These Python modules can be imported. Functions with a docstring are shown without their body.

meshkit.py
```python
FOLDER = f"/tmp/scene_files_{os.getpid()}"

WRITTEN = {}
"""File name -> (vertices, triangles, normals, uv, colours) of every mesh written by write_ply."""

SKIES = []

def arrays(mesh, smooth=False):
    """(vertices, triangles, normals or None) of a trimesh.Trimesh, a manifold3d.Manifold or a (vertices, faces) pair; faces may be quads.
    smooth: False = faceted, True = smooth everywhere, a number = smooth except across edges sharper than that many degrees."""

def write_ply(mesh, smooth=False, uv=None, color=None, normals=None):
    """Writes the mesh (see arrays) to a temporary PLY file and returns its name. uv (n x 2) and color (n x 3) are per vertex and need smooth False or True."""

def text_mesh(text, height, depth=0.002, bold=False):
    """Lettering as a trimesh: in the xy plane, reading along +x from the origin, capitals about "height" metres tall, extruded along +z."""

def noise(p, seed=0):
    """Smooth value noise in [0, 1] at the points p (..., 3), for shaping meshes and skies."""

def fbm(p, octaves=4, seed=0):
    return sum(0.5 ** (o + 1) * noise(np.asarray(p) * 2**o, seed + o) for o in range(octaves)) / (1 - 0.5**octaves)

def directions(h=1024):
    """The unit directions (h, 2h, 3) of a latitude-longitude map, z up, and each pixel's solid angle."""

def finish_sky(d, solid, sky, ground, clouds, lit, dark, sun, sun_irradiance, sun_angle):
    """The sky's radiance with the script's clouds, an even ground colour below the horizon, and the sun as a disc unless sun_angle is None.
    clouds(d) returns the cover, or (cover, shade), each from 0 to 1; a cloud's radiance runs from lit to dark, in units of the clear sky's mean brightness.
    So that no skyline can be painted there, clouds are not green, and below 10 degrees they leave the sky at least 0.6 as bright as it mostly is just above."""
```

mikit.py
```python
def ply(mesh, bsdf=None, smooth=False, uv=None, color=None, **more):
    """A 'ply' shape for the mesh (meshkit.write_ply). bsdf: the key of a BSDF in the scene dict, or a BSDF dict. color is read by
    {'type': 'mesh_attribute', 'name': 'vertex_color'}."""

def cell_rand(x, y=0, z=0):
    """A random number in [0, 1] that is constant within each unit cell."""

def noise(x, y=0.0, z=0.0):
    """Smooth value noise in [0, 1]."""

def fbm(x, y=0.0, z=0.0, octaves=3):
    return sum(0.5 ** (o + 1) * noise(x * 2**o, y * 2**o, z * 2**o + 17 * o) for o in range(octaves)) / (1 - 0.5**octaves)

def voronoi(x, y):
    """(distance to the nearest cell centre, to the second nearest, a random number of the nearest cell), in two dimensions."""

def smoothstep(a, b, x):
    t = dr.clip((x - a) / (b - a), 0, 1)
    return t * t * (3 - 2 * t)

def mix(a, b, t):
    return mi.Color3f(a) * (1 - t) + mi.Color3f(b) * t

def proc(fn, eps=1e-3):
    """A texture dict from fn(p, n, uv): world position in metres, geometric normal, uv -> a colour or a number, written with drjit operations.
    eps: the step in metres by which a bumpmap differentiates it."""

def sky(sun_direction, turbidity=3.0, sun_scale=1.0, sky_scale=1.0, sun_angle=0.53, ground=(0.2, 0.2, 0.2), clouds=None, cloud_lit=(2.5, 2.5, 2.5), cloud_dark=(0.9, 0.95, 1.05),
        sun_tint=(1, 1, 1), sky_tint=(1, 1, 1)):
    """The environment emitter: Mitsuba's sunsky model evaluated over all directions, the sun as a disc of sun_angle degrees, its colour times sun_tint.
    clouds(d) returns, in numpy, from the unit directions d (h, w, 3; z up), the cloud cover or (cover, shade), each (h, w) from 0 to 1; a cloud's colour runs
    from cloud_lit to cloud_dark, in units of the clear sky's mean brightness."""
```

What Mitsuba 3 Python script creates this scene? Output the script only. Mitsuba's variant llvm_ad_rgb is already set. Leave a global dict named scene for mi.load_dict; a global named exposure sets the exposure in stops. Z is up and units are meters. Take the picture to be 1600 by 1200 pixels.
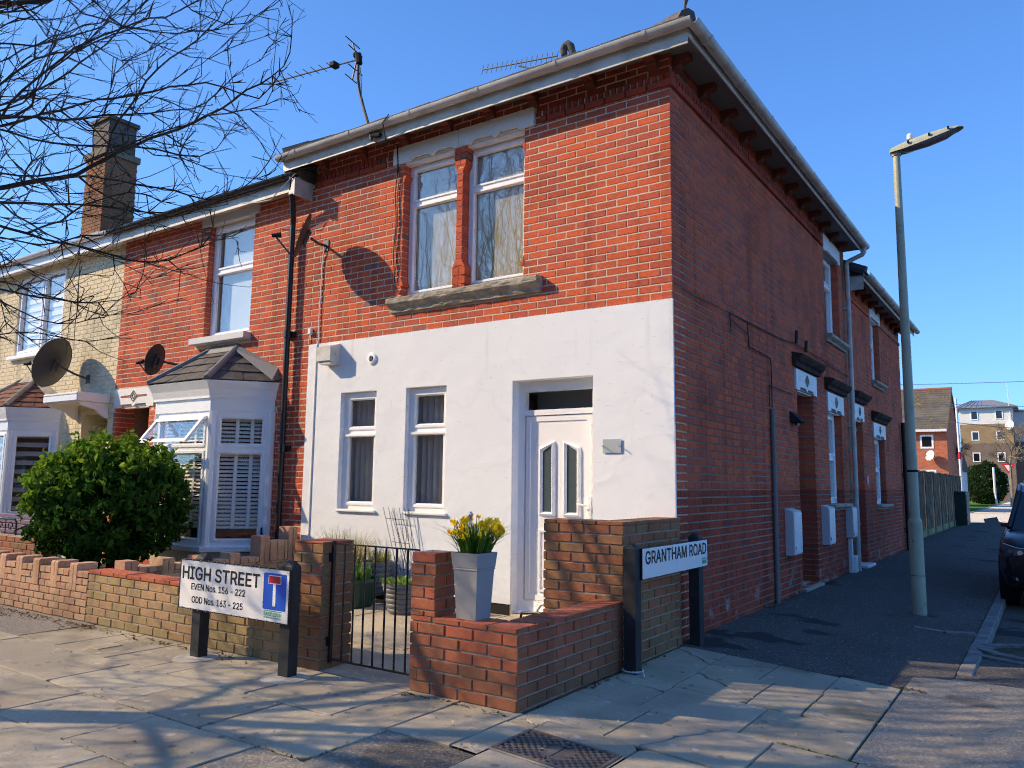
import math, random
import numpy as np
import drjit as dr
import trimesh
import mitsuba as mi
import mikit, meshkit
from mikit import noise, fbm, cell_rand, smoothstep, mix
from shapely.geometry import Polygon, box as sbox
from scipy.spatial import cKDTree

T = mi.ScalarTransform4f
scene = {'type': 'scene'}
labels = {}
RNG = np.random.default_rng(7)

# ------------------------------------------------------------------ camera, sky, exposure
CAM = np.array([2.7426, -6.5736, 1.3636])
YAW, PITCH, ROLL, FOCAL = -0.6003, 0.1248, 0.0124, 1224.44


def camera_axes():
    cy, sy, cp, sp = math.cos(YAW), math.sin(YAW), math.cos(PITCH), math.sin(PITCH)
    f = np.array([sy * cp, cy * cp, sp])
    r = np.array([cy, -sy, 0.0])
    u = np.cross(r, f)
    return math.cos(ROLL) * r + math.sin(ROLL) * u, -math.sin(ROLL) * r + math.cos(ROLL) * u, f


_r, _u, _f = camera_axes()
scene['camera'] = {'type': 'perspective', 'fov': 2 * math.degrees(math.atan(800 / FOCAL)), 'fov_axis': 'x', 'near_clip': 0.05, 'far_clip': 2000.0,
                   'to_world': T().look_at(origin=CAM.tolist(), target=(CAM + _f).tolist(), up=_u.tolist())}
SUN = np.array([-1.63, -1.0, 1.17])
scene['sky'] = mikit.sky(SUN.tolist(), turbidity=2.6, sky_scale=1.45, sky_tint=(0.61, 0.92, 1.36), sun_tint=(1.03, 0.99, 0.93))
exposure = 2.05

# ------------------------------------------------------------------ mesh helpers


class Mesh:
    def __init__(self):
        self.v, self.f, self.n, self.tags = [], [], 0, []

    def add(self, v, f, tag=None):
        v, f = np.asarray(v, float), np.asarray(f, int)
        if f.shape[1] == 4:
            f = np.vstack([f[:, [0, 1, 2]], f[:, [0, 2, 3]]])
        self.v.append(v)
        self.f.append(f + self.n)
        self.n += len(v)
        if tag is not None:
            self.tags.append(np.tile(np.asarray(tag, float), (len(v), 1)))
        return self

    def tri(self, m):
        return self.add(m.vertices, m.faces)

    BOXF = [[0, 2, 3, 1], [4, 5, 7, 6], [0, 1, 5, 4], [2, 6, 7, 3], [0, 4, 6, 2], [1, 3, 7, 5]]

    def box(self, u0, u1, d0, d1, z0, z1, tag=None):
        v = [[u, d, z] for z in (z0, z1) for d in (d0, d1) for u in (u0, u1)]
        return self.add(v, self.BOXF, tag)

    def cbox(self, u0, u1, d0, d1, z0, z1, c=0.006):
        pts = []
        for u, su in ((u0, 1), (u1, -1)):
            for d, sd in ((d0, 1), (d1, -1)):
                for z, sz in ((z0, 1), (z1, -1)):
                    pts += [[u + su * c, d + sd * c, z], [u + su * c, d, z + sz * c], [u, d + sd * c, z + sz * c]]
        h = trimesh.convex.convex_hull(np.array(pts))
        return self.add(h.vertices, h.faces)

    def hull(self, pts):
        h = trimesh.convex.convex_hull(np.array(pts, float))
        return self.add(h.vertices, h.faces)

    def tube(self, path, r, n=8, cap=True, tag=None):
        p = np.asarray(path, float)
        r = np.broadcast_to(np.asarray(r, float), (len(p),))
        t = np.gradient(p, axis=0)
        t /= np.linalg.norm(t, axis=1, keepdims=True) + 1e-12
        a = np.array([0, 0, 1.0]) if abs(t[0][2]) < 0.9 else np.array([1.0, 0, 0])
        rings = []
        for i in range(len(p)):
            a = a - t[i] * (a @ t[i])
            a /= np.linalg.norm(a) + 1e-12
            b = np.cross(t[i], a)
            th = np.arange(n) * 2 * np.pi / n
            rings.append(p[i] + r[i] * (np.cos(th)[:, None] * a + np.sin(th)[:, None] * b))
        v = np.vstack(rings)
        f = []
        for i in range(len(p) - 1):
            for k in range(n):
                k2 = (k + 1) % n
                f.append([i * n + k, i * n + k2, (i + 1) * n + k2, (i + 1) * n + k])
        self.add(v, f, tag)
        if cap:
            for i, rev in ((0, True), (len(p) - 1, False)):
                ring = rings[i]
                vv = np.vstack([ring, ring.mean(0)])
                ff = [[n, (k + 1) % n, k] if rev else [n, k, (k + 1) % n] for k in range(n)]
                self.add(vv, ff, tag)
        return self

    def lathe(self, prof, n=24, c=(0, 0, 0), sq=None):
        """prof: (radius, z) from bottom to top; sq: squareness exponent for rounded-square sections."""
        th = (np.arange(n) + 0.5) * 2 * np.pi / n
        k = 1.0 if sq is None else 1.0 / np.power(np.abs(np.cos(th)) ** sq + np.abs(np.sin(th)) ** sq, 1 / sq)
        v = np.vstack([np.c_[r * k * np.cos(th) + c[0], r * k * np.sin(th) + c[1], np.full(n, z + c[2])] for r, z in prof])
        f = []
        for i in range(len(prof) - 1):
            for j in range(n):
                j2 = (j + 1) % n
                f.append([i * n + j, i * n + j2, (i + 1) * n + j2, (i + 1) * n + j])
        return self.add(v, f)

    def prism(self, pts, d0, d1, axis='d'):
        """polygon (a, b) extruded: axis 'd': a = u, b = z, along d; 'u': a = d, b = z, along u; 'z': a = u, b = d, along z."""
        poly = pts if hasattr(pts, 'exterior') else Polygon(pts)
        m = trimesh.creation.extrude_polygon(poly, d1 - d0, engine='earcut')
        v, f = np.array(m.vertices), np.array(m.faces)
        if axis == 'd':
            v = np.c_[v[:, 0], v[:, 2] + d0, v[:, 1]]
            f = f[:, ::-1]
        elif axis == 'u':
            v = np.c_[v[:, 2] + d0, v[:, 0], v[:, 1]]
        else:
            v = v + [0, 0, d0]
        return self.add(v, f)

    def get(self):
        return np.vstack(self.v), np.vstack(self.f)


def bevel_line(prof, path):
    """a moulding: profile points (out, z) swept along u only: returns a polygon for prism(axis='u') with d = -out."""
    return [(-o, z) for o, z in prof]


class Frame:
    """local (u along the wall to the right as seen from outside, d into the wall, z up) to world."""

    def __init__(self, x=0, y=0, z=0, deg=0.0):
        self.o = np.array([x, y, z], float)
        a = math.radians(deg)
        self.R = np.array([[math.cos(a), -math.sin(a), 0], [math.sin(a), math.cos(a), 0], [0, 0, 1]])
        self.deg = deg

    def __call__(self, v):
        return np.asarray(v, float) @ self.R.T + self.o

    def tw(self):
        return T().translate(self.o.tolist()).rotate([0, 0, 1], self.deg)


FRONT = Frame()
SIDE = Frame(0, 0, 0, 90)
used = {}


def numbered(name):
    k = used.get(name, -1) + 1
    used[name] = k
    return name if k == 0 else f'{name}_{k:03d}'


def thing(name, label, cat, group=None):
    key = numbered(name)
    labels[key] = {'label': label, 'category': cat}
    if group:
        labels[key]['group'] = group
    return key


def structure(name):
    labels[name] = {'kind': 'structure'}
    return name


def put(parent, name, m, bsdf, F=None, smooth=False, label=None, stuff=False, uv=None, color=None, **more):
    """one entry of the scene; parent None: the thing itself is this mesh (name is its key)."""
    key = name if parent is None else numbered(parent + '__' + name)
    v, f = m.get() if isinstance(m, Mesh) else (np.asarray(m[0], float), np.asarray(m[1], int))
    if F is not None:
        v = F(v)
    if smooth is not False and smooth is not True:
        mesh = trimesh.Trimesh(v, f, process=False)
        mesh.merge_vertices()
    else:
        mesh = trimesh.Trimesh(v, f, process=False)
    scene[key] = mikit.ply(mesh, bsdf, smooth=smooth, uv=uv, color=color, **more)
    if label or stuff:
        labels.setdefault(key, {})
        if label:
            labels[key]['label'] = label
        if stuff:
            labels[key]['kind'] = 'stuff'
    return key


# ------------------------------------------------------------------ materials
def principled(key, color, rough=0.6, spec=0.4, metal=0.0, coat=0.0, two=True):
    c = color if isinstance(color, dict) else {'type': 'rgb', 'value': list(color)}
    d = {'type': 'principled', 'base_color': c, 'roughness': rough, 'specular': spec, 'metallic': metal}
    if coat:
        d['clearcoat'] = coat
        d['clearcoat_gloss'] = 0.9
    scene[key] = {'type': 'twosided', 'bsdf': d} if two else d
    return key


def bumped(key, inner, fn, scale=1.0, eps=1e-3):
    d = {'type': 'bumpmap', 'arbitrary': mikit.proc(fn, eps), 'scale': scale, 'bsdf': inner}
    scene[key] = {'type': 'twosided', 'bsdf': d}
    return key


def diffuse_like(color, rough=0.85, spec=0.25):
    return {'type': 'principled', 'base_color': color, 'roughness': rough, 'specular': spec}


PALETTE = [  # (main colour, second colour, dark colour)
    ((0.58, 0.118, 0.052), (0.44, 0.098, 0.060), (0.26, 0.12, 0.10)),   # 0 house red
    ((0.40, 0.118, 0.064), (0.30, 0.115, 0.064), (0.20, 0.155, 0.07)),    # 1 low garden wall
    ((0.36, 0.27, 0.14), (0.42, 0.26, 0.145), (0.27, 0.22, 0.115)),       # 2 olive garden wall
    ((0.54, 0.34, 0.215), (0.48, 0.27, 0.175), (0.40, 0.27, 0.175)),       # 3 crenellated buff
    ((0.70, 0.61, 0.42), (0.69, 0.60, 0.41), (0.68, 0.59, 0.40)),         # 4 cream paint
    ((0.33, 0.13, 0.068), (0.27, 0.15, 0.075), (0.19, 0.15, 0.075)),      # 5 tall brown wall
    ((0.36, 0.066, 0.036), (0.30, 0.060, 0.036), (0.19, 0.065, 0.045)),     # 6 painted dull red
]


def brick_colour(p, n, uv):
    k = dr.round(uv.y * 10)
    r = uv.x
    out = mi.Color3f(0)
    for i, (a, b, c) in enumerate(PALETTE):
        col = mix(mix(a, b, smoothstep(0.25, 0.8, r)), c, smoothstep(0.955, 0.985, r))
        out = dr.select(k == i, col, out)
    g = fbm(p.x * 38, p.y * 38, p.z * 60)
    g2 = noise(p.x * 210, p.y * 210, p.z * 210)
    stain = noise(p.x * 3.1, p.y * 3.1, p.z * 2.3)
    out = out * (0.72 + 0.42 * g + 0.14 * g2)
    out = mix(out, out * mi.Color3f(0.66, 0.68, 0.67), smoothstep(0.50, 0.85, stain) * 0.65)
    # rain streaks, damp and salts low on the house, moss low on the garden walls
    streak = noise(p.x * 9 + p.y * 9, p.z * 0.55, 4.0)
    out = out * (1 - 0.22 * smoothstep(0.62, 0.9, streak))
    lown = 1 - smoothstep(0.05, 0.42, p.z + 0.35 * (fbm(p.x * 2.5, p.y * 2.5, p.z * 3.0) - 0.5))
    garden = dr.select((k == 1) | (k == 2) | (k == 5) | (k == 3), mi.Float(1), mi.Float(0))
    out = mix(out, mi.Color3f(0.12, 0.105, 0.06), lown * garden * 0.34)
    moss = smoothstep(0.60, 0.80, fbm(p.x * 6 + 3, p.y * 6, p.z * 7, 3))
    out = mix(out, mi.Color3f(0.21, 0.175, 0.065), moss * garden * 0.36)
    house = dr.select((k == 0) | (k == 6), mi.Float(1), mi.Float(0))
    salt = smoothstep(0.58, 0.76, fbm(p.x * 7, p.y * 7, p.z * 6 + 5, 3))
    return mix(out, mi.Color3f(0.34, 0.29, 0.26), salt * lown * house * 0.7)


scene['m_brick'] = {'type': 'twosided', 'bsdf': diffuse_like(mikit.proc(brick_colour), 0.9, 0.2)}


def mortar_colour(p, n, uv):
    g = fbm(p.x * 45, p.y * 45, p.z * 45)
    big = noise(p.x * 2.2, p.y * 2.2, p.z * 1.7)
    return mix((0.68, 0.58, 0.44), (0.47, 0.405, 0.315), 0.75 * g + 0.45 * big - 0.1)


scene['m_mortar'] = {'type': 'twosided', 'bsdf': diffuse_like(mikit.proc(mortar_colour), 0.95, 0.1)}


def mortar_dark_colour(p, n, uv):
    g = fbm(p.x * 45, p.y * 45, p.z * 45)
    return mix((0.30, 0.25, 0.18), (0.13, 0.115, 0.085), g)


scene['m_mortar_dark'] = {'type': 'twosided', 'bsdf': diffuse_like(mikit.proc(mortar_dark_colour), 0.95, 0.1)}


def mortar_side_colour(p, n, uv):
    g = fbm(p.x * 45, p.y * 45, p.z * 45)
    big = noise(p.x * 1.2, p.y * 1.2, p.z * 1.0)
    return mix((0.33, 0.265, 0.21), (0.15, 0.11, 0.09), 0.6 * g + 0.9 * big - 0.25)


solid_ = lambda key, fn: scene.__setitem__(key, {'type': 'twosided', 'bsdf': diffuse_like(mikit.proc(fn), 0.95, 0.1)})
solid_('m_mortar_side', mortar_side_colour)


def mortar_mid_colour(p, n, uv):
    g = fbm(p.x * 45, p.y * 45, p.z * 45)
    return mix((0.44, 0.385, 0.30), (0.25, 0.22, 0.165), g * 1.2 - 0.1)


solid_('m_mortar_mid', mortar_mid_colour)


def render_colour(p, n, uv):
    g = fbm(p.x * 2.3, p.y * 2.3, p.z * 1.4)
    low = 1 - smoothstep(0.1, 0.75, p.z + 0.5 * fbm(p.x * 3, p.y * 3, p.z * 3))
    drip = smoothstep(0.70, 0.92, noise(p.x * 13, 2.0, p.z * 0.8)) * smoothstep(2.3, 3.05, p.z)
    speck = smoothstep(0.90, 0.94, noise(p.x * 34, p.y, p.z * 34))
    crack = smoothstep(0.965, 0.99, 1 - dr.abs(fbm(p.x * 1.4 + 7, 0.0, p.z * 1.1, 4) * 2 - 1))
    return mix((0.755, 0.79, 0.825), (0.69, 0.72, 0.75), g * 0.8) * (1 - 0.16 * low) * (1 - 0.14 * drip) * (1 - 0.12 * speck) * (1 - 0.035 * crack)


def render_bump(p, n, uv):
    a = fbm(p.x * 5 + 3, p.y * 5, p.z * 7, 4)
    b = noise(p.x * 26, p.y * 26, p.z * 26)
    ridge = 1 - dr.abs(noise(p.x * 2.7, p.y, p.z * 4.1) * 2 - 1)
    return a * 0.0055 + b * 0.0010 + smoothstep(0.90, 0.99, ridge) * 0.0008


bumped('m_render', diffuse_like(mikit.proc(render_colour), 0.8, 0.25), render_bump, 1.0, 4e-3)
principled('m_upvc', (0.82, 0.82, 0.82), 0.28, 0.5)
principled('m_upvc_old', (0.74, 0.74, 0.73), 0.35, 0.45)
principled('m_paint_white', (0.72, 0.72, 0.70), 0.5, 0.4)
principled('m_paint_grey', (0.55, 0.56, 0.57), 0.55, 0.4)
principled('m_black_paint', (0.012, 0.012, 0.014), 0.38, 0.45)
principled('m_black_matt', (0.018, 0.018, 0.018), 0.75, 0.2)
principled('m_dark_room', (0.10, 0.095, 0.09), 0.95, 0.0)
principled('m_grey_plastic', (0.27, 0.275, 0.28), 0.5, 0.4)
principled('m_grey_pot', (0.135, 0.14, 0.15), 0.5, 0.4)
principled('m_dark_green', (0.008, 0.045, 0.035), 0.3, 0.5)
principled('m_steel', (0.55, 0.55, 0.56), 0.35, 0.5, 0.85)
principled('m_chrome', (0.75, 0.75, 0.76), 0.18, 0.5, 1.0)
principled('m_red', (0.60, 0.015, 0.03), 0.4)
principled('m_blue', (0.012, 0.09, 0.55), 0.35)
principled('m_sign_white', (0.78, 0.78, 0.77), 0.3, 0.45)
principled('m_sign_green', (0.06, 0.36, 0.20), 0.45)
principled('m_cable', (0.015, 0.015, 0.016), 0.6)
principled('m_cable_white', (0.62, 0.61, 0.58), 0.5)
principled('m_soil', (0.05, 0.035, 0.024), 0.95, 0.1)
principled('m_plate_grey', (0.36, 0.41, 0.44), 0.45, 0.4)
principled('m_blind_grey', (0.29, 0.31, 0.33), 0.8, 0.15)
principled('m_blind_white', (0.74, 0.73, 0.70), 0.6, 0.3)
principled('m_lead', (0.17, 0.175, 0.18), 0.6, 0.4)
principled('m_slate_dark', (0.06, 0.06, 0.064), 0.75, 0.3)
principled('m_pink', (0.75, 0.25, 0.42), 0.5)
principled('m_terracotta', (0.30, 0.12, 0.075), 0.8, 0.2)
scene['m_glass_bright'] = {'type': 'thindielectric', 'int_ior': 1.9}
scene['m_glass'] = {'type': 'thindielectric', 'int_ior': 1.6}


def weathered(a, b, c, s=6.0):
    def fn(p, n, uv):
        g = fbm(p.x * s, p.y * s, p.z * s, 4)
        h = noise(p.x * s * 9, p.y * s * 9, p.z * s * 9)
        return mix(mix(a, b, smoothstep(0.35, 0.65, g)), c, smoothstep(0.62, 0.8, 0.6 * g + 0.4 * h))
    return fn


def solid(key, fn, rough=0.85, spec=0.25):
    scene[key] = {'type': 'twosided', 'bsdf': diffuse_like(mikit.proc(fn), rough, spec)}


solid('m_old_stone', weathered((0.40, 0.36, 0.28), (0.25, 0.225, 0.18), (0.46, 0.43, 0.36), 13.0))
solid('m_gutter', weathered((0.56, 0.55, 0.51), (0.44, 0.42, 0.37), (0.36, 0.30, 0.24), 4.0), 0.45, 0.4)
solid('m_slate', weathered((0.115, 0.105, 0.095), (0.075, 0.07, 0.066), (0.17, 0.155, 0.125), 11.0), 0.8, 0.3)
solid('m_red_tile', weathered((0.20, 0.085, 0.055), (0.13, 0.06, 0.045), (0.24, 0.14, 0.10), 9.0), 0.8, 0.3)
solid('m_old_wood', weathered((0.23, 0.175, 0.12), (0.14, 0.11, 0.08), (0.16, 0.165, 0.07), 3.0), 0.9, 0.1)
solid('m_bark', weathered((0.070, 0.056, 0.044), (0.034, 0.028, 0.024), (0.11, 0.105, 0.07), 14.0), 0.9, 0.15)
solid('m_lamp_paint', weathered((0.40, 0.42, 0.31), (0.35, 0.37, 0.27), (0.28, 0.29, 0.20), 3.0), 0.45, 0.4)

# ------------------------------------------------------------------ bricks and walls
def unit_brick():
    eu, ez, ed = 0.014, 0.05, 0.06
    v = [[0, 1, 0], [1, 1, 0], [1, 1, 1], [0, 1, 1], [0, ed, 0], [1, ed, 0], [1, ed, 1], [0, ed, 1], [eu, 0, ez], [1 - eu, 0, ez], [1 - eu, 0, 1 - ez], [eu, 0, 1 - ez]]
    f = [[8, 9, 10, 11]]
    for i in range(4):
        j = (i + 1) % 4
        f += [[4 + i, 4 + j, 8 + j, 8 + i], [i, j, 4 + j, 4 + i]]
    f = np.array(f)
    return np.array(v, float), np.vstack([f[:, [0, 1, 2]], f[:, [0, 2, 3]]])


UBV, UBF = unit_brick()
_brick_ply = {}
TONES = 9


def brick_ply(t, pal, bsdf):
    k = (t, pal, bsdf)
    if k not in _brick_ply:
        uv = np.tile([(t + 0.5) / TONES, pal / 10], (len(UBV), 1))
        _brick_ply[k] = mikit.ply(trimesh.Trimesh(UBV, UBF, process=False), bsdf, uv=uv)
    return _brick_ply[k]


def add_bricks(parent, F, items, pal, nmax, name='brick', bsdf='m_brick', seed=0, tone=None, rough=0.0):
    """items: rows of (u0, u1, d0, d1, z0, z1) in frame F."""
    rng = np.random.default_rng(100 + seed)
    it = np.array(items, float)
    n = len(it)
    if n == 0:
        return
    tones = rng.random(n) if tone is None else np.clip(tone(it, rng), 0, 0.999)
    it[:, 2] += rng.uniform(-0.0018, 0.0018, n)
    it[:, 4] += rng.uniform(-0.0012, 0.0012, n)
    if rough:
        it[:, 2] += rng.uniform(-rough, rough * 0.4, n)
        it[:, 0] += rng.uniform(-0.002, 0.003, n)
        it[:, 1] += rng.uniform(-0.003, 0.002, n)
    c = F(np.c_[(it[:, 0] + it[:, 1]) / 2, it[:, 2], (it[:, 4] + it[:, 5]) / 2])
    view = CAM - c
    dist = np.linalg.norm(view, axis=1)
    nrm = F.R @ np.array([0, -1, 0.0])
    size = np.maximum((view @ nrm) / dist, 0.02) * (it[:, 1] - it[:, 0]) * (it[:, 5] - it[:, 4]) / dist ** 2
    ahead = (c - CAM) @ _f
    px = 800 + FOCAL * ((c - CAM) @ _r) / np.maximum(ahead, 0.1)
    py = 600 - FOCAL * ((c - CAM) @ _u) / np.maximum(ahead, 0.1)
    inside = (ahead > 0.2) & (px > -20) & (px < 1620) & (py > -20) & (py < 1220)
    order = np.argsort(-(size * np.where(inside, 1, 1e-3)))
    single = order[:nmax]
    tw = F.tw()
    for i in single:
        u0, u1, d0, d1, z0, z1 = it[i]
        key = numbered(parent + '__' + name)
        scene[key] = {**brick_ply(int(tones[i] * TONES), pal, bsdf), 'to_world': tw @ T().translate([u0, d0, z0]).rotate([0, 1, 0], float(rng.normal(0, 0.35 if rough else 0.12))).scale([u1 - u0, d1 - d0, z1 - z0])}
    rest = order[nmax:]
    if len(rest):
        a = it[rest]
        lo, ex = a[:, [0, 2, 4]], a[:, [1, 3, 5]] - a[:, [0, 2, 4]]
        v = (UBV[None] * ex[:, None] + lo[:, None]).reshape(-1, 3)
        f = (UBF[None] + (np.arange(len(rest)) * len(UBV))[:, None, None]).reshape(-1, 3)
        uv = np.repeat(np.c_[tones[rest], np.full(len(rest), pal / 10)], len(UBV), axis=0)
        put(parent, name + 'work', (v, f), bsdf, F, stuff=True, uv=uv)


def courses(u0, u1, z0, z1, openings=(), zref=0.0, anchor=0.0, parity=0, C=0.075, L=0.225, depth=0.10, joint=0.0115, d=0.0):
    out = []
    k0, k1 = math.floor((z0 - zref) / C + 1e-6), math.ceil((z1 - zref) / C - 1e-6)
    for k in range(k0, k1):
        za, zb = max(zref + k * C + joint / 2, z0), min(zref + (k + 1) * C - joint / 2, z1)
        if zb - za < 0.012:
            continue
        zm = (za + zb) / 2
        off = L / 2 if (k + parity) % 2 else 0.0
        j0 = math.floor((u0 - anchor - off) / L) - 1
        j1 = math.ceil((u1 - anchor - off) / L) + 1
        cuts = [(a, b) for a, b, c, e in openings if c < zm < e]
        for j in range(j0, j1):
            segs = [(max(anchor + off + j * L + joint / 2, u0), min(anchor + off + (j + 1) * L - joint / 2, u1))]
            for a, b in cuts:
                nxt = []
                for s, e in segs:
                    if e <= a or s >= b:
                        nxt.append((s, e))
                    else:
                        if s < a:
                            nxt.append((s, a))
                        if e > b:
                            nxt.append((b, e))
                segs = nxt
            out += [(s, e, d, d + depth, za, zb) for s, e in segs if e - s > 0.022]
    return out


def jambs(openings, depth, zref=0.0, C=0.075, joint=0.010, d=0.003):
    """the bricks seen in the sides of an opening."""
    out = []
    for a, b, z0, z1 in openings:
        k0, k1 = math.floor((z0 - zref) / C), math.ceil((z1 - zref) / C)
        for k in range(k0, k1):
            za, zb = max(zref + k * C + joint / 2, z0), min(zref + (k + 1) * C - joint / 2, z1)
            if zb - za < 0.012:
                continue
            out.append((a - 0.04, a + 0.004, d, depth, za, zb))
            out.append((b - 0.004, b + 0.04, d, depth, za, zb))
    return out


def wall_poly(outer, holes):
    p = Polygon(outer)
    for a, b, c, e in holes:
        p = p.difference(sbox(a, c, b, e))
    return p


def slab(parent, name, F, outer, holes, d0, d1, bsdf, **kw):
    m = Mesh()
    p = wall_poly(outer, holes)
    for g in getattr(p, 'geoms', [p]):
        m.prism(g, d0, d1)
    return put(parent, name, m, bsdf, F, **kw)


def rect(u0, u1, z0, z1):
    return [(u0, z0), (u1, z0), (u1, z1), (u0, z1)]


def ring(m, u0, u1, z0, z1, w, d0, d1):
    m.box(u0, u0 + w, d0, d1, z0, z1)
    m.box(u1 - w, u1, d0, d1, z0, z1)
    m.box(u0 + w, u1 - w, d0, d1, z0, z0 + w)
    m.box(u0 + w, u1 - w, d0, d1, z1 - w, z1)


def bead(m, u0, u1, z0, z1, w, d0, d1):
    """a splayed glazing bead: a ring whose inner edge lies deeper."""
    o = [(u0, z0), (u1, z0), (u1, z1), (u0, z1)]
    i = [(u0 + w, z0 + w), (u1 - w, z0 + w), (u1 - w, z1 - w), (u0 + w, z1 - w)]
    v = [[a, d0, b] for a, b in o] + [[a, d1, b] for a, b in i]
    m.add(v, [[k, (k + 1) % 4, 4 + (k + 1) % 4, 4 + k] for k in range(4)])


def window(owner, F, u0, u1, z0, z1, d, rows, cols=None, fw=0.05, sash=0.035, mat='m_upvc', sashes=True, name='window', label=None, glass='m_glass'):
    """rows: z of the transoms' middles; cols: u of mullions. One window part with its panes as sub-parts."""
    cols = cols or []
    m = Mesh()
    ring(m, u0, u1, z0, z1, fw, d, d + 0.07)
    us = [u0 + fw] + [x for c in cols for x in (c - fw * 0.45, c + fw * 0.45)] + [u1 - fw]
    zs = [z0 + fw] + [x for r in rows for x in (r - fw * 0.45, r + fw * 0.45)] + [z1 - fw]
    for c in cols:
        m.box(c - fw * 0.45, c + fw * 0.45, d + 0.001, d + 0.069, z0 + fw, z1 - fw)
    for r in rows:
        for i in range(0, len(us), 2):
            m.box(us[i], us[i + 1], d + 0.002, d + 0.068, r - fw * 0.45, r + fw * 0.45)
    panes = []
    for i in range(0, len(us), 2):
        for j in range(0, len(zs), 2):
            a, b, c, e = us[i], us[i + 1], zs[j], zs[j + 1]
            if sashes:
                ring(m, a, b, c, e, sash * 0.65, d - 0.012, d + 0.055)
                bead(m, a + sash * 0.65, b - sash * 0.65, c + sash * 0.65, e - sash * 0.65, sash * 0.4, d - 0.010, d + 0.012)
                panes.append((a + sash, b - sash, c + sash, e - sash))
            else:
                bead(m, a, b, c, e, 0.012, d + 0.012, d + 0.028)
                panes.append((a + 0.012, b - 0.012, c + 0.012, e - 0.012))
    key = put(owner, name, m, mat, F, label=label)
    for a, b, c, e in panes:
        g = Mesh().add([[a - 0.004, d + 0.034, c - 0.004], [b + 0.004, d + 0.034, c - 0.004], [b + 0.004, d + 0.034, e + 0.004], [a - 0.004, d + 0.034, e + 0.004]], [[0, 1, 2, 3]])
        put(key, 'pane', g, glass, F)
    return key


def sill_shape(m, u0, u1, z0, z1, out, d_in=0.1):
    h = z1 - z0
    prof = [(d_in, z0), (-out * 0.35, z0), (-out * 0.45, z0 + h * 0.25), (-out * 0.8, z0 + h * 0.42), (-out, z0 + h * 0.55), (-out, z0 + h * 0.88), (-out * 0.9, z0 + h * 0.93), (d_in, z1)]
    m.prism(prof, u0, u1, axis='u')


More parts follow.
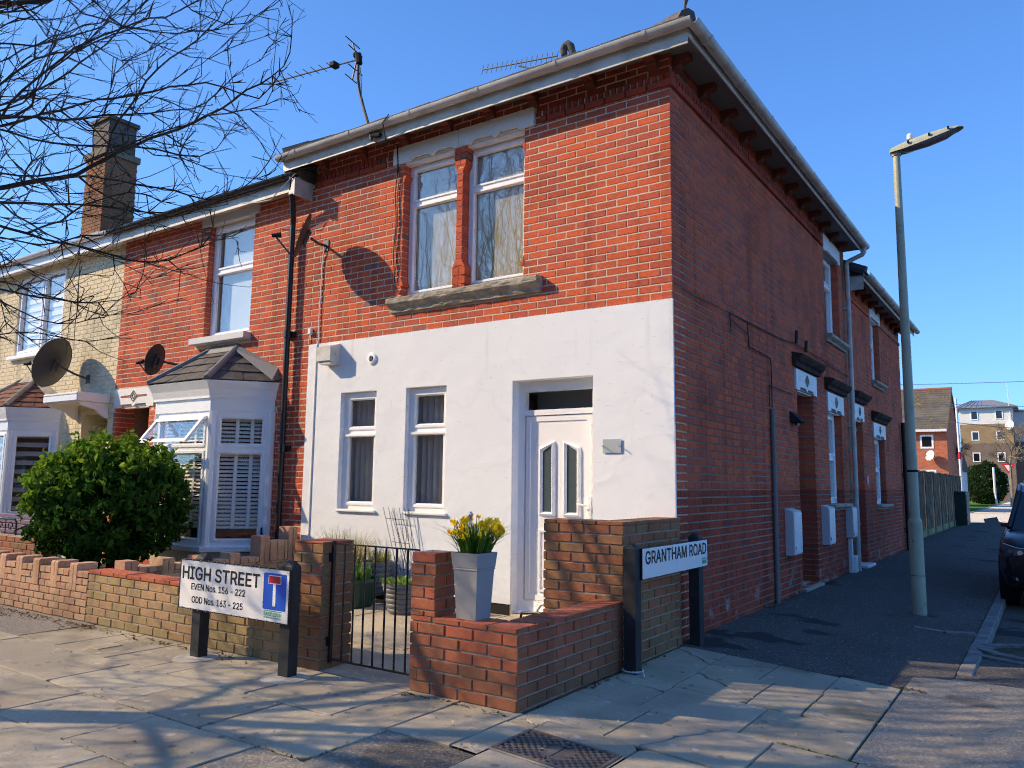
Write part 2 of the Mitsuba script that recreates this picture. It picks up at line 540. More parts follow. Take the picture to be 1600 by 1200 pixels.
def gutter(m, u0, u1, dc, zc, r=0.06, ang0=180, ang1=360, n=8, brackets=0.95, thick=0.004, axis='u'):
    """half-round gutter along u, its centre at (dc, zc)."""
    th = np.radians(np.linspace(ang0, ang1, n + 1))
    ring_ = [(dc + r * math.cos(t), zc + r * math.sin(t)) for t in th] + [(dc + (r - thick) * math.cos(t), zc + (r - thick) * math.sin(t)) for t in th[::-1]]
    m.prism(ring_, u0, u1, axis='u')
    for c in np.arange(u0 + 0.35, u1 - 0.1, brackets):
        rr = r + 0.007
        b = [(dc + rr * math.cos(t), zc + rr * math.sin(t)) for t in th] + [(dc + (r + 0.0005) * math.cos(t), zc + (r + 0.0005) * math.sin(t)) for t in th[::-1]]
        m.prism(b, c, c + 0.035, axis='u')
    return m


def corbel(m, u, zt, w=0.10):
    m.prism([(0.02, zt - 0.145), (-0.055, zt - 0.115), (-0.075, zt - 0.085), (-0.075, zt - 0.07), (-0.165, zt - 0.06), (-0.165, zt), (0.02, zt)], u - w / 2, u + w / 2, axis='u')


def hip_roof(m, x0, x1, y0, y1, z, pitch, thick=0.05):
    h = (x1 - x0) / 2 * math.tan(math.radians(pitch))
    xm, k = (x0 + x1) / 2, (x1 - x0) / 2
    v = [[x0, y0, z], [x1, y0, z], [x1, y1, z], [x0, y1, z], [xm, y0 + k, z + h], [xm, y1 - k, z + h]]
    m.add(v, [[0, 1, 4], [2, 3, 5]])
    m.add(v, [[1, 2, 5, 4], [3, 0, 4, 5]])
    m.box(x0, x1, y0, y1, z - thick, z)


ZR = 3.042


# ------------------------------------------------------------------ the corner house
H = thing('corner_house', 'two storey red brick corner house with a white rendered ground floor front', 'house')
EAVE = 5.42
F_UP = [(-3.335, -2.532, 3.44, 5.085), (-2.452, -1.632, 3.44, 5.085)]
F_DN = [(-4.235, -3.646, 1.03, 2.405), (-3.193, -2.607, 1.03, 2.405), (-1.743, -0.812, 0.07, 2.392)]
S_UP = [(6.03, 7.06, 3.70, 5.06)]
S_DN = [(4.20, 5.08, 0.03, 2.65), (5.95, 6.90, 1.10, 2.51)]
W0, SD = -4.85, 7.55
fw_ = slab(H, 'front_wall', FRONT, rect(W0, -0.0045, 0, 5.45), F_UP + F_DN, 0.0045, 0.30, 'm_mortar')
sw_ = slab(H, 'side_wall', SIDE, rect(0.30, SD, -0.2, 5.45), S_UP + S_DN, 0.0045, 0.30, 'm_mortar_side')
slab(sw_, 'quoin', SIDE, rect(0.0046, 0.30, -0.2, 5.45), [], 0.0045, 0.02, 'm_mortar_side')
m = Mesh()
m.box(W0, W0 + 0.2, 0.3, SD, 0, 5.45).box(W0, 0, SD - 0.2, SD, -0.2, 5.45)
put(H, 'rear_wall', m, 'm_mortar_dark')
m = Mesh()
m.box(W0 + 0.2, -0.3, 0.3, SD - 0.2, -0.1, 0.08).box(W0 + 0.2, -0.3, 0.3, SD - 0.2, 2.72, 2.95).box(W0 + 0.2, -0.3, 0.3, SD - 0.2, 5.40, 5.45)
m.box(-2.2, -2.1, 0.3, SD - 0.2, 0.08, 2.72).box(W0 + 0.2, -0.3, 3.6, 3.7, 0.08, 2.72).box(W0 + 0.2, -0.3, 3.6, 3.7, 2.95, 5.40)
put(H, 'interior', m, 'm_dark_room')
# brickwork of the front, above the render
fb = courses(W0, 0, ZR, 5.085, F_UP + [(-3.47, -1.52, 5.05, 5.3), (-3.44, -1.42, 3.26, 3.44)], ZR, 0.0, 0)
fz = courses(W0, -3.52, 5.225, 5.45, [], ZR, 0.0, 1) + courses(-1.49, 0, 5.225, 5.45, [], ZR, 0.0, 1) + courses(-3.52, -1.49, 5.29, 5.45, [], ZR, 0.0, 1)
fb += jambs(F_UP, 0.13, ZR)
for a, b in ((W0, -3.62), (-1.42, 0.03)):      # string course and dentils
    fz += courses(a, b, 5.085, 5.16, [], 5.085, 0.0, 0, d=-0.028, depth=0.12)
    for u in np.arange(a + 0.02, b - 0.03, 0.072):
        fz.append((u, u + 0.046, -0.018, 0.08, 5.163, 5.222))
for a, b in ((-3.60, -3.50), (-1.50, -1.43)):
    fz += courses(a, b, 5.085, 5.225, [], 5.085, a, 0, d=0.0)
# little brick pillar between the two lights: corbelled head and foot
for w, z0, z1, dd in ((0.087, 3.44, 3.50, -0.003), (0.087, 3.51, 3.60, -0.003), (0.087, 3.61, 3.70, -0.003), (0.075, 4.87, 4.93, -0.004), (0.085, 4.94, 5.005, -0.004), (0.085, 5.015, 5.075, -0.004)):
    fb.append((-2.489 - w, -2.489 - 0.003, dd, 0.13, z0, z1))
    fb.append((-2.489 + 0.003, -2.489 + w, dd, 0.13, z0, z1))
for z0 in np.arange(3.715, 4.82, 0.075):
    fb.append((-2.533, -2.451, -0.002, 0.132, z0, z0 + 0.065))
add_bricks(fw_, FRONT, fb, 0, 190, seed=1)
add_bricks(fw_, FRONT, fz, 6, 0, seed=4, name='frieze_brick')
def shaped(pts, label=None):
    m = Mesh().hull(pts)
    put(fw_, 'shaped_brick', m, 'm_brick', uv=np.tile([0.3, 0.0], (m.n, 1)), label=label)


for s in (-1, 1):
    c = -2.492
    shaped([[c + s * 0.04, dd, z] for dd in (-0.003, 0.12) for z in (3.70, 3.78)] + [[c + s * 0.087, dd, 3.70] for dd in (-0.003, 0.12)])
    shaped([[c + s * 0.04, dd, z] for dd in (-0.003, 0.12) for z in (4.80, 4.87)] + [[c + s * 0.075, dd, 4.87] for dd in (-0.003, 0.12)])
    shaped([[x, dd, z] for x, z in (((-3.338, 4.83), (-3.338, 4.93), (-3.30, 4.93)) if s < 0 else ((-1.630, 4.83), (-1.630, 4.93), (-1.67, 4.93))) for dd in (-0.003, 0.12)])
    shaped([[x, dd, z] for x, z in (((-3.338, 3.60), (-3.338, 3.70), (-3.30, 3.60)) if s < 0 else ((-1.630, 3.60), (-1.630, 3.70), (-1.67, 3.60))) for dd in (-0.003, 0.12)])
# brickwork of the side
sb = courses(0, SD, -0.12, 5.085, S_UP + S_DN + [(5.98, 7.2, 5.03, 5.33), (4.1, 5.26, 2.63, 2.94), (5.9, 7.05, 2.5, 2.8)], ZR, 0.0, 1)
sz = courses(0, SD, 5.225, 5.45, [(5.98, 7.2, 5.0, 5.33)], ZR, 0.0, 0)
sz += courses(-0.03, 5.98, 5.085, 5.16, [], 5.085, 0.0, 1, d=-0.028, depth=0.12)
for u in np.arange(0.0, 5.95, 0.072):
    sz.append((u, u + 0.046, -0.018, 0.08, 5.163, 5.222))
sb += jambs(S_UP, 0.13, ZR) + jambs([S_DN[0]], 0.45, ZR) + jambs([S_DN[1]], 0.13, ZR)


def side_tone(it, rng):
    dull = np.clip((1.3 - it[:, 4]) * 0.5, 0, 0.4)
    return rng.random(len(it)) * 0.75 + 0.12 + dull


up_ = [b for b in sb if b[4] > 1.25]
lo_ = [b for b in sb if b[4] <= 1.25]
add_bricks(sw_, SIDE, up_, 0, 110, seed=2, tone=side_tone)
add_bricks(sw_, SIDE, lo_, 6, 0, seed=3, name='painted_brick')
add_bricks(sw_, SIDE, sz, 6, 0, seed=14, name='frieze_brick')
# rendered ground floor front
rp = wall_poly(rect(W0 + 0.005, 0.006, 0.165, ZR), F_DN)
m = Mesh()
m.prism(rp, -0.012, 0.012)
for a, b, c, e in F_DN:       # rendered reveals
    D = 0.13 if b > -1 else 0.085
    m.box(a - 0.02, a + 0.001, 0.0122, D, c, e).box(b - 0.001, b + 0.02, 0.0122, D, c, e).box(a + 0.001, b - 0.001, 0.0122, D, e - 0.001, e + 0.02)
put(H, 'white_render', m, 'm_render', label='uneven white render over the ground floor front')
m = Mesh()
m.box(W0, -1.76, -0.004, 0.01, 0.0, 0.163).box(-0.80, 0.0, -0.004, 0.01, 0.0, 0.163)
put(H, 'black_plinth', m, 'm_black_matt')
put(H, 'corner_bead', Mesh().box(-0.006, 0.011, -0.010, 0.008, 0.17, 1.9), 'm_upvc_old')
# rear: corbels, soffit, fascia, gutter
k_front = [-0.16, -0.83, -1.51, -2.065, -2.655, -3.30, -3.99, -4.68]
k_side = [0.12, 0.79, 1.45, 2.09, 2.715, 3.37, 3.975, 4.63, 5.24, 5.85, 6.45, 7.05]
for u in k_front:
    m = Mesh()
    corbel(m, u, EAVE - 0.003)
    put(H, 'corbel', m, 'm_brick', FRONT, uv=np.tile([0.985, 0.6], (m.n, 1)))
for u in k_side:
    m = Mesh()
    corbel(m, u, EAVE - 0.003)
    put(H, 'corbel', m, 'm_brick', SIDE, uv=np.tile([0.985, 0.6], (m.n, 1)))
m = Mesh()
m.box(-5.13, 0.29, -0.285, 0.0, EAVE, EAVE + 0.02).box(0.0, 0.29, 0.0, SD + 0.05, EAVE, EAVE + 0.02).box(-5.13, W0, 0.0, SD + 0.05, EAVE, EAVE + 0.02)
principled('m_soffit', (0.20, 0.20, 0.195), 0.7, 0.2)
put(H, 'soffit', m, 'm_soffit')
m = Mesh()
m.box(-5.15, 0.30, -0.30, -0.286, 5.275, 5.455).box(-5.15, -5.131, -0.286, SD, 5.275, 5.455)
put(H, 'fascia', m, 'm_gutter', label='off white fascia board under the front gutter')
put(H, 'fascia', Mesh().box(0.291, 0.305, -0.286, SD + 0.05, 5.345, 5.425), 'm_gutter')
put(H, 'backing_board', Mesh().box(0.291, 0.297, -0.286, SD + 0.05, 5.4255, 5.46), 'm_black_matt')
m = Mesh()
gutter(m, -5.19, 0.372, -0.36, 5.452)
put(H, 'gutter', m, 'm_gutter', FRONT, smooth=40, label='off white half round gutter along the front eaves')
m = Mesh()
gutter(m, -0.372, SD + 0.06, -0.365, 5.452)
put(H, 'gutter', m, 'm_gutter', SIDE, smooth=40, label='off white half round gutter along the side eaves')
m = Mesh()
hip_roof(m, -5.20, 0.35, -0.35, SD + 0.1, 5.475, 27.5)
roof = put(H, 'roof', m, 'm_slate')
m = Mesh()
for i in range(26):
    u = -5.15 + i * 0.21
    m.box(u, u + 0.2, -0.385, 0.2, 5.478, 5.487 + 0.003 * (i % 3))
put(roof, 'slate_edge', m, 'm_slate', stuff=True)
m = Mesh()
for (a, b) in (((0.30, -0.30, 5.51), (-2.42, 2.40, 6.95)), ((-5.15, -0.30, 5.51), (-2.42, 2.40, 6.95)), ((-2.42, 2.4, 6.96), (-2.42, 4.9, 6.96))):
    a, b = np.array(a), np.array(b)
    n_ = int(np.linalg.norm(b - a) / 0.32)
    for i in range(n_):
        m.tube([a + (b - a) * i / n_, a + (b - a) * (i + 1.04) / n_], [0.085, 0.095], 8)
put(roof, 'ridge_tile', m, 'm_slate', stuff=True)
solid('m_dark_stone', weathered((0.14, 0.125, 0.105), (0.09, 0.08, 0.07), (0.2, 0.18, 0.15), 13.0))
# hip iron at the corner and the carved finial on the ridge
m = Mesh()
m.tube([(0.24, -0.22, 5.50), (0.25, -0.23, 5.62), (0.262, -0.245, 5.68)], 0.014, 6).tube([(0.262, -0.245, 5.68), (0.285, -0.26, 5.73), (0.27, -0.25, 5.77), (0.245, -0.235, 5.74)], [0.014, 0.020, 0.020, 0.012], 6)
put(roof, 'hip_iron', m, 'm_dark_stone', label='small curled hip iron at the roof corner')
m = Mesh()
m.tube([(-2.40, 2.38, 6.90), (-2.40, 2.37, 7.18), (-2.405, 2.35, 7.30), (-2.43, 2.33, 7.41), (-2.47, 2.32, 7.45), (-2.515, 2.31, 7.43), (-2.535, 2.31, 7.37), (-2.52, 2.31, 7.31), (-2.49, 2.31, 7.30)], [0.06, 0.045, 0.05, 0.06, 0.062, 0.062, 0.055, 0.05, 0.03], 8)
put(roof, 'finial', m, 'm_dark_stone', smooth=50, label='weathered carved finial on the ridge')
# lintel over the paired window
pts = [(-3.495, 5.285), (-3.495, 5.083)]
for a in (-3.335, -2.452):
    for k in range(2):
        b = a + 0.10 + k * 0.345
        pts += [(b, 5.083), (b + 0.05, 5.118), (b + 0.27, 5.118), (b + 0.315, 5.083)]
pts += [(-1.51, 5.083), (-1.51, 5.285)]
m = Mesh()
m.prism(pts, -0.022, 0.02)
m.box(-3.33, -2.54, 0.021, 0.10, 5.06, 5.20).box(-2.45, -1.635, 0.021, 0.10, 5.06, 5.20)
lin = put(H, 'lintel', m, 'm_paint_white', label='white painted stone lintel over the paired upper window')
put(lin, 'joint', Mesh().box(-2.514, -2.510, -0.0235, -0.021, 5.09, 5.284), 'm_mortar_dark')
m = Mesh()
for a in (-3.335, -2.452):
    for k in range(2):
        b = a + 0.10 + k * 0.345
        m.hull([[x, dd, z] for x in (b, b + 0.315) for dd, z in ((0.0, 5.119), (0.021, 5.119), (0.08, 5.062), (0.10, 5.062), (0.10, 5.119))])
put(lin, 'splay', m, 'm_old_stone')
# sill of the paired window
m = Mesh()
sill_shape(m, -3.46, -1.40, 3.285, 3.452, 0.115, 0.14)
v, f = m.get()
tm = trimesh.Trimesh(v, f).subdivide_to_size(0.05) if False else trimesh.Trimesh(v, f)
vv, ff = trimesh.remesh.subdivide_to_size(tm.vertices, tm.faces, 0.035)
nz = meshkit.fbm(np.c_[vv[:, 0] * 9, vv[:, 1] * 22, vv[:, 2] * 22], 3) - 0.5
vv = vv + np.c_[np.zeros(len(vv)), nz * 0.028, nz * 0.016]
put(H, 'sill', (vv, ff), 'm_old_stone', label='flaking weathered stone sill below the paired upper window')
for a, b in ((-3.335, -2.532), (-2.452, -1.632)):
    k = window(H, FRONT, a, b, 3.47, 5.07, 0.115, [4.60], fw=0.055, sash=0.03, glass='m_glass_bright', label='white framed upper window light with a stained pale sheet behind the glass')
    m = Mesh()
    m.add([[a + 0.03, 0.19, 3.5], [b - 0.03, 0.19, 3.5], [b - 0.03, 0.19, 5.05], [a + 0.03, 0.19, 5.05]], [[0, 1, 2, 3]])
    put(k, 'window_sheet', m, 'm_sheet')


def sheet_colour(p, n, uv):
    streak = fbm(p.x * 26, 1.0, p.z * 2.2, 4)
    g = fbm(p.x * 4, 7.0, p.z * 3)
    top = smoothstep(4.2, 4.9, p.z + 0.3 * g)
    return mix(mix((0.34, 0.30, 0.17), (0.44, 0.42, 0.32), smoothstep(0.35, 0.7, streak)), (0.36, 0.38, 0.37), top * 0.8)


solid('m_sheet', sheet_colour, 0.9, 0.1)


def reveal_sill(owner, F, u0, u1, z0, z1, out=0.045, mat='m_paint_white'):
    m = Mesh()
    m.cbox(u0, u1, -out, 0.08, z0, z1, 0.006)
    return put(owner, 'sill', m, mat, F)


def vanes(owner, F, u0, u1, z0, z1, d, pitch=0.085, deg=38, w=0.088):
    m = Mesh()
    for i, u in enumerate(np.arange(u0, u1, pitch)):
        a = math.radians(deg + 9 * math.sin(i * 2.3))
        c, s = math.cos(a) * w / 2, math.sin(a) * w / 2
        m.add([[u - c, d - s, z0], [u + c, d + s, z0], [u + c, d + s, z1], [u - c, d - s, z1]], [[0, 1, 2, 3]])
    m.box(u0, u1, d - 0.02, d + 0.02, z1, z1 + 0.04)
    put(owner, 'vertical_blind', m, 'm_blind_grey', F, stuff=True)


for a, b, sa, sb_ in ((-4.235, -3.646, -4.232, -3.60), (-3.193, -2.607, -3.178, -2.563)):
    k = window(H, FRONT, a + 0.004, b - 0.004, 1.03, 2.40, 0.06, [1.935], fw=0.05, sash=0.04, label='narrow white framed ground floor window with grey vertical blinds')
    vanes(k, FRONT, a + 0.06, b - 0.04, 1.0, 2.34, 0.19)
    put(k, 'drip_bar', Mesh().box(a + 0.06, b - 0.05, 0.026, 0.0475, 1.882, 1.905), 'm_upvc')
    reveal_sill(H, FRONT, sa, sb_, 1.0, 1.028)
# front door
k = numbered(H + '__front_door')
m = Mesh()
D = 0.11
m.box(-1.742, -1.672, D, D + 0.08, 0.09, 2.39).box(-0.883, -0.813, D, D + 0.08, 0.09, 2.39).box(-1.672, -0.883, D, D + 0.08, 2.285, 2.39).box(-1.672, -0.883, D - 0.004, D + 0.08, 2.04, 2.095)
m.box(-1.66, -0.895, D + 0.02, D + 0.06, 0.21, 2.035).box(-1.672, -0.883, D, D + 0.08, 0.106, 0.209)
ring(m, -1.655, -0.90, 0.215, 2.03, 0.05, D + 0.008, D + 0.03)
for s0, s1, hi in ((-1.497, -1.311, 1), (-1.218, -1.022, -1)):      # two pointed lights
    zl, zr = (1.715, 1.778) if hi > 0 else (1.778, 1.715)
    o = [(s0, 1.035), (s1, 1.035), (s1, zr), (s0, zl)]
    w = 0.043
    i_ = [(s0 + w, 1.035 + w), (s1 - w, 1.035 + w), (s1 - w, zr - w * 0.9), (s0 + w, zl - w * 0.9)]
    vv = [[a, D - 0.006, b] for a, b in o] + [[a, D + 0.012, b] for a, b in i_] + [[a, D + 0.03, b] for a, b in o]
    mid = [((a + c) / 2, (b + e) / 2) for (a, b), (c, e) in zip(o, i_)]
    vm = [[a, D - 0.012, b] for a, b in mid]
    vall = [[a, D + 0.02, b] for a, b in o] + vm + [[a, D + 0.014, b] for a, b in i_]
    m.add(vall, [[q + r, q + (r + 1) % 4, q + 4 + (r + 1) % 4, q + 4 + r] for q in (0, 4) for r in range(4)])
for z0, z1 in ((0.30, 0.90),):
    for u0, u1 in ((-1.50, -1.31), (-1.22, -1.03)):
        ring(m, u0, u1, z0, z1, 0.022, D + 0.002, D + 0.03)
        m.box(u0 + 0.05, u1 - 0.05, D + 0.006, D + 0.03, z0 + 0.05, z1 - 0.05)
scene_key = put(None, k, m, 'm_upvc')
labels[k] = {'label': 'white plastic front door with two pointed glass lights'}
for s0, s1, zl, zr in ((-1.497, -1.311, 1.715, 1.778), (-1.218, -1.022, 1.778, 1.715)):
    w = 0.043
    g = Mesh().add([[s0 + w, D + 0.0135, 1.035 + w], [s1 - w, D + 0.0135, 1.035 + w], [s1 - w, D + 0.0135, zr - w * 0.9], [s0 + w, D + 0.0135, zl - w * 0.9]], [[0, 1, 2, 3]])
    put(k, 'light', g, 'm_frosted')
put(k, 'fanlight', Mesh().add([[-1.672, D + 0.04, 2.095], [-0.883, D + 0.04, 2.095], [-0.883, D + 0.04, 2.285], [-1.672, D + 0.04, 2.285]], [[0, 1, 2, 3]]), 'm_glass')
m = Mesh()
m.cbox(-0.935, -0.905, D - 0.012, D + 0.01, 1.02, 1.24, 0.005).tube([(-0.92, D - 0.01, 1.15), (-0.92, D - 0.05, 1.15), (-0.95, D - 0.055, 1.153), (-1.03, D - 0.05, 1.165)], 0.009, 6)
put(k, 'handle', m, 'm_upvc')
m = Mesh()
m.cbox(-1.745, -0.81, D - 0.055, D + 0.08, 0.075, 0.105, 0.006)
put(k, 'threshold', m, 'm_upvc')
put(k, 'hall_screen', Mesh().box(-1.70, -0.85, 0.4, 0.42, 0.1, 2.6), 'm_hall')
principled('m_hall', (0.16, 0.20, 0.21), 0.8)
principled('m_frosted', (0.075, 0.10, 0.105), 0.12, 0.6)
# fittings on the front
k = thing('wall_light', 'boxy off white outdoor lamp fixed at the left top of the white render', 'lamp')
m = Mesh()
m.hull([[-4.505, -0.18, 2.785], [-4.505, -0.18, 2.955], [-4.27, -0.18, 2.955], [-4.27, -0.18, 2.785], [-4.52, -0.013, 3.008], [-4.27, -0.013, 3.008], [-4.50, -0.013, 2.76], [-4.28, -0.013, 2.76], [-4.50, -0.13, 2.76], [-4.28, -0.13, 2.76]])
put(k, 'housing', m, 'm_gutter')
put(k, 'screw', Mesh().tube([(-4.27, -0.10, 2.87), (-4.262, -0.10, 2.87)], 0.007, 8), 'm_grey_plastic')
put(k, 'diffuser', Mesh().box(-4.49, -4.29, -0.16, -0.03, 2.748, 2.765), 'm_paint_grey')
k = thing('wall_vent', 'round white flue vent on the white render beside the wall lamp', 'vent')
m = Mesh()
th = np.linspace(0, 2 * np.pi, 25)
m.tube([(-3.736, -0.012, 2.78), (-3.736, -0.03, 2.78), (-3.736, -0.036, 2.78)], [0.068, 0.068, 0.058], 24)
put(k, 'flange', m, 'm_upvc', smooth=50)
put(k, 'hole', Mesh().tube([(-3.736, -0.0365, 2.78), (-3.736, -0.038, 2.78)], 0.034, 20), 'm_black_matt')
m = Mesh()
for q in (-0.012, 0.012):
    m.box(-3.736 + q - 0.004, -3.736 + q + 0.004, -0.046, -0.0385, 2.75, 2.81)
put(k, 'grille', m, 'm_grey_plastic')
k = thing('blank_plate', 'blank grey metal plate on two wires right of the front door', 'plate')
put(k, 'plate', Mesh().cbox(-0.702, -0.51, -0.028, -0.022, 1.645, 1.775, 0.002), 'm_plate_grey')
for u in (-0.70, -0.535):
    put(k, 'wire_hook', Mesh().tube([(u, -0.013, 1.71), (u + 0.01, -0.06, 1.712), (u + 0.02, -0.075, 1.705)], 0.005, 6), 'm_steel')
k = thing('junction_box', 'small pale junction box on bricks at the left end of the corner house', 'box')
put(k, 'lid', Mesh().cbox(-4.845, -4.79, -0.045, 0.0, 3.17, 3.245, 0.006), 'm_upvc_old')
put(k, 'lead', Mesh().tube([(-4.84, -0.012, 3.17), (-4.842, -0.018, 3.05)], 0.006, 6), 'm_cable_white')
k = thing('white_cable', 'thin white cable running down the left end of the corner house', 'cable')
pts = [(-4.62, -0.03, 4.30), (-4.66, -0.012, 4.1)] + [(-4.67 + 0.006 * math.sin(z * 7), -0.013, z) for z in np.arange(3.9, 3.05, -0.1)] + [(-4.69, -0.02, z) for z in np.arange(3.0, 0.2, -0.1)]
scene[k] = mikit.ply(trimesh.Trimesh(*Mesh().tube(pts, 0.0075, 6).get(), process=False), 'm_cable_white')
k = thing('aerial_cable', 'black aerial cable hanging down the left side of the paired window', 'cable')
pts = [(-3.2, -0.43, 5.48), (-3.3, -0.42, 5.42), (-3.36, -0.30, 5.26), (-3.40, -0.06, 5.30)] + [(-3.43 + 0.012 * math.sin(z * 9), -0.024, z) for z in np.arange(5.2, 3.6, -0.06)]
m = Mesh().tube(pts, 0.007, 5)
pts2 = [(-3.405 + 0.010 * math.sin(z * 13 + 1), -0.022, z) for z in np.arange(5.1, 3.6, -0.06)]
m.tube(pts2, 0.006, 5).tube([(-3.44, -0.02, 3.62), (-3.41, -0.04, 3.55), (-3.38, -0.03, 3.58)], 0.006, 5)
scene[k] = mikit.ply(trimesh.Trimesh(*m.get(), process=False), 'm_cable')

# ------------------------------------------------------------------ side of the corner house and the lower terrace beyond
def diamond_lintel(owner, F, u0, u1, z0, z1, label=None, colour='m_paint_white'):
    m = Mesh()
    w = u1 - u0
    a, b = u0 + w * 0.16, u0 + w * 0.84
    c = (a + b) / 2
    m.prism([(u0, z1), (u0, z0), (a, z0), (a + 0.03, z0 + 0.05), (c - 0.06, z0 + 0.05), (c, z0 + 0.005), (c + 0.06, z0 + 0.05), (b - 0.03, z0 + 0.05), (b, z0), (u1, z0), (u1, z1)], -0.018, 0.02)
    m.box(a, b, 0.021, 0.12, z0 - 0.01, z0 + 0.12)
    k = put(owner, 'lintel', m, colour, F, label=label)
    zc, h = (z0 + z1) / 2 + 0.025, (z1 - z0) * 0.30
    m = Mesh()
    for s, t in ((1.0, 0.012), (0.55, 0.010)):
        o = [(c - h * s * 1.15, zc), (c, zc - h * s), (c + h * s * 1.15, zc), (c, zc + h * s)]
        i = [(c - (h * s - t) * 1.15, zc), (c, zc - h * s + t), (c + (h * s - t) * 1.15, zc), (c, zc + h * s - t)]
        m.prism(Polygon(o, [i]), -0.030, -0.0175)
    put(k, 'diamond', m, 'm_old_stone', F)
    m = Mesh()
    for sgn in (-1, 1):
        m.prism([(c + sgn * h * 1.25, zc), (c + sgn * h * 1.05, zc + h * 0.22), (c + sgn * w * 0.33, zc + 0.012), (c + sgn * w * 0.33, zc - 0.012), (c + sgn * h * 1.05, zc - h * 0.22)][::sgn], -0.0225, -0.0175)
    put(k, 'spandrel', m, 'm_terracotta' if F is FRONT else colour, F)
    return k


def hood(owner, F, u0, u1, z):
    m = Mesh()
    m.prism([(0.01, z), (-0.05, z), (-0.06, z + 0.05), (-0.10, z + 0.075), (-0.13, z + 0.12), (-0.14, z + 0.15), (0.01, z + 0.19)], u0, u1, axis='u')
    return put(owner, 'hood_mould', m, 'm_hood', F, label='dark weathered brick hood mould')


solid('m_hood', weathered((0.075, 0.045, 0.038), (0.035, 0.028, 0.026), (0.09, 0.06, 0.05), 9.0), 0.9, 0.15)


def side_lintel(owner, u0, u1, z0, z1):
    m = Mesh()
    m.prism([(u0, z1), (u0, z0), (u0 + 0.12, z0), (u0 + 0.16, z0 + 0.035), (u1 - 0.16, z0 + 0.035), (u1 - 0.12, z0), (u1, z0), (u1, z1)], -0.02, 0.02)
    m.box(u0 + 0.05, u1 - 0.05, 0.021, 0.12, z0 + 0.01, z0 + 0.12)
    put(owner, 'lintel', m, 'm_paint_white', SIDE)


def stone_sill(owner, F, u0, u1, z0, z1, out=0.10):
    m = Mesh()
    sill_shape(m, u0, u1, z0, z1, out, 0.14)
    put(owner, 'sill', m, 'm_old_stone', F)


def curtain(owner, F, u0, u1, z0, z1, d, mat='m_blind_white', name='net_curtain'):
    us = np.linspace(u0, u1, 40)
    ds = d + 0.012 * np.sin(us * 55)
    v = np.vstack([np.c_[us, ds, np.full(40, z0)], np.c_[us, ds, np.full(40, z1)]])
    put(owner, name, Mesh().add(v, [[i, i + 1, 41 + i, 40 + i] for i in range(39)]), mat, F)


side_lintel(H, 6.0, 7.16, 5.05, 5.31)
stone_sill(H, SIDE, 6.0, 7.32, 3.59, 3.72)
k = window(H, SIDE, 6.034, 7.056, 3.71, 5.055, 0.115, [4.62], fw=0.055, sash=0.03, label='white framed upper window on the side wall')
curtain(k, SIDE, 6.1, 7.0, 3.75, 5.0, 0.24)
diamond_lintel(H, SIDE, 4.12, 5.24, 2.645, 2.925)
hood(H, SIDE, 4.0, 5.36, 2.95)
diamond_lintel(H, SIDE, 5.92, 7.03, 2.505, 2.795)
hood(H, SIDE, 5.80, 7.15, 2.83)
stone_sill(H, SIDE, 5.85, 7.02, 1.0, 1.1)
k = window(H, SIDE, 5.954, 6.896, 1.10, 2.505, 0.115, [1.82], fw=0.06, sash=0.035, label='white framed lower window on the side wall')
curtain(k, SIDE, 6.0, 6.85, 1.14, 2.45, 0.24)
# recessed side door
k = numbered(H + '__side_door')
m = Mesh()
m.box(4.20, 5.08, 0.42, 0.46, 0.0, 2.64)
for u0, u1, z0, z1 in ((4.32, 4.60, 1.2, 1.95), (4.68, 4.96, 1.2, 1.95), (4.32, 4.60, 0.2, 1.0), (4.68, 4.96, 0.2, 1.0)):
    ring(m, u0, u1, z0, z1, 0.03, 0.405, 0.42)
put(None, k, m, 'm_paint_grey', SIDE)
put(H, 'doorstep', Mesh().cbox(4.15, 5.12, -0.06, 0.42, -0.12, 0.035, 0.01), 'm_old_stone', SIDE)


def side_pipe(name, label, y, x, z0, z1, r, bsdf, collars=(), top=None):
    k = thing(name, label, 'pipe')
    p = [(x, y, z0), (x, y, z1)] if top is None else [(x, y, z0), (x, y, z1)] + top
    put(k, 'pipe', Mesh().tube(p, r, 12), bsdf, smooth=50)
    for z in collars:
        put(k, 'collar', Mesh().tube([(x, y, z - 0.03), (x, y, z + 0.03)], r * 1.18, 12), bsdf, smooth=50)
        put(k, 'bracket', Mesh().box(0.0, x, y - r * 1.5, y + r * 1.5, z + 0.05, z + 0.075), bsdf)
    return k


side_pipe('drainpipe', 'white plastic drainpipe down the side wall where the roof steps', 7.42, 0.075, 0.0, 5.12, 0.038, 'm_gutter', (0.75, 2.3, 4.3), [(0.085, 7.43, 5.18), (0.33, 7.45, 5.28), (0.355, 7.45, 5.32), (0.358, 7.45, 5.40)])
side_pipe('conduit', 'grey cable conduit on the side wall near the house corner', 2.94, 0.03, -0.05, 2.28, 0.028, 'm_lead', (1.2,))
side_pipe('soil_pipe', 'black drainpipe at the far end of the side road terrace', 12.95, 0.07, -0.1, 2.8, 0.05, 'm_black_paint', (0.4, 1.6))
k = thing('wall_cables', 'black telephone cables clipped along the side wall above the door hood', 'cable')
m = Mesh()
pts = [(0.02, y, 3.02 + 0.14 * math.sin(min(y, 4) * 0.4) * 0 - 0.0 + 0.012 * math.sin(y * 5)) for y in np.arange(1.55, 4.1, 0.1)]
m.tube([(0.015, 0.0, 3.185), (0.015, 0.5, 3.17), (0.015, 1.5, 3.19)], 0.004, 5)
m.tube([(0.02, 1.5, 3.19), (0.022, 1.52, 3.0), (0.02, 1.5, 2.99)], 0.006, 5)
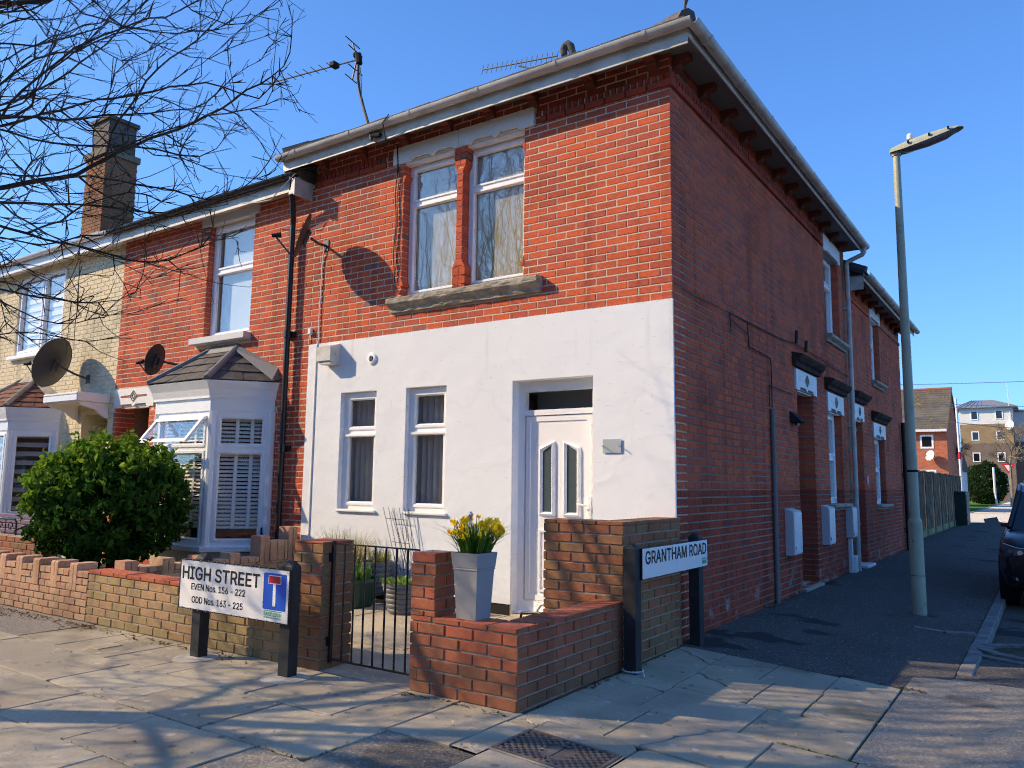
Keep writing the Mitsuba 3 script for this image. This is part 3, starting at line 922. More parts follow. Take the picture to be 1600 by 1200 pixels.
m.tube([(0.02, 1.5, 3.19), (0.02, 2.4, 3.20), (0.02, 3.4, 3.215), (0.03, 4.1, 3.25), (0.03, 5.6, 3.24), (0.03, 7.4, 3.20)], 0.008, 5)
m.tube([(0.02, 1.55, 3.12), (0.02, 2.1, 3.06), (0.02, 2.15, 2.9)], 0.006, 5)
m.tube([(0.02, 2.1, 3.18), (0.02, 2.12, 2.92), (0.02, 2.9, 2.90), (0.02, 2.97, 2.84), (0.02, 2.97, 2.3)], 0.007, 5)
m.tube([(0.02, 2.86, 2.3), (0.02, 2.86, 2.5), (0.02, 2.9, 2.56), (0.02, 3.9, 2.55)], 0.005, 5)
m.tube([(0.05, 4.05, 3.25), (0.06, 4.05, 3.42)], 0.022, 6).tube([(0.05, 4.55, 3.2), (0.06, 4.55, 3.36)], 0.022, 6)
scene[k] = mikit.ply(trimesh.Trimesh(*m.get(), process=False), 'm_cable')
k = thing('bracket_light', 'small dark wedge shaped lamp beside the recessed side door', 'lamp')
put(k, 'shade', Mesh().hull([(0.0, 3.80, 2.33), (0.0, 4.05, 2.33), (0.0, 3.80, 2.18), (0.0, 4.05, 2.18), (0.14, 3.84, 2.19), (0.14, 4.01, 2.19), (0.12, 3.84, 2.17), (0.12, 4.01, 2.17)]), 'm_black_matt')
put(k, 'bulb', Mesh().tube([(0.06, 3.92, 2.17), (0.06, 3.92, 2.14)], 0.03, 10), 'm_frosted')


def meter_box(label, y0, y1, z0, z1, depth=0.10):
    k = thing('meter_box', label, 'meter box', None)
    put(k, 'cabinet', Mesh().hull([(0.0, y0, z0), (0.0, y1, z0), (0.0, y0, z1 + 0.02), (0.0, y1, z1 + 0.02), (depth, y0, z0 + 0.01), (depth, y1, z0 + 0.01), (depth, y0, z1 - 0.01), (depth, y1, z1 - 0.01)]), 'm_paint_grey')
    put(k, 'door', Mesh().cbox(depth + 0.001, depth + 0.011, y0 + 0.012, y1 - 0.012, z0 + 0.025, z1 - 0.03, 0.003), 'm_upvc_old')
    put(k, 'lock', Mesh().box(depth + 0.0115, depth + 0.016, y0 + 0.03, y0 + 0.05, (z0 + z1) / 2 - 0.2, (z0 + z1) / 2 - 0.16), 'm_black_matt')


meter_box('white meter box on the side wall left of the recessed door', 3.44, 3.82, 0.51, 1.06)
meter_box('white meter box on the side wall just below the window', 5.32, 5.68, 0.53, 1.07)
meter_box('greyer meter box beside the white drainpipe', 6.93, 7.25, 0.55, 1.04)
k = thing('service_duct', 'short white duct below the greyer meter box', 'duct')
put(k, 'casing', Mesh().cbox(0.0, 0.06, 7.0, 7.09, -0.1, 0.54, 0.006).cbox(0.0, 0.09, 7.1, 7.3, -0.1, 0.26, 0.008), 'm_upvc_old')

# lower house of the side road
H2 = thing('terraced_house', 'lower red brick terraced house stepping down along the side road', 'house')
E2 = 13.4
O2U = [(9.80, 10.75, 3.42, 4.68)]
O2D = [(7.98, 8.62, 0.0, 2.53), (9.75, 10.85, 1.03, 2.31)]
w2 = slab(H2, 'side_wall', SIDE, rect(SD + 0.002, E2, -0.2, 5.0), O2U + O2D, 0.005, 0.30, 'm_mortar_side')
m = Mesh()
m.box(W0, -0.3, E2 - 0.2, E2, -0.2, 5.0).box(W0, W0 + 0.2, SD + 0.01, E2 - 0.2, -0.2, 5.0).box(-0.009, -0.3, E2, E2 + 0.01, -0.2, 5.0)
put(H2, 'rear_wall', m, 'm_mortar_dark')
put(H2, 'interior', Mesh().box(W0 + 0.2, -0.3, SD + 0.01, E2 - 0.2, 2.7, 2.9).box(-2.2, -2.1, SD + 0.01, E2 - 0.2, -0.1, 2.7).box(-1.6, -1.5, SD + 0.01, E2 - 0.2, 2.9, 4.95).box(W0 + 0.2, -0.3, SD + 0.01, E2 - 0.2, -0.15, -0.05), 'm_dark_room')
b2 = courses(SD, E2, -0.16, 4.62, O2U + O2D + [(9.7, 10.86, 4.63, 4.93), (7.88, 8.76, 2.5, 2.82), (9.62, 10.95, 2.29, 2.6)], ZR, 0.0, 1)
b2 += courses(SD, E2, 4.76, 4.98, [(9.7, 10.86, 4.63, 4.93)], ZR, 0.0, 0) + courses(SD, 9.7, 4.62, 4.69, [], 4.62, 0, 0, d=-0.02, depth=0.1) + courses(10.86, E2, 4.62, 4.69, [], 4.62, 0, 0, d=-0.02, depth=0.1)
for u in np.arange(SD + 0.02, 9.65, 0.072):
    b2.append((u, u + 0.046, -0.015, 0.08, 4.695, 4.755))
b2 += jambs(O2U, 0.13, ZR) + jambs([O2D[1]], 0.13, ZR) + jambs([O2D[0]], 0.3, ZR)
add_bricks(w2, SIDE, [b for b in b2 if b[4] > 1.3], 0, 0, seed=5, tone=side_tone)
add_bricks(w2, SIDE, [b for b in b2 if b[4] <= 1.3], 6, 0, seed=6, name='painted_brick')
for u in np.arange(7.9, 13.3, 0.62):
    m = Mesh()
    corbel(m, u, 4.947)
    put(H2, 'corbel', m, 'm_brick', SIDE, uv=np.tile([0.985, 0.6], (m.n, 1)))
put(H2, 'soffit', Mesh().box(0.0, 0.29, SD + 0.06, E2 + 0.25, 4.95, 4.97), 'm_soffit')
put(H2, 'fascia', Mesh().box(0.291, 0.305, SD + 0.06, E2 + 0.25, 4.87, 4.985).box(0.02, 0.29, SD + 0.065, SD + 0.085, 4.72, 4.949), 'm_gutter')
m = Mesh()
gutter(m, SD + 0.02, E2 + 0.3, -0.365, 4.985)
put(H2, 'gutter', m, 'm_gutter', SIDE, smooth=40)
m = Mesh()
v = [[0.36, SD + 0.02, 5.0], [0.36, E2 + 0.3, 5.0], [-2.42, E2 + 0.3, 6.3], [-2.42, SD + 0.02, 6.3], [-5.1, SD + 0.02, 5.0], [-5.1, E2 + 0.3, 5.0]]
m.add(v, [[0, 1, 2, 3], [3, 2, 5, 4]]).tube([(0.33, SD + 0.1, 5.03), (-2.42, SD + 0.1, 6.33)], 0.09, 8)
put(H2, 'roof', m, 'm_slate_dark')
put(H2, 'roof_base', Mesh().box(-5.1, 0.28, SD + 0.12, E2 + 0.25, 4.975, 4.995), 'm_slate_dark')
side_lintel(H2, 9.72, 10.84, 4.65, 4.91)
stone_sill(H2, SIDE, 9.72, 10.95, 3.30, 3.42)
k = window(H2, SIDE, 9.804, 10.746, 3.42, 4.675, 0.115, [4.2], cols=None, fw=0.055, sash=0.03)
curtain(k, SIDE, 9.85, 10.7, 3.45, 4.65, 0.24)
diamond_lintel(H2, SIDE, 7.90, 8.74, 2.52, 2.80)
hood(H2, SIDE, 7.80, 8.90, 2.84)
diamond_lintel(H2, SIDE, 9.64, 10.93, 2.31, 2.59)
hood(H2, SIDE, 9.52, 11.05, 2.62)
stone_sill(H2, SIDE, 9.64, 10.98, 0.93, 1.03)
k = window(H2, SIDE, 9.754, 10.846, 1.03, 2.30, 0.115, [1.7], fw=0.055, sash=0.03)
curtain(k, SIDE, 9.8, 10.8, 1.05, 2.28, 0.24)
put(H2, 'front_door', Mesh().box(7.98, 8.62, 0.28, 0.32, 0.0, 2.53), 'm_paint_white', SIDE)
put(H2, 'doorstep', Mesh().cbox(7.93, 8.67, -0.12, 0.28, -0.18, 0.04, 0.01), 'm_upvc_old', SIDE)
k = thing('wall_notice', 'pale notice board at the far end of the side road terrace', 'sign')
put(k, 'board', Mesh().cbox(0.06, 0.08, 13.15, 13.38, 2.3, 2.78, 0.004), 'm_sign_white')
put(k, 'batten', Mesh().box(0.0, 0.059, 13.2, 13.33, 2.35, 2.7), 'm_black_matt')
k = thing('pink_number_plate', 'tiny pink house plate beside the second side door', 'plate')
scene[k] = mikit.ply(trimesh.Trimesh(*Mesh().cbox(0.002, 0.016, 8.78, 8.89, 1.40, 1.56, 0.003).get(), process=False), 'm_pink')

# ------------------------------------------------------------------ red neighbour with the slate bay
HR = thing('brick_house', 'red brick terraced house with a white slate roofed bay window', 'house')
XR0 = -9.30
R_UP = [(-7.09, -6.06, 3.33, 4.985)]
R_DN = [(-9.22, -8.32, 0.0, 2.45), (-7.55, -5.60, 0.45, 2.25)]
wr = slab(HR, 'front_wall', FRONT, rect(XR0, W0 - 0.002, 0, 5.15), R_UP + R_DN, 0.0045, 0.3, 'm_mortar')
put(HR, 'rear_wall', Mesh().box(XR0, W0 - 0.01, 7.0, 7.2, 0, 5.15).box(XR0, XR0 + 0.1, 0.3, 7.0, 0, 5.15), 'm_mortar_dark')
put(HR, 'interior', Mesh().box(XR0 + 0.1, W0 - 0.01, 0.3, 7.0, 2.6, 2.85).box(XR0 + 0.1, W0 - 0.01, 0.3, 7.0, -0.05, 0.1).box(XR0 + 0.1, W0 - 0.01, 3.5, 3.6, 0.1, 5.1).box(-8.2, -8.1, 0.3, 3.5, 0.1, 2.6).box(XR0 + 0.1, W0 - 0.01, 0.3, 7.0, 5.1, 5.14), 'm_dark_room')
rb = courses(XR0, W0, 0.05, 5.1, R_UP + R_DN + [(-7.26, -5.96, 4.97, 5.2), (-7.28, -6.02, 3.2, 3.33), (-9.3, -8.2, 2.4, 2.73), (-7.75, -5.4, 2.2, 2.3)], ZR, 0.0, 0)
rb += jambs(R_UP, 0.13, ZR) + jambs([R_DN[0]], 0.6, ZR)
add_bricks(wr, FRONT, rb, 0, 260, seed=7)
put(HR, 'lintel', Mesh().cbox(-7.255, -5.97, -0.02, 0.03, 4.975, 5.10, 0.005), 'm_paint_grey', label='grey stone lintel tight under the eaves')
m = Mesh()
m.cbox(-7.275, -6.03, -0.11, 0.12, 3.235, 3.328, 0.008)
put(HR, 'sill', m, 'm_paint_grey')
k = window(HR, FRONT, -7.086, -6.064, 3.33, 4.98, 0.10, [4.31], fw=0.055, sash=0.035, label='white upper window with a plain pale blue blind')
put(k, 'roller_blind', Mesh().add([[-6.98, 0.2, 3.36], [-6.08, 0.2, 3.36], [-6.08, 0.2, 4.95], [-6.98, 0.2, 4.95]], [[0, 1, 2, 3]]), 'm_blue_blind')
principled('m_blue_blind', (0.50, 0.60, 0.68), 0.8, 0.15)
put(HR, 'fascia', Mesh().box(XR0 - 0.0, -4.93, -0.215, -0.20, 5.03, 5.19).box(-4.93, -4.915, -0.30, 0.0, 4.93, 5.16).box(XR0, -4.93, -0.20, 0.0, 5.10, 5.12).box(-5.02, -4.915, -0.30, -0.285, 4.95, 5.15), 'm_gutter')
m = Mesh()
gutter(m, XR0, -4.95, -0.28, 5.225, 0.055)
put(HR, 'gutter', m, 'm_black_paint', FRONT, smooth=40, label='dark gutter')
put(HR, 'roof', Mesh().add([[XR0, -0.30, 5.25], [W0 - 0.01, -0.30, 5.25], [W0 - 0.01, 3.5, 7.1], [XR0, 3.5, 7.1]], [[0, 1, 2, 3]]).add([[XR0, 3.5, 7.1], [W0 - 0.01, 3.5, 7.1], [W0 - 0.01, 7.3, 5.25], [XR0, 7.3, 5.25]], [[0, 1, 2, 3]]), 'm_slate')
diamond_lintel(HR, FRONT, -9.28, -8.2, 2.43, 2.72, label='white painted door lintel with a diamond')
put(HR, 'recess', Mesh().box(-9.22, -8.74, 0.62, 0.66, 0.05, 2.45).box(-8.74, -8.32, 0.4, 0.44, 0.05, 2.45), 'm_cream_wall', label='cream painted wall inside the door recess')
principled('m_cream_wall', (0.50, 0.44, 0.30), 0.8, 0.2)
# the canted bay: right wall end, right corner, left corner, left wall end
BP = [(-5.47, 0.0), (-6.0, -0.55), (-7.20, -0.55), (-7.73, 0.0)]


def bay(owner, BP, z_sill, z_head, z_eave, apex, ztop, over, wmat, row, base_mat, roof_fn, low_label):
    def band(m, o, z0, z1):
        """a solid band following the bay plan, pushed out by o"""
        q = [(BP[0][0] + o * 0.7, 0.0), (BP[1][0] + o * 0.45, BP[1][1] - o), (BP[2][0] - o * 0.45, BP[2][1] - o), (BP[3][0] - o * 0.7, 0.0)]
        m.prism(q[::-1], z0, z1, axis='z')
        return q
    m = Mesh()
    band(m, -0.03, 0.0, z_sill - 0.06)
    put(owner, 'bay_base', m, base_mat, label=low_label)
    m = Mesh()
    band(m, 0.07, z_sill - 0.058, z_sill)
    put(owner, 'bay_sill', m, wmat)
    m = Mesh()
    band(m, 0.02, z_head, z_head + (z_eave - z_head) * 0.42)
    band(m, 0.05, z_head + (z_eave - z_head) * 0.421, z_head + (z_eave - z_head) * 0.5)
    q = [band(Mesh(), o, 0, 1) for o in (0.05, 0.075, over)]
    zz = (z_head + (z_eave - z_head) * 0.5, z_head + (z_eave - z_head) * 0.72, z_eave)
    for i in range(2):
        v = [[*p, zz[i]] for p in q[i]] + [[*p, zz[i + 1]] for p in q[i + 1]]
        m.add(v, [[k, k + 1, 5 + k, 4 + k] for k in range(3)])
    put(owner, 'bay_cornice', m, wmat, label='pale moulded cornice of the bay window')
    keys = []
    segs = [(BP[0], BP[1]), (BP[1], BP[2]), (BP[2], BP[3])]
    for (bx, by), (ax, ay) in segs:      # each seen from outside: left end a, right end b
        deg = math.degrees(math.atan2(by - ay, bx - ax))
        L_ = math.hypot(bx - ax, by - ay)
        F = Frame(ax, ay, 0, deg)
        keys.append((window(owner, F, 0.035, L_ - 0.035, z_sill, z_head, 0.0, row, fw=0.055, sash=0.045, name='bay_window'), F, L_))
    for x, y in BP:
        put(owner, 'bay_post', Mesh().tube([(x, y + (0.03 if y < 0 else -0.02), z_sill), (x, y + (0.03 if y < 0 else -0.02), z_head)], 0.052, 8), wmat, smooth=30)
    return keys, q[2]


keysR, eR = bay(HR, BP, 0.52, 2.22, 2.60, None, 3.15, 0.13, 'm_upvc', [1.74], 'm_cream_wall', None, 'cream painted wall under the bay window')


def slat_blind(owner, F, u0, u1, z0, z1, d, pitch=0.05, tapes=()):
    m = Mesh()
    for z in np.arange(z0, z1, pitch):
        m.add([[u0, d - 0.014, z], [u1, d - 0.014, z], [u1, d + 0.022, z + 0.034], [u0, d + 0.022, z + 0.034]], [[0, 1, 2, 3]])
    m.box(u0, u1, d - 0.02, d + 0.02, z1, z1 + 0.04)
    put(owner, 'slat', m, 'm_blind_white', F, stuff=True)
    if tapes:
        m = Mesh()
        for t in tapes:
            m.box(t - 0.022, t + 0.022, d - 0.026, d - 0.022, z0, z1)
        put(owner, 'ladder_tape', m, 'm_blind_white', F)


for i, (k, F, L_) in enumerate(keysR):
    slat_blind(k, F, 0.09, L_ - 0.09, 0.74, 2.14, 0.11, 0.05, (L_ * 0.42, L_ * 0.66) if i == 0 else (L_ * 0.35, L_ * 0.65))
k0, F0, L0 = keysR[0]
put(k0, 'handle', Mesh().box(L0 - 0.085, L0 - 0.07, -0.035, -0.013, 0.67, 0.76).box(L0 - 0.085, L0 - 0.06, -0.045, -0.03, 0.66, 0.69), 'm_black_matt', F0)
# open top hung casement on the front face of the bay
k1, F1, L1 = keysR[1]
m = Mesh()
ang = math.radians(38)
hw, hz, zt = L1 - 0.14, 0.42, 2.15


def tilt(v):
    v = np.asarray(v, float)
    dz, dd = v[:, 2], v[:, 1]
    return np.c_[v[:, 0], dd * math.cos(ang) - (-dz) * math.sin(ang) - 0.02, zt + dz * math.cos(ang) - dd * math.sin(ang) * 0]


mm = Mesh()
ring(mm, 0.07, 0.07 + hw, -hz, 0.0, 0.055, -0.03, 0.02)
v, f = mm.get()
ck = put(k1, 'open_casement', (tilt(v), f), 'm_upvc', F1, label='open top hung window sash')
v = tilt([[0.12, -0.005, -hz + 0.05], [0.02 + hw, -0.005, -hz + 0.05], [0.02 + hw, -0.005, -0.05], [0.12, -0.005, -0.05]])
scene[ck + '_pane'] = mikit.ply(trimesh.Trimesh(F1(v), [[0, 1, 2], [0, 2, 3]], process=False), 'm_glass')
# slate roof of the bay: courses of slates on three slopes, lead hips
APX = [(-6.28, 0.0), (-6.88, 0.0)]


def bay_roof(owner, eave, apex, z_eave, z_top, rows, bsdf, name, width, hip_bsdf, thick=0.012, seed=3):
    rng = np.random.default_rng(seed)
    e = [np.array([*p, z_eave]) for p in eave]
    a = [np.array([*apex[0], z_top]), np.array([*apex[1], z_top])]
    slopes = [(e[1], e[0], a[0], a[0] + [0.001, 0, 0]), (e[2], e[1], a[1], a[0]), (e[3], e[2], a[1] - [0.001, 0, 0], a[1])]
    m = Mesh()
    for p, q, r_, s_ in slopes:      # p left foot, q right foot, r_ left top, s_ right top
        m.add([p, q, s_, r_], [[0, 1, 2, 3]])
    k = put(owner, 'bay_roof', m, 'm_slate_dark')
    for p, q, r_, s_ in slopes:
        nrm = np.cross(q - p, r_ - p)
        nrm /= np.linalg.norm(nrm)
        if nrm[2] < 0:
            nrm = -nrm
        n_ = max(2, int(np.linalg.norm(q - p) / width))
        for r in range(rows):
            t0, t1 = r / rows, min((r + 1.12) / rows, 1.0)
            lo0, lo1 = p + (r_ - p) * t0, q + (s_ - q) * t0
            hi0, hi1 = p + (r_ - p) * t1, q + (s_ - q) * t1
            cnt = max(1, round(np.linalg.norm(lo1 - lo0) / width))
            sh = 0.5 * (r % 2) / cnt
            edges = np.unique(np.clip(np.r_[0, (np.arange(cnt + 1) / cnt + sh), 1], 0, 1))
            for i in range(len(edges) - 1):
                a0, a1 = edges[i] + 0.006, edges[i + 1] - 0.006
                if a1 - a0 < 0.03:
                    continue
                j = rng.uniform(-0.004, 0.008, 4)
                c = [lo0 + (lo1 - lo0) * a0, lo0 + (lo1 - lo0) * a1, hi0 + (hi1 - hi0) * a1, hi0 + (hi1 - hi0) * a0]
                c = [c[x] + nrm * ((0.022 if x < 2 else 0.006) + j[x]) for x in range(4)]
                b = [x - nrm * thick for x in c]
                put(k, name, Mesh().add(c + b, [[0, 1, 2, 3], [0, 4, 5, 1], [1, 5, 6, 2], [3, 2, 6, 7], [0, 3, 7, 4]]), bsdf)
    for foot, top in ((e[1], a[0]), (e[2], a[1])):
        put(k, 'hip', Mesh().tube([foot + [0, 0, 0.02], top + [0, 0, 0.02]], 0.045, 8), hip_bsdf, smooth=40)
    for foot, top in ((e[0], a[0]), (e[3], a[1])):
        d_ = (top - foot)
        put(k, 'flashing', Mesh().hull([foot + [0, 0, 0.03], top + [0, 0, 0.05], foot + [0, 0, 0.17] + d_ * 0.05, top + [0, 0, 0.06], foot + [0, -0.12, 0.02], top + [0, -0.1, 0.0], foot + [0, -0.12, 0.03]]), hip_bsdf)
    put(k, 'flashing', Mesh().hull([a[0] + [0, -0.0, 0.0], a[1], a[0] + [0, 0, 0.08], a[1] + [0, 0, 0.08], a[0] + [0, -0.09, -0.04], a[1] + [0, -0.09, -0.04]]), hip_bsdf)
    return k


bay_roof(HR, eR, APX, 2.60, 3.12, 4, 'm_slate', 'slate', 0.42, 'm_lead')

# black downpipe and dishes
k = thing('drainpipe', 'black iron drainpipe between the red neighbour and the white render', 'pipe')
m = Mesh()
m.tube([(-5.0, -0.28, 5.18), (-5.0, -0.27, 5.02), (-5.16, -0.09, 4.72), (-5.185, -0.075, 4.62), (-5.185, -0.075, 0.1)], 0.037, 10)
put(k, 'pipe', m, 'm_black_paint', smooth=50)
for z in (1.75, 3.2):
    put(k, 'collar', Mesh().tube([(-5.185, -0.075, z - 0.05), (-5.185, -0.075, z + 0.05)], 0.048, 10).box(-5.27, -5.10, -0.05, 0.0, z - 0.03, z + 0.03), 'm_black_paint')


def dish(label, c, nrm, dia, wall, mat_back, lnb_side=None, tall=1.12, group=None):
    """offset satellite dish at c facing nrm, its arm fixed to the wall point."""
    k = thing('satellite_dish', label, 'satellite dish', group)
    c, nrm, wall = np.array(c, float), np.array(nrm, float), np.array(wall, float)
    nrm /= np.linalg.norm(nrm)
    right = np.cross(nrm, [0, 0, 1.0])
    right /= np.linalg.norm(right)
    up = np.cross(right, nrm)
    n_, rings_ = 32, 6
    v, f = [c - nrm * dia * 0.09], []
    for i in range(1, rings_ + 1):
        t = i / rings_
        for j in range(n_):
            th = 2 * np.pi * j / n_
            v.append(c + dia / 2 * t * (right * math.cos(th) + up * tall * math.sin(th)) - nrm * dia * 0.09 * (1 - t * t))
    for j in range(n_):
        f.append([0, 1 + j, 1 + (j + 1) % n_, 1 + (j + 1) % n_])
    for i in range(rings_ - 1):
        for j in range(n_):
            a, b = 1 + i * n_ + j, 1 + i * n_ + (j + 1) % n_
            f.append([a, a + n_, b + n_, b])
    put(k, 'reflector', Mesh().add(v, f), mat_back, smooth=True)
    rim = [c + dia / 2 * (right * math.cos(t) + up * tall * math.sin(t)) for t in np.linspace(0, 2 * np.pi, 33)]
    put(k, 'rim', Mesh().tube(rim, 0.006, 6, cap=False), mat_back)
    back = c - nrm * dia * 0.12
    m = Mesh().tube([back + up * 0.05 - right * 0.04, back - nrm * 0.03 + up * 0.05 - right * 0.04], 0.02, 6)
    for s in (-1, 1):
        m.tube([back + right * 0.045 * s + up * 0.09, back + right * 0.045 * s - up * 0.12], 0.012, 6)
    m.tube([back + up * 0.06 - right * 0.05, back + up * 0.06 + right * 0.05], 0.014, 6).tube([back - up * 0.08 - right * 0.05, back - up * 0.08 + right * 0.05], 0.014, 6)
    put(k, 'mount', m, 'm_steel_dark')
    mid = back - nrm * 0.05
    put(k, 'wall_arm', Mesh().tube([mid, (mid + wall) / 2 + [0, 0, -0.02], wall], 0.017, 8).box(wall[0] - 0.05, wall[0] + 0.05, wall[1] - 0.012, wall[1], wall[2] - 0.07, wall[2] + 0.07), 'm_steel_dark')
    low = c - up * dia * tall * 0.5
    lnb = c + nrm * dia * 0.62 - up * dia * tall * 0.22
    m = Mesh().tube([low - nrm * 0.02, low + nrm * 0.05, lnb], 0.010, 6)
    put(k, 'feed_arm', m, 'm_steel_dark')
    put(k, 'feed_horn', Mesh().tube([lnb + nrm * 0.02 - up * 0.02, lnb - nrm * 0.05 + up * 0.015, lnb - nrm * 0.08 + up * 0.03], [0.022, 0.03, 0.034], 8), 'm_black_matt')
    return k


principled('m_steel_dark', (0.06, 0.06, 0.062), 0.5, 0.4)
principled('m_dish_dark', (0.035, 0.034, 0.034), 0.55, 0.35)
principled('m_dish_grey', (0.045, 0.046, 0.046), 0.45, 0.4)
dish('dark satellite dish seen edge on beside the black drainpipe', (-4.56, -0.43, 4.30), (-0.66, -0.72, 0.32), 0.50, (-4.62, 0.0, 4.29), 'm_dish_dark')
dish('small dark satellite dish on the red bricks left of the slate bay roof', (-7.66, -0.36, 3.03), (-0.93, -0.40, 0.28), 0.40, (-7.25, 0.0, 2.96), 'm_dish_dark')
k = thing('wall_cable', 'white cable looping from the eaves beside the black drainpipe', 'cable')
scene[k] = mikit.ply(trimesh.Trimesh(*Mesh().tube([(-4.9, -0.31, 5.2), (-5.3, -0.35, 4.92), (-5.6, -0.33, 4.95), (-6.0, -0.31, 5.02)], 0.006, 5).get(), process=False), 'm_cable_white')

# ------------------------------------------------------------------ cream neighbour
HC = thing('cream_house', 'cream painted brick house at the left with a red tiled bay roof', 'house')
XC0 = -13.7
C_UP = [(-12.86, -11.15, 3.53, 5.02)]
C_DN = [(-10.25, -9.46, 0.0, 2.40), (-13.2, -11.2, 0.45, 2.2)]
wc = slab(HC, 'front_wall', FRONT, rect(XC0, XR0 - 0.002, 0, 5.2), C_UP + C_DN, 0.008, 0.3, 'm_cream_mortar')
principled('m_cream_mortar', (0.64, 0.55, 0.37), 0.85, 0.2)
put(HC, 'rear_wall', Mesh().box(XC0, XR0, 7.0, 7.2, 0, 5.2).box(XC0, XC0 + 0.1, 0.3, 7.0, 0, 5.2).box(XC0, XC0 + 0.02, 0.008, 0.3, 0, 5.2), 'm_mortar_dark')
put(HC, 'interior', Mesh().box(XC0 + 0.1, XR0, 0.3, 7.0, 2.6, 2.85).box(XC0 + 0.1, XR0, 0.3, 7.0, -0.05, 0.1).box(XC0 + 0.1, XR0, 3.5, 3.6, 0.1, 5.1).box(XC0 + 0.1, XR0, 0.3, 7.0, 5.15, 5.19), 'm_dark_room')
cb = courses(XC0, XR0, 0.05, 5.15, C_UP + C_DN + [(-12.95, -11.1, 3.46, 3.53)], ZR, -9.3, 0) + jambs(C_UP, 0.1, ZR) + jambs([C_DN[0]], 0.7, ZR)
add_bricks(wc, FRONT, cb, 4, 140, seed=9)
put(HC, 'door', Mesh().box(-10.25, -9.46, 0.72, 0.76, 0.05, 2.4), 'm_black_matt')
put(HC, 'sill', Mesh().cbox(-12.98, -11.1, -0.08, 0.08, 3.465, 3.53, 0.006), 'm_upvc')
k = window(HC, FRONT, -12.856, -11.154, 3.53, 5.015, 0.03, [], cols=[-11.95], fw=0.06, sash=0.045, label='white upper window with pale striped day and night blinds')
m = Mesh()
for z in np.arange(3.6, 4.95, 0.15):
    m.box(-12.78, -11.2, 0.10, 0.104, z, z + 0.085)
put(k, 'blind_stripe', m, 'm_blind_white')
put(k, 'blind_net', Mesh().add([[-12.78, 0.115, 3.55], [-11.2, 0.115, 3.55], [-11.2, 0.115, 5.0], [-12.78, 0.115, 5.0]], [[0, 1, 2, 3]]), 'm_blind_pale')
principled('m_blind_pale', (0.52, 0.56, 0.58), 0.8, 0.15)
put(HC, 'fascia', Mesh().box(XC0, XR0, -0.235, -0.20, 5.03, 5.19).box(XC0, XR0, -0.20, 0.0, 5.10, 5.12), 'm_upvc_old')
m = Mesh()
gutter(m, XC0, XR0 - 0.01, -0.295, 5.225, 0.055)
put(HC, 'gutter', m, 'm_upvc_old', FRONT, smooth=40)
put(HC, 'roof', Mesh().add([[XC0 - 5, -0.30, 5.25], [XR0 - 0.005, -0.30, 5.25], [XR0 - 0.005, 3.5, 7.1], [XC0 - 5, 3.5, 7.1]], [[0, 1, 2, 3]]).add([[XC0 - 5, 3.5, 7.1], [XR0 - 0.005, 3.5, 7.1], [XR0 - 0.005, 7.3, 5.25], [XC0 - 5, 7.3, 5.25]], [[0, 1, 2, 3]]), 'm_slate')
BC = [(-10.98, 0.0), (-11.5, -0.55), (-12.9, -0.55), (-13.42, 0.0)]
keysC, eC = bay(HC, BC, 0.69, 2.12, 2.50, None, 3.05, 0.10, 'm_upvc_old', [], 'm_cream_wall', None, 'cream wall under the left bay window')
bay_roof(HC, eC, [(-11.85, 0.0), (-12.4, 0.0)], 2.50, 3.05, 6, 'm_red_tile', 'roof_tile', 0.24, 'm_old_stone', thick=0.022, seed=5)
for k, F, L_ in keysC:
    m = Mesh()
    for z in np.arange(0.80, 2.05, 0.15):
        m.box(0.09, L_ - 0.09, 0.10, 0.104, z, z + 0.075)
    put(k, 'blind_stripe', m, 'm_blind_grey', F, stuff=True)
m = Mesh()
m.cbox(-10.48, -9.42, -0.52, 0.0, 2.52, 2.66, 0.012)
can = put(HC, 'door_canopy', m, 'm_upvc_old', label='flat white canopy over the cream house door')
for a in (-10.44, -9.52):
    put(can, 'bracket', Mesh().prism([(0.0, 2.515), (-0.5, 2.515), (-0.42, 2.46), (-0.2, 2.41), (-0.06, 2.30), (0.0, 2.28)], a, a + 0.06, axis='u'), 'm_upvc_old')
put(can, 'vent_strip', Mesh().box(-10.46, -9.44, -0.524, -0.5205, 2.62, 2.635), 'm_grey_plastic')
dish('big dark grey satellite dish seen from behind above the cream house door', (-10.45, -0.44, 3.19), (-0.83, -0.36, 0.35), 0.74, (-10.15, 0.0, 2.95), 'm_dish_grey', tall=1.12)
# houses further along, mostly hidden
HX = thing('end_house', 'cream terraced house beyond the left edge of the cream bay', 'house')
put(HX, 'wall', Mesh().box(XC0 - 5.0, XC0 - 0.01, 0.0, 7.0, 0, 5.2), 'm_cream_mortar')
put(HX, 'roof', Mesh().box(XC0 - 5.0, XC0 - 0.01, -0.25, -0.001, 5.1, 5.25), 'm_slate_dark')
# chimney stack
k = thing('chimney', 'red brick chimney stack rising behind the bare branches at the left', 'chimney')
cx0, cx1, cy0, cy1 = -14.10, -13.30, 1.60, 2.30
put(k, 'stack', Mesh().box(cx0 + 0.008, cx1 - 0.008, cy0 + 0.008, cy1 - 0.008, 5.5, 8.15).box(cx0 - 0.04, cx1 + 0.04, cy0 - 0.04, cy1 + 0.04, 8.15, 8.28), 'm_mortar_dark')
add_bricks(k, Frame(0, cy0, 0, 0), courses(cx0, cx1, 5.9, 8.14, [], 0.0, cx1), 5, 40, seed=21)
add_bricks(k, Frame(cx1, 0, 0, 90), courses(cy0, cy1, 5.9, 8.14, [], 0.0, cy0, 1), 5, 30, seed=22)
put(k, 'lead_flashing', Mesh().box(cx0 - 0.02, cx1 + 0.02, cy0 - 0.02, cy1 + 0.02, 5.5, 6.45), 'm_lead')
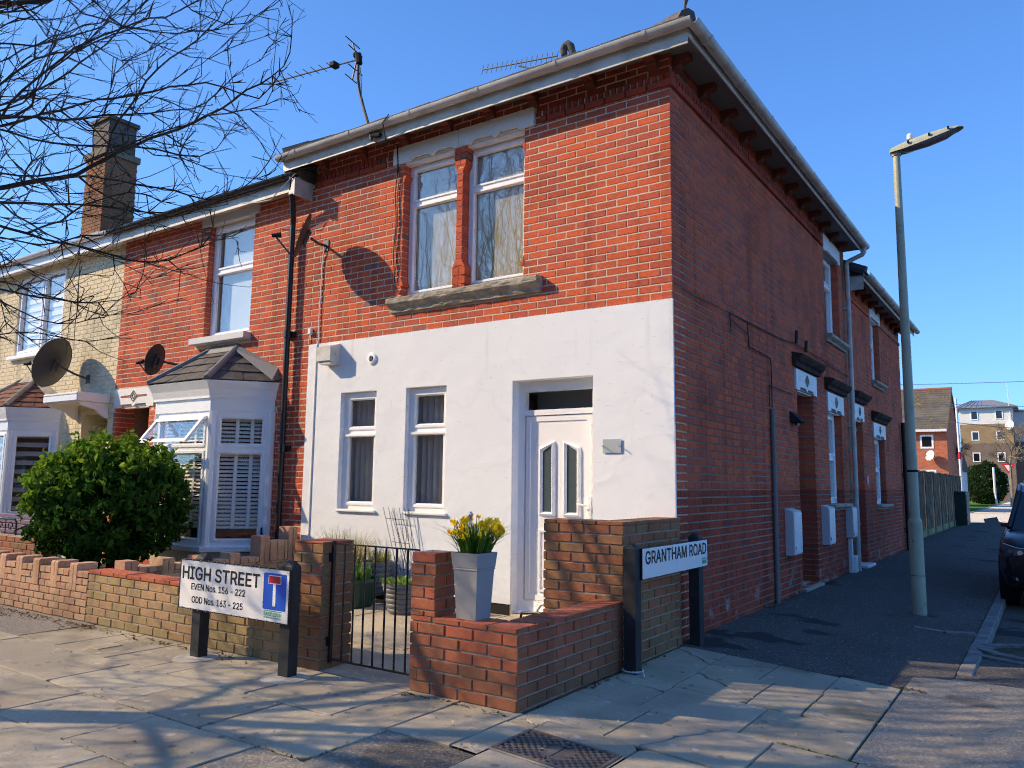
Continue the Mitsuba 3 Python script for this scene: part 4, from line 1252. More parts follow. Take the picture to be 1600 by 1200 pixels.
put(k, 'crown', Mesh().box(cx0 + 0.1, cx1 - 0.05, cy0 + 0.05, cy1 - 0.05, 8.28, 8.95).box(cx0 + 0.05, cx1 - 0.0, cy0 + 0.0, cy1 - 0.0, 8.95, 9.03), 'm_dark_stone')
# television aerials
k = thing('television_aerial', 'television aerial on a bent mast above the front gutter', 'aerial')
b0 = np.array([-3.57, -0.34, 5.40])
hd = np.array([-3.80, -0.36, 6.36])
put(k, 'mast', Mesh().tube([b0 + [0.02, 0, -0.1], b0, (-3.70, -0.35, 5.75), (-3.77, -0.35, 5.96), (-3.79, -0.36, 6.1), hd], 0.019, 8), 'm_steel_dark', smooth=50)
tip = np.array([-5.38, -0.36, 6.45])
tip = np.array([-5.10, -0.62, 6.32])
dirv = (tip - hd) / np.linalg.norm(tip - hd)
put(k, 'boom', Mesh().tube([hd, tip], 0.010, 6), 'm_steel_dark')
side = np.cross(dirv, [0, 0, 1.0])
side /= np.linalg.norm(side)
upv = np.cross(side, dirv)
for i in range(9):
    p = hd + (tip - hd) * (0.30 + 0.70 * i / 8)
    put(k, 'element', Mesh().tube([p - side * 0.085 + upv * 0.012, p + side * 0.085 + upv * 0.012], 0.0045, 5), 'm_steel_dark')
for s in (-1, 1):
    e_ = hd - dirv * 0.02 + upv * 0.24 * s - dirv * (-0.10)
    put(k, 'reflector_arm', Mesh().tube([hd + dirv * 0.02, e_], 0.010, 6), 'm_steel_dark')
    for t in (0.5, 1.0):
        p = hd + (e_ - hd) * t
        put(k, 'reflector_rod', Mesh().tube([p - side * 0.15, p + side * 0.15], 0.007, 5), 'm_steel_dark')
put(k, 'clamp', Mesh().tube([hd + [0.02, 0, -0.06], hd + [0, 0, 0.06], hd + [-0.05, 0, 0.07]], 0.04, 8), 'm_black_matt')
put(k, 'dipole', Mesh().cbox(*np.sort([hd[0] + dirv[0] * 0.3, hd[0] + dirv[0] * 0.38]), hd[1] + dirv[1] * 0.34 - 0.05, hd[1] + dirv[1] * 0.34 + 0.05, hd[2] + dirv[2] * 0.34 - 0.02, hd[2] + dirv[2] * 0.34 + 0.04, 0.005), 'm_black_matt')
put(k, 'wall_clamp', Mesh().tube([(-3.42, -0.33, 5.33), (-3.56, -0.33, 5.36)], 0.03, 8), 'm_black_matt')
put(k, 'cable', Mesh().tube([hd, (-3.74, -0.37, 6.2), (-3.70, -0.37, 5.8), (-3.58, -0.36, 5.5), (-3.55, -0.34, 5.3), (-3.4, -0.25, 5.2)], 0.006, 5), 'm_cable')
k = thing('television_aerial', 'long toothed television aerial lying over the roof edge left of the finial', 'aerial')
a0, a1 = np.array([-4.05, 2.45, 7.61]), np.array([-2.72, 2.45, 7.42])
put(k, 'boom', Mesh().tube([a0, a1], 0.012, 6), 'm_steel_dark')
for i in range(16):
    p = a0 + (a1 - a0) * i / 15
    put(k, 'element', Mesh().tube([p - [0, 0.02, 0.08], p + [0, 0.02, 0.08]], 0.006, 5), 'm_steel_dark')
put(k, 'mast', Mesh().tube([a0 + (a1 - a0) * 0.5 + [0, 0, -0.04], (-3.2, 2.45, 7.38), (-2.9, 2.45, 7.36), (-2.9, 2.6, 6.3)], 0.014, 6), 'm_steel_dark')

# ------------------------------------------------------------------ ground levels
GZ = 0.06      # level of the front gardens


def level(x, y=0.0):
    return -0.06 * np.clip(np.asarray(x, float) - 0.1, 0, 2.0)


# ------------------------------------------------------------------ front garden walls
def brick_wall(name, label, cat, faces, core, pal, nmax, mortar='m_mortar_mid', tone=None, seed=0, C=0.075, cap=None):
    """faces: (Frame, u0, u1, z0, z1, parity, anchor); core: boxes of the mortar body."""
    k = thing(name, label, cat)
    m = Mesh()
    for b in core:
        m.box(*b)
    put(k, 'core', m, mortar)
    allv = []
    for i, (F, u0, u1, z0, z1, par, anc) in enumerate(faces):
        add_bricks(k, F, courses(u0, u1, z0, z1, [], 0.0, anc, par, C=C), pal, nmax, seed=seed + i, tone=tone, rough=0.004)
    return k


def damp_tone(it, rng):
    low = np.clip((0.25 - it[:, 4]) * 2.2, 0, 0.4)
    return rng.random(len(it)) * 0.85 + low * 0.6 * rng.random(len(it))


FY = -2.53
# low wall: along the front, then back along the side road
k = brick_wall('low_garden_wall', 'low red brick garden wall turning the street corner in front of the white house', 'wall',
               [(Frame(0, FY, 0, 0), -0.815, 0.04, 0, 0.525 - 0.04, 0, 0.04), (Frame(0.04, 0, 0, 90), FY, -1.13, -0.05, 0.485, 1, FY), (Frame(0, FY + 0.215, 0, 180), 0.18, 0.62, 0, 0.485, 0, 0.0)],
               [(-0.805, 0.03, FY + 0.01, FY + 0.205, -0.05, 0.478), (-0.165, 0.03, FY + 0.205, -1.13, -0.1, 0.478)], 1, 110, tone=damp_tone, seed=30)
tb = [(u, u + 0.215, FY + 0.0, FY + 0.212) for u in np.arange(-0.60, 0.0, 0.225)]
for i, (u0, u1, y0, y1) in enumerate([(-0.61, -0.40, FY, FY + 0.213), (-0.39, -0.18, FY, FY + 0.213), (-0.17, 0.04, FY, FY + 0.213)] + [(-0.172, 0.04, y, y + 0.104) for y in np.arange(FY + 0.224, -1.16, 0.114)]):
    v, f = Mesh().cbox(u0, u1, y0, y1, 0.479, 0.487 + 0.002 * (i % 2), 0.003).get()
    put(k, 'coping_brick', (v, f), 'm_brick', uv=np.tile([0.15 + 0.11 * (i % 5), 0.1], (len(v), 1)))
brick_wall('gate_pillar', 'shorter red brick gate pillar rising from the low corner wall', 'pillar',
           [(Frame(0, FY - 0.001, 0, 0), -0.815, -0.612, 0.49, 0.90, 1, -0.815), (Frame(-0.612, 0, 0, 90), FY, FY + 0.215, 0.49, 0.90, 0, FY), (Frame(-0.815, 0, 0, -90), -(FY + 0.215), -FY, 0.0, 0.90, 0, -FY)],
           [(-0.806, -0.62, FY + 0.008, FY + 0.207, 0.47, 0.895)], 1, 40, seed=34)
k = brick_wall('gate_pillar', 'taller brown brick gate pillar behind the street sign', 'pillar',
           [(Frame(0, FY, 0, 0), -1.99, -1.68, 0, 0.90, 0, -1.68), (Frame(-1.68, 0, 0, 90), FY, FY + 0.31, 0, 0.90, 1, FY)],
           [(-1.98, -1.69, FY + 0.01, FY + 0.30, -0.02, 0.896)], 5, 80, seed=36)
v, f = Mesh().cbox(-1.99, -1.68, FY, FY + 0.31, 0.897, 0.912, 0.004).get()
put(k, 'coping_brick', (v, f), 'm_brick', uv=np.tile([0.1, 0.1], (len(v), 1)))
# tall L shaped wall beside the house corner
TY = -1.13
k = brick_wall('tall_garden_wall', 'tall brown brick garden wall against the house corner, half hiding the front door', 'wall',
               [(Frame(0, TY, 0, 0), -0.655, 0.05, 0, 1.05, 0, 0.05), (Frame(0.05, 0, 0, 90), TY, -0.015, -0.03, 1.05, 1, TY), (Frame(-0.655, 0, 0, -90), -(TY + 0.215), -TY, 0, 1.05, 1, 0)],
               [(-0.645, 0.04, TY + 0.01, TY + 0.205, -0.05, 1.045), (-0.165, 0.04, TY + 0.205, -0.014, -0.05, 1.045)], 5, 150, tone=damp_tone, seed=40)
for i, (u0, u1, y0, y1) in enumerate([(-0.655 + 0.1195 * q, -0.655 + 0.1195 * q + 0.11, TY, TY + 0.215) for q in range(4)] + [(-0.175, 0.05, y, y + 0.104) for y in np.arange(TY, -0.1, 0.1135)]):
    v, f = Mesh().cbox(u0, u1, y0, y1, 1.046, 1.075, 0.004).get()
    put(k, 'coping_brick', (v, f), 'm_brick', uv=np.tile([0.35 + 0.12 * (i % 4), 0.5], (len(v), 1)))
# olive wall of the front garden
k = brick_wall('garden_wall', 'olive stained brick front garden wall with a red tiled top behind the street sign', 'wall',
               [(Frame(0, FY, 0, 0), -4.89, -1.995, 0, 0.47, 0, -4.89), (Frame(0, FY + 0.2, 0, 180), 1.995, 4.89, 0, 0.45, 0, 2.0)],
               [(-4.885, -2.0, FY + 0.01, FY + 0.19, -0.02, 0.452)], 2, 110, seed=44)
for i, u in enumerate(np.arange(-4.89, -2.05, 0.222)):
    v, f = Mesh().cbox(u, min(u + 0.216, -1.996), FY - 0.006, FY + 0.2, 0.4525, 0.486 + 0.002 * (i % 3), 0.005).get()
    put(k, 'coping_tile', (v, f), 'm_brick', uv=np.tile([0.12 + 0.1 * (i % 3), 0.1], (len(v), 1)))


# crenellated walls
def crenellated(name, label, F, u0, u1, base, merlon, pitch, first, drop=0.0, seed=0, pal=3, nmax=150, back=0.2, rise=None):
    k = thing(name, label, 'wall')
    m = Mesh()
    m.box(u0, u1, 0.01, back - 0.01, -0.02, base - 0.004)
    put(k, 'core', m, 'm_mortar_dark', F)
    it = courses(u0, u1, 0, base, [], 0.0, u1, 0, C=0.066, L=0.205)
    it += [(a, b, back - (e - c), back - c + 0.0, z0, z1) for a, b, c, e, z0, z1 in []]
    u = first
    i = 0
    while u < u1 - 0.05:
        h = 0.0 if rise is None else rise(u)
        for q in (0, 1):
            a = u + q * 0.068
            if a + 0.064 > u0:
                it.append((max(a, u0), a + 0.064, -0.003, back, base - 0.14, base + merlon + h))
        g = u + 0.145
        while g < u + pitch - 0.04 and g < u1 - 0.03:
            it.append((g, min(g + 0.098, u + pitch - 0.006, u1), 0.0, back, base + 0.004, base + 0.062 + h))
            if h > 0.02:
                it.append((g, min(g + 0.098, u + pitch - 0.006, u1), 0.0, back - 0.002, base - 0.0, base + 0.003 + h))
            g += 0.104
        u += pitch
    add_bricks(k, F, it, pal, nmax, seed=seed, bsdf='m_brick', rough=0.003)
    back_items = courses(-u1, -u0, 0, base, [], 0.0, -u0, 0, C=0.066, L=0.205)
    add_bricks(k, Frame(*(F(np.array([[0, back, 0]]))[0]), F.deg + 180), back_items, pal, 0, seed=seed + 1)
    return k


crenellated('crenellated_wall', 'buff brick front wall with upright brick battlements below the evergreen bush', Frame(0, FY, 0, 0), -9.25, -4.9, 0.40, 0.128, 0.372, -8.96, seed=50)
crenellated('crenellated_wall', 'battlemented buff dividing wall running back to the house behind the street sign', Frame(-4.80, 0, 0, 90), FY + 0.215, -0.06, 0.42, 0.125, 0.40, FY + 0.30, seed=54, back=0.18, rise=lambda u: 0.17 * np.clip((u + 0.95) / 0.3, 0, 1) * (1 + 0.5 * np.clip((u + 0.5) / 0.2, 0, 1)))
# brown wall and iron railing of the cream house garden
brick_wall('dividing_wall', 'dark brick dividing wall in front of the purple bench', 'wall', [(Frame(0, -1.75, 0, 0), -13.5, -7.5, 0, 0.60, 0, 0)], [(-13.5, -7.5, -1.74, -1.56, -0.02, 0.595)], 5, 40, seed=58)

# ------------------------------------------------------------------ gate
k = thing('garden_gate', 'black iron garden gate of plain upright bars', 'gate')
gy = FY + 0.08
m = Mesh()
m.box(-1.655, -0.825, gy - 0.006, gy + 0.006, 0.895, 0.905)
put(k, 'top_rail', m, 'm_black_paint')
put(k, 'bottom_rail', Mesh().box(-1.655, -0.825, gy - 0.006, gy + 0.006, 0.07, 0.085), 'm_black_paint')
put(k, 'hinge_stile', Mesh().box(-1.662, -1.640, gy - 0.012, gy + 0.012, 0.05, 0.92), 'm_black_paint')
for i in range(8):
    x = -1.535 + i * 0.1015
    put(k, 'bar', Mesh().tube([(x, gy, 0.08), (x, gy, 0.90)], 0.0072, 8), 'm_black_paint', smooth=50)
put(k, 'latch', Mesh().box(-0.83, -0.80, gy - 0.01, gy + 0.01, 0.33, 0.35), 'm_black_paint')
for z in (0.2, 0.8):
    put(k, 'hinge', Mesh().box(-1.68, -1.655, gy - 0.02, gy + 0.02, z - 0.03, z + 0.03), 'm_black_paint')


# ------------------------------------------------------------------ lettering
def lettering(parent, name, text, F, u0, u1, z0, z1, d, bsdf, bold=True, label=None):
    """text laid on the face d of frame F, fitted into u0..u1, capitals z0..z1."""
    t = meshkit.text_mesh(text, 1.0, 0.002, bold=bold)
    v = np.array(t.vertices)
    cap = meshkit.text_mesh('H', 1.0, 0.002, bold=bold)
    ca, cz = cap.vertices[:, 1].min(), cap.vertices[:, 1].max()
    x0, x1 = v[:, 0].min(), v[:, 0].max()
    u = u0 + (v[:, 0] - x0) / (x1 - x0) * (u1 - u0)
    z = z0 + (v[:, 1] - ca) / (cz - ca) * (z1 - z0)
    dd = d - 0.0016 + np.where(v[:, 2] > 0.001, -0.0, 0.0014)
    return put(parent, name, (np.c_[u, dd, z], np.array(t.faces)[:, ::-1]), bsdf, F, label=label)


def sign_post(k, F, u0, u1, d0, d1, z0, z1):
    m = Mesh()
    m.hull([[u, d, z] for u in (u0, u1) for d in (d0, d1) for z in (z0, z1 - 0.04)] + [[u, (d0 + d1) / 2, z1] for u in (u0 + 0.012, u1 - 0.012)] + [[(u0 + u1) / 2, d, z1 - 0.012] for d in (d0 + 0.01, d1 - 0.01)])
    put(k, 'post', m, 'm_post', F)


solid('m_post', weathered((0.020, 0.020, 0.022), (0.030, 0.030, 0.030), (0.06, 0.058, 0.052), 7.0), 0.6, 0.35)
k = thing('street_name_sign', 'white HIGH STREET name sign with blue no through road symbol on two black posts', 'street sign')
FS = Frame(0, -2.835, 0, 0)
sign_post(k, FS, -2.80, -2.70, 0.022, 0.105, -0.1, 0.785)
sign_post(k, FS, -1.775, -1.675, 0.022, 0.105, -0.1, 0.795)
bd = put(k, 'board', Mesh().cbox(-2.952, -1.667, 0.0, 0.02, 0.367, 0.735, 0.003), 'm_sign_white', FS)
m = Mesh()
ring(m, -2.955, -1.664, 0.364, 0.738, 0.007, -0.003, 0.022)
put(bd, 'edging', m, 'm_black_paint', FS)
for u in np.arange(-2.90, -1.70, 0.1):
    put(bd, 'clip', Mesh().box(u, u + 0.006, -0.006, 0.0, 0.725, 0.741).box(u, u + 0.006, -0.006, 0.0, 0.361, 0.377), 'm_steel', FS)
lettering(bd, 'lettering', 'HIGH STREET', FS, -2.922, -1.985, 0.588, 0.686, 0.0, 'm_black_paint', bold=True, label='black street name lettering reading HIGH STREET')
lettering(bd, 'lettering', 'EVEN Nos. 156 - 222', FS, -2.80, -2.145, 0.513, 0.562, 0.0, 'm_black_paint', bold=True)
lettering(bd, 'lettering', 'ODD Nos. 163 - 225', FS, -2.785, -2.165, 0.416, 0.465, 0.0, 'm_black_paint', bold=True)
m = Mesh()
m.prism(sbox(-1.942 + 0.01, 0.452 + 0.01, -1.70 - 0.01, 0.703 - 0.01).buffer(0.01, quad_segs=4), -0.0022, 0.001)
pn = put(bd, 'symbol_panel', m, 'm_blue', FS, label='blue panel with a white and red T')
m = Mesh()
m.box(-1.836, -1.806, -0.0036, -0.002, 0.478, 0.63).box(-1.888, -1.754, -0.0036, -0.002, 0.6301, 0.690)
put(bd, 'symbol_stem', m, 'm_sign_white', FS)
put(bd, 'symbol_bar', Mesh().box(-1.882, -1.760, -0.0052, -0.0034, 0.636, 0.684), 'm_red', FS)
put(bd, 'logo_line', Mesh().box(-1.925, -1.735, -0.0022, 0.001, 0.441, 0.446), 'm_sign_green', FS)
lettering(bd, 'logo_lettering', 'EASTLEIGH', FS, -1.925, -1.74, 0.408, 0.434, 0.0, 'm_sign_green', bold=True)
lettering(bd, 'logo_lettering', 'BOROUGH COUNCIL', FS, -1.925, -1.74, 0.392, 0.402, 0.0, 'm_sign_green', bold=False)
for u in (-2.75, -1.72):
    put(k, 'concrete_foot', Mesh().lathe([(0.20, -0.05), (0.17, 0.004), (0.10, 0.012), (0.0, 0.012)], 12, (u, -2.79, 0)), 'm_concrete_pale', smooth=40)
k = thing('street_name_sign', 'white GRANTHAM ROAD name sign on two black posts along the side road', 'street sign')
FG = Frame(0.205, 0, 0, 90)
sign_post(k, FG, -1.205, -1.105, 0.022, 0.115, -0.15, 0.925)
sign_post(k, FG, 0.06, 0.16, 0.022, 0.115, -0.15, 0.945)
bd = put(k, 'board', Mesh().cbox(-1.118, 0.21, 0.0, 0.02, 0.66, 0.882, 0.003), 'm_sign_white', FG)
m = Mesh()
ring(m, -1.121, 0.213, 0.657, 0.885, 0.005, 0.004, 0.022)
put(bd, 'edging', m, 'm_black_paint', FG)
lettering(bd, 'lettering', 'GRANTHAM ROAD', FG, -1.075, 0.18, 0.765, 0.862, 0.0, 'm_black_paint', bold=True, label='black street name lettering reading GRANTHAM ROAD')
put(bd, 'logo_panel', Mesh().box(0.08, 0.185, -0.0022, 0.001, 0.685, 0.735), 'm_sign_green', FG)
lettering(bd, 'logo_lettering', 'EASTLEIGH', FG, 0.085, 0.18, 0.712, 0.730, -0.0022, 'm_sign_white', bold=False)
put(k, 'cable_tie', Mesh().tube([(0.135 + 0.075 * math.cos(t), -1.155 + 0.075 * math.sin(t), 0.012) for t in np.linspace(0, 6.28, 17)] + [(0.24, -1.2, 0.006), (0.27, -1.25, 0.002)], 0.006, 5), 'm_cable_white')

# ------------------------------------------------------------------ pots, planters and plants
scene['m_leaf'] = {'type': 'principledthin', 'base_color': {'type': 'mesh_attribute', 'name': 'vertex_color'}, 'roughness': 0.42, 'diff_trans': 0.75, 'spec_trans': 0.0, 'eta': 1.45}
scene['m_petal'] = {'type': 'principledthin', 'base_color': {'type': 'mesh_attribute', 'name': 'vertex_color'}, 'roughness': 0.6, 'diff_trans': 0.45, 'spec_trans': 0.0}


def blades(parent, name, c, n, spread, length, width, cols, seed, lean=0.6, stuff=True, up=1.0):
    """strap shaped leaves from c: five-point bent ribbons."""
    rng = np.random.default_rng(seed)
    V, Fc, C = [], [], []
    o = 0
    for i in range(n):
        a = rng.uniform(0, 2 * np.pi)
        r = spread * math.sqrt(rng.random())
        base = np.array(c) + [r * math.cos(a), r * math.sin(a), 0]
        b = a + rng.normal(0, 0.7)
        L_ = length * rng.uniform(0.6, 1.1)
        ln = lean * rng.uniform(0.15, 1.0)
        dirh = np.array([math.cos(b), math.sin(b), 0])
        wv = np.array([-math.sin(b), math.cos(b), 0]) * width * rng.uniform(0.7, 1.2) / 2
        col = np.array(cols[rng.integers(len(cols))]) * rng.uniform(0.75, 1.25)
        for j in range(5):
            t = j / 4
            p = base + dirh * L_ * ln * t ** 1.7 + np.array([0, 0, 1.0]) * L_ * up * (t - 0.35 * ln * t ** 2.5)
            w = wv * (0.7 + 0.6 * t - 1.25 * t ** 2.2)
            V += [p - w, p + w]
            C += [col, col]
        Fc += [[o + 2 * j, o + 2 * j + 1, o + 2 * j + 3, o + 2 * j + 2] for j in range(4)]
        o += 10
    return put(parent, name, Mesh().add(V, Fc), 'm_leaf', color=np.clip(C, 0, 1), stuff=stuff, smooth=True)


def star_flower(parent, c, nrm, r, seed, col=(0.95, 0.74, 0.02), cup=(0.92, 0.52, 0.01)):
    rng = np.random.default_rng(seed)
    c, nrm = np.array(c, float), np.array(nrm, float) / np.linalg.norm(nrm)
    a = np.cross(nrm, [0.1, 0.2, 1.0])
    a /= np.linalg.norm(a)
    b = np.cross(nrm, a)
    V, Fc, C = [], [], []
    for i in range(6):
        t = i * np.pi / 3 + rng.uniform(-0.1, 0.1)
        d_ = a * math.cos(t) + b * math.sin(t)
        e_ = -a * math.sin(t) + b * math.cos(t)
        o = len(V)
        V += [c, c + d_ * r * 0.55 + e_ * r * 0.28 - nrm * r * 0.1, c + d_ * r - nrm * r * 0.25, c + d_ * r * 0.55 - e_ * r * 0.28 - nrm * r * 0.1]
        C += [col] * 4
        Fc.append([o, o + 1, o + 2, o + 3])
    for i in range(8):
        t0, t1 = i * np.pi / 4, (i + 1) * np.pi / 4
        o = len(V)
        for t, q in ((t0, 0.22), (t1, 0.22)):
            V.append(c + (a * math.cos(t) + b * math.sin(t)) * r * q)
        for t, q in ((t1, 0.34), (t0, 0.34)):
            V.append(c + (a * math.cos(t) + b * math.sin(t)) * r * q + nrm * r * 0.55)
        C += [cup] * 4
        Fc.append([o, o + 1, o + 2, o + 3])
    put(parent, 'flower', Mesh().add(V, Fc), 'm_petal', color=np.clip(C, 0, 1))


# tall square planter of daffodils on the low wall
k = thing('tall_planter', 'tall tapered grey plastic planter standing on the low wall', 'planter')
pc = (-0.385, -2.415)


def sqring(s, z, rot=0.0):
    return [[pc[0] + s * a, pc[1] + s * b, z] for a, b in ((-1, -1), (1, -1), (1, 1), (-1, 1))]


m = Mesh()
lv = [sqring(0.074, 0.489), sqring(0.077, 0.492), sqring(0.094, 0.80), sqring(0.099, 0.802), sqring(0.1, 0.808), sqring(0.096, 0.812), sqring(0.099, 0.818), sqring(0.108, 0.905), sqring(0.108, 0.91), sqring(0.101, 0.91), sqring(0.097, 0.86)]
for a, b in zip(lv[:-1], lv[1:]):
    m.add(a + b, [[i, (i + 1) % 4, 4 + (i + 1) % 4, 4 + i] for i in range(4)])
put(k, 'body', m, 'm_grey_plastic')
put(k, 'soil', Mesh().add(sqring(0.098, 0.875), [[0, 1, 2, 3]]), 'm_soil')
k2 = thing('daffodils', 'clump of yellow daffodils with a purple hyacinth in the tall grey planter', 'flowers')
G1 = [(0.06, 0.16, 0.02), (0.09, 0.22, 0.03), (0.05, 0.12, 0.025)]
blades(k2, 'leaf', (pc[0], pc[1], 0.87), 250, 0.09, 0.29, 0.013, G1, 61, lean=1.0)
rng = np.random.default_rng(62)
for i in range(46):
    a, r = rng.uniform(0, 2 * np.pi), 0.18 * math.sqrt(rng.random())
    top = np.array([pc[0] + 0.015 + r * math.cos(a), pc[1] + r * math.sin(a), 1.0 + rng.uniform(0, 0.135) + (0.03 if r < 0.06 else 0)])
    base = np.array([pc[0] + r * 0.5 * math.cos(a), pc[1] + r * 0.5 * math.sin(a), 0.87])
    put(k2, 'stem', Mesh().tube([base, (base + top) / 2 + [0.005, 0, 0.01], top], 0.0028, 5), 'm_stem')
    star_flower(k2, top, (rng.normal(0.1, 0.6), rng.normal(-0.7, 0.4), rng.uniform(-0.1, 0.4)), rng.uniform(0.027, 0.034), 100 + i)
principled('m_stem', (0.08, 0.19, 0.03), 0.6, 0.3)
m = Mesh()
cols = []
for i in range(70):
    z = 1.06 + 0.10 * rng.random()
    a = rng.uniform(0, 6.28)
    r = 0.022 * (1.15 - (z - 1.06) / 0.1 * 0.8)
    p = np.array([pc[0] - 0.045 + r * math.cos(a), pc[1] + r * math.sin(a), z])
    q = rng.normal(0, 1, (3, 3)) * 0.008
    m.add(p + q, [[0, 1, 2]])
    cols += [[0.22, 0.20, 0.42]] * 3
put(k2, 'hyacinth', m, 'm_petal', color=np.array(cols), label='pale purple hyacinth spike')


def round_pot(name, label, c, prof, bsdf, cat='plant pot', sq=None, soil=0.9, n=32):
    k = thing(name, label, cat)
    zt, rt = prof[-1][1], prof[-1][0]
    full = prof + [(rt * 0.93, zt), (rt * 0.90, zt * 0.80)]
    put(k, 'body', Mesh().lathe([(0.001, prof[0][1])] + full, n, (c[0], c[1], GZ), sq), bsdf, smooth=40)
    put(k, 'soil', Mesh().lathe([(rt * 0.915, zt * soil), (0.001, zt * soil + 0.01)], n, (c[0], c[1], GZ), sq), 'm_soil')
    return k


LG = [(0.09, 0.24, 0.04), (0.14, 0.30, 0.06), (0.11, 0.20, 0.05)]
round_pot('green_tub', 'dark green plastic tub of tulip shoots behind the gate', (-3.33, -0.56), [(0.145, 0.002), (0.16, 0.02), (0.185, 0.22), (0.19, 0.25), (0.205, 0.255), (0.207, 0.29)], 'm_dark_green', sq=4.0)
kp = thing('tulip_shoots', 'bright green tulip shoots growing in the dark green tub', 'plants')
blades(kp, 'leaf', (-3.33, -0.56, 0.32), 110, 0.17, 0.20, 0.036, LG, 63, lean=0.45)
rib = [(0.135, 0.002)]
for i in range(5):
    z = 0.01 + i * 0.05
    rib += [(0.14 + i * 0.012, z), (0.152 + i * 0.012, z + 0.018), (0.153 + i * 0.012, z + 0.034), (0.144 + i * 0.012, z + 0.047)]
rib += [(0.205, 0.262), (0.212, 0.268), (0.212, 0.30)]
round_pot('ribbed_pot', 'ribbed grey round pot nearest the gate with trailing leaves', (-2.66, -0.56), rib, 'm_grey_pot')
kp = thing('trailing_plant', 'pale green leafy plant spilling over the ribbed grey pot', 'plant')
blades(kp, 'leaf', (-2.66, -0.56, 0.33), 190, 0.20, 0.10, 0.04, [(0.20, 0.33, 0.06), (0.32, 0.42, 0.12), (0.12, 0.25, 0.05)], 64, lean=1.2)
rib2 = [(r * 1.05, z * 1.18) for r, z in rib]
round_pot('ribbed_pot', 'ribbed grey round pot at the back against the white wall', (-3.37, -0.2), [(r * 0.8, z + 0.08) for r, z in rib2], 'm_grey_pot')
kp = thing('potted_plant', 'dry pale plant in the back grey pot', 'plant')
blades(kp, 'leaf', (-3.34, -0.2, 0.48), 90, 0.12, 0.17, 0.012, [(0.35, 0.34, 0.10), (0.25, 0.28, 0.08)], 65, lean=0.5)
round_pot('small_pot', 'small pale grey pot at the foot of the trellis', (-3.05, -0.16), [(0.09, 0.002), (0.12, 0.2), (0.125, 0.205), (0.125, 0.24)], 'm_paint_grey')
kp = thing('ornamental_grass', 'tall tan ornamental grass beside the left gate pillar', 'grass')
blades(kp, 'leaf', (-3.72, -0.30, 0.26), 420, 0.16, 0.62, 0.007, [(0.42, 0.26, 0.14), (0.36, 0.24, 0.12), (0.22, 0.25, 0.07)], 66, lean=0.75)
blades(kp, 'leaf', (-3.80, -0.32, 0.22), 160, 0.16, 0.66, 0.012, [(0.20, 0.30, 0.05), (0.13, 0.22, 0.04)], 67, lean=0.5)
kp = round_pot('small_pot', 'low dark pot holding the tan grass', (-3.72, -0.30), [(0.14, 0.002), (0.18, 0.24), (0.19, 0.25)], 'm_grey_pot')
# fan trellis
k = thing('trellis', 'thin dark wire fan trellis leaning on the white wall under the right window', 'trellis')
m = Mesh()
ty = -0.06
for b, t in ((-3.02, -3.44), (-2.99, -3.36), (-2.96, -3.28), (-2.9, -3.20), (-2.86, -3.12), (-2.84, -3.06)):
    put(k, 'rod', Mesh().tube([(b, ty - 0.05, 0.02), (t, ty, 1.07)], 0.0034, 6), 'm_steel_dark')
for z, a, b in ((0.95, -3.39, -3.08), (0.70, -3.28, -3.02), (0.42, -3.16, -2.95)):
    put(k, 'cross_rod', Mesh().tube([(a, ty - 0.05 * (1 - z / 1.07), z), (b, ty - 0.05 * (1 - z / 1.07), z - 0.01)], 0.0034, 6), 'm_steel_dark')
for b, t in ((-2.84, -3.30), (-3.05, -3.06)):
    put(k, 'rod', Mesh().tube([(b, ty - 0.10, 0.1), (t, ty, 1.06)], 0.0034, 6), 'm_steel_dark')
# folded black stool behind the corner wall
k = thing('boot_rack', 'low black rack with a bent white tube rail before the front door', 'rack')
put(k, 'rail', Mesh().tube([(-1.24, -0.30, 0.02), (-1.24, -0.30, 0.20), (-1.20, -0.30, 0.25), (-1.14, -0.30, 0.27), (-0.66, -0.42, 0.27)], 0.016, 8), 'm_upvc_old', smooth=50)
put(k, 'rail', Mesh().tube([(-1.24, -0.62, 0.02), (-1.20, -0.62, 0.22), (-0.66, -0.62, 0.25)], 0.014, 8), 'm_black_paint', smooth=50)
put(k, 'tray', Mesh().box(-1.2, -0.68, -0.6, -0.32, 0.16, 0.18), 'm_black_matt')
k = thing('stone_pot', 'small broken stone ornament on the ground behind the tall planter', 'ornament')
put(k, 'lump', Mesh().lathe([(0.07, 0.002), (0.09, 0.05), (0.07, 0.12), (0.05, 0.15), (0.001, 0.16)], 9, (-1.95, -0.18, 0)), 'm_old_stone')

# ------------------------------------------------------------------ purple bench and railing of the cream house
k = thing('garden_bench', 'purple slatted garden bench with black iron ends', 'bench')
bx0, bx1, by = -11.2, -9.0, -1.15
for i in range(4):
    z = 0.52 + i * 0.072
    put(k, 'back_slat', Mesh().cbox(bx0, bx1, by + 0.20 + i * 0.012, by + 0.222 + i * 0.012, z, z + 0.058, 0.004), 'm_purple')
for i in range(3):
    put(k, 'seat_slat', Mesh().cbox(bx0, bx1, by - 0.20 + i * 0.13, by - 0.09 + i * 0.13, 0.43, 0.452, 0.004), 'm_purple')
for x in (bx0 + 0.05, bx1 - 0.05):
    m = Mesh()
    m.tube([(x, by - 0.2, 0.0), (x, by - 0.2, 0.42), (x, by - 0.24, 0.62), (x, by - 0.1, 0.68), (x, by + 0.2, 0.66)], 0.016, 6).tube([(x, by + 0.19, 0.0), (x, by + 0.2, 0.45), (x, by + 0.25, 0.82)], 0.016, 6)
    put(k, 'iron_end', m, 'm_black_paint')
principled('m_purple', (0.16, 0.095, 0.13), 0.45, 0.4)
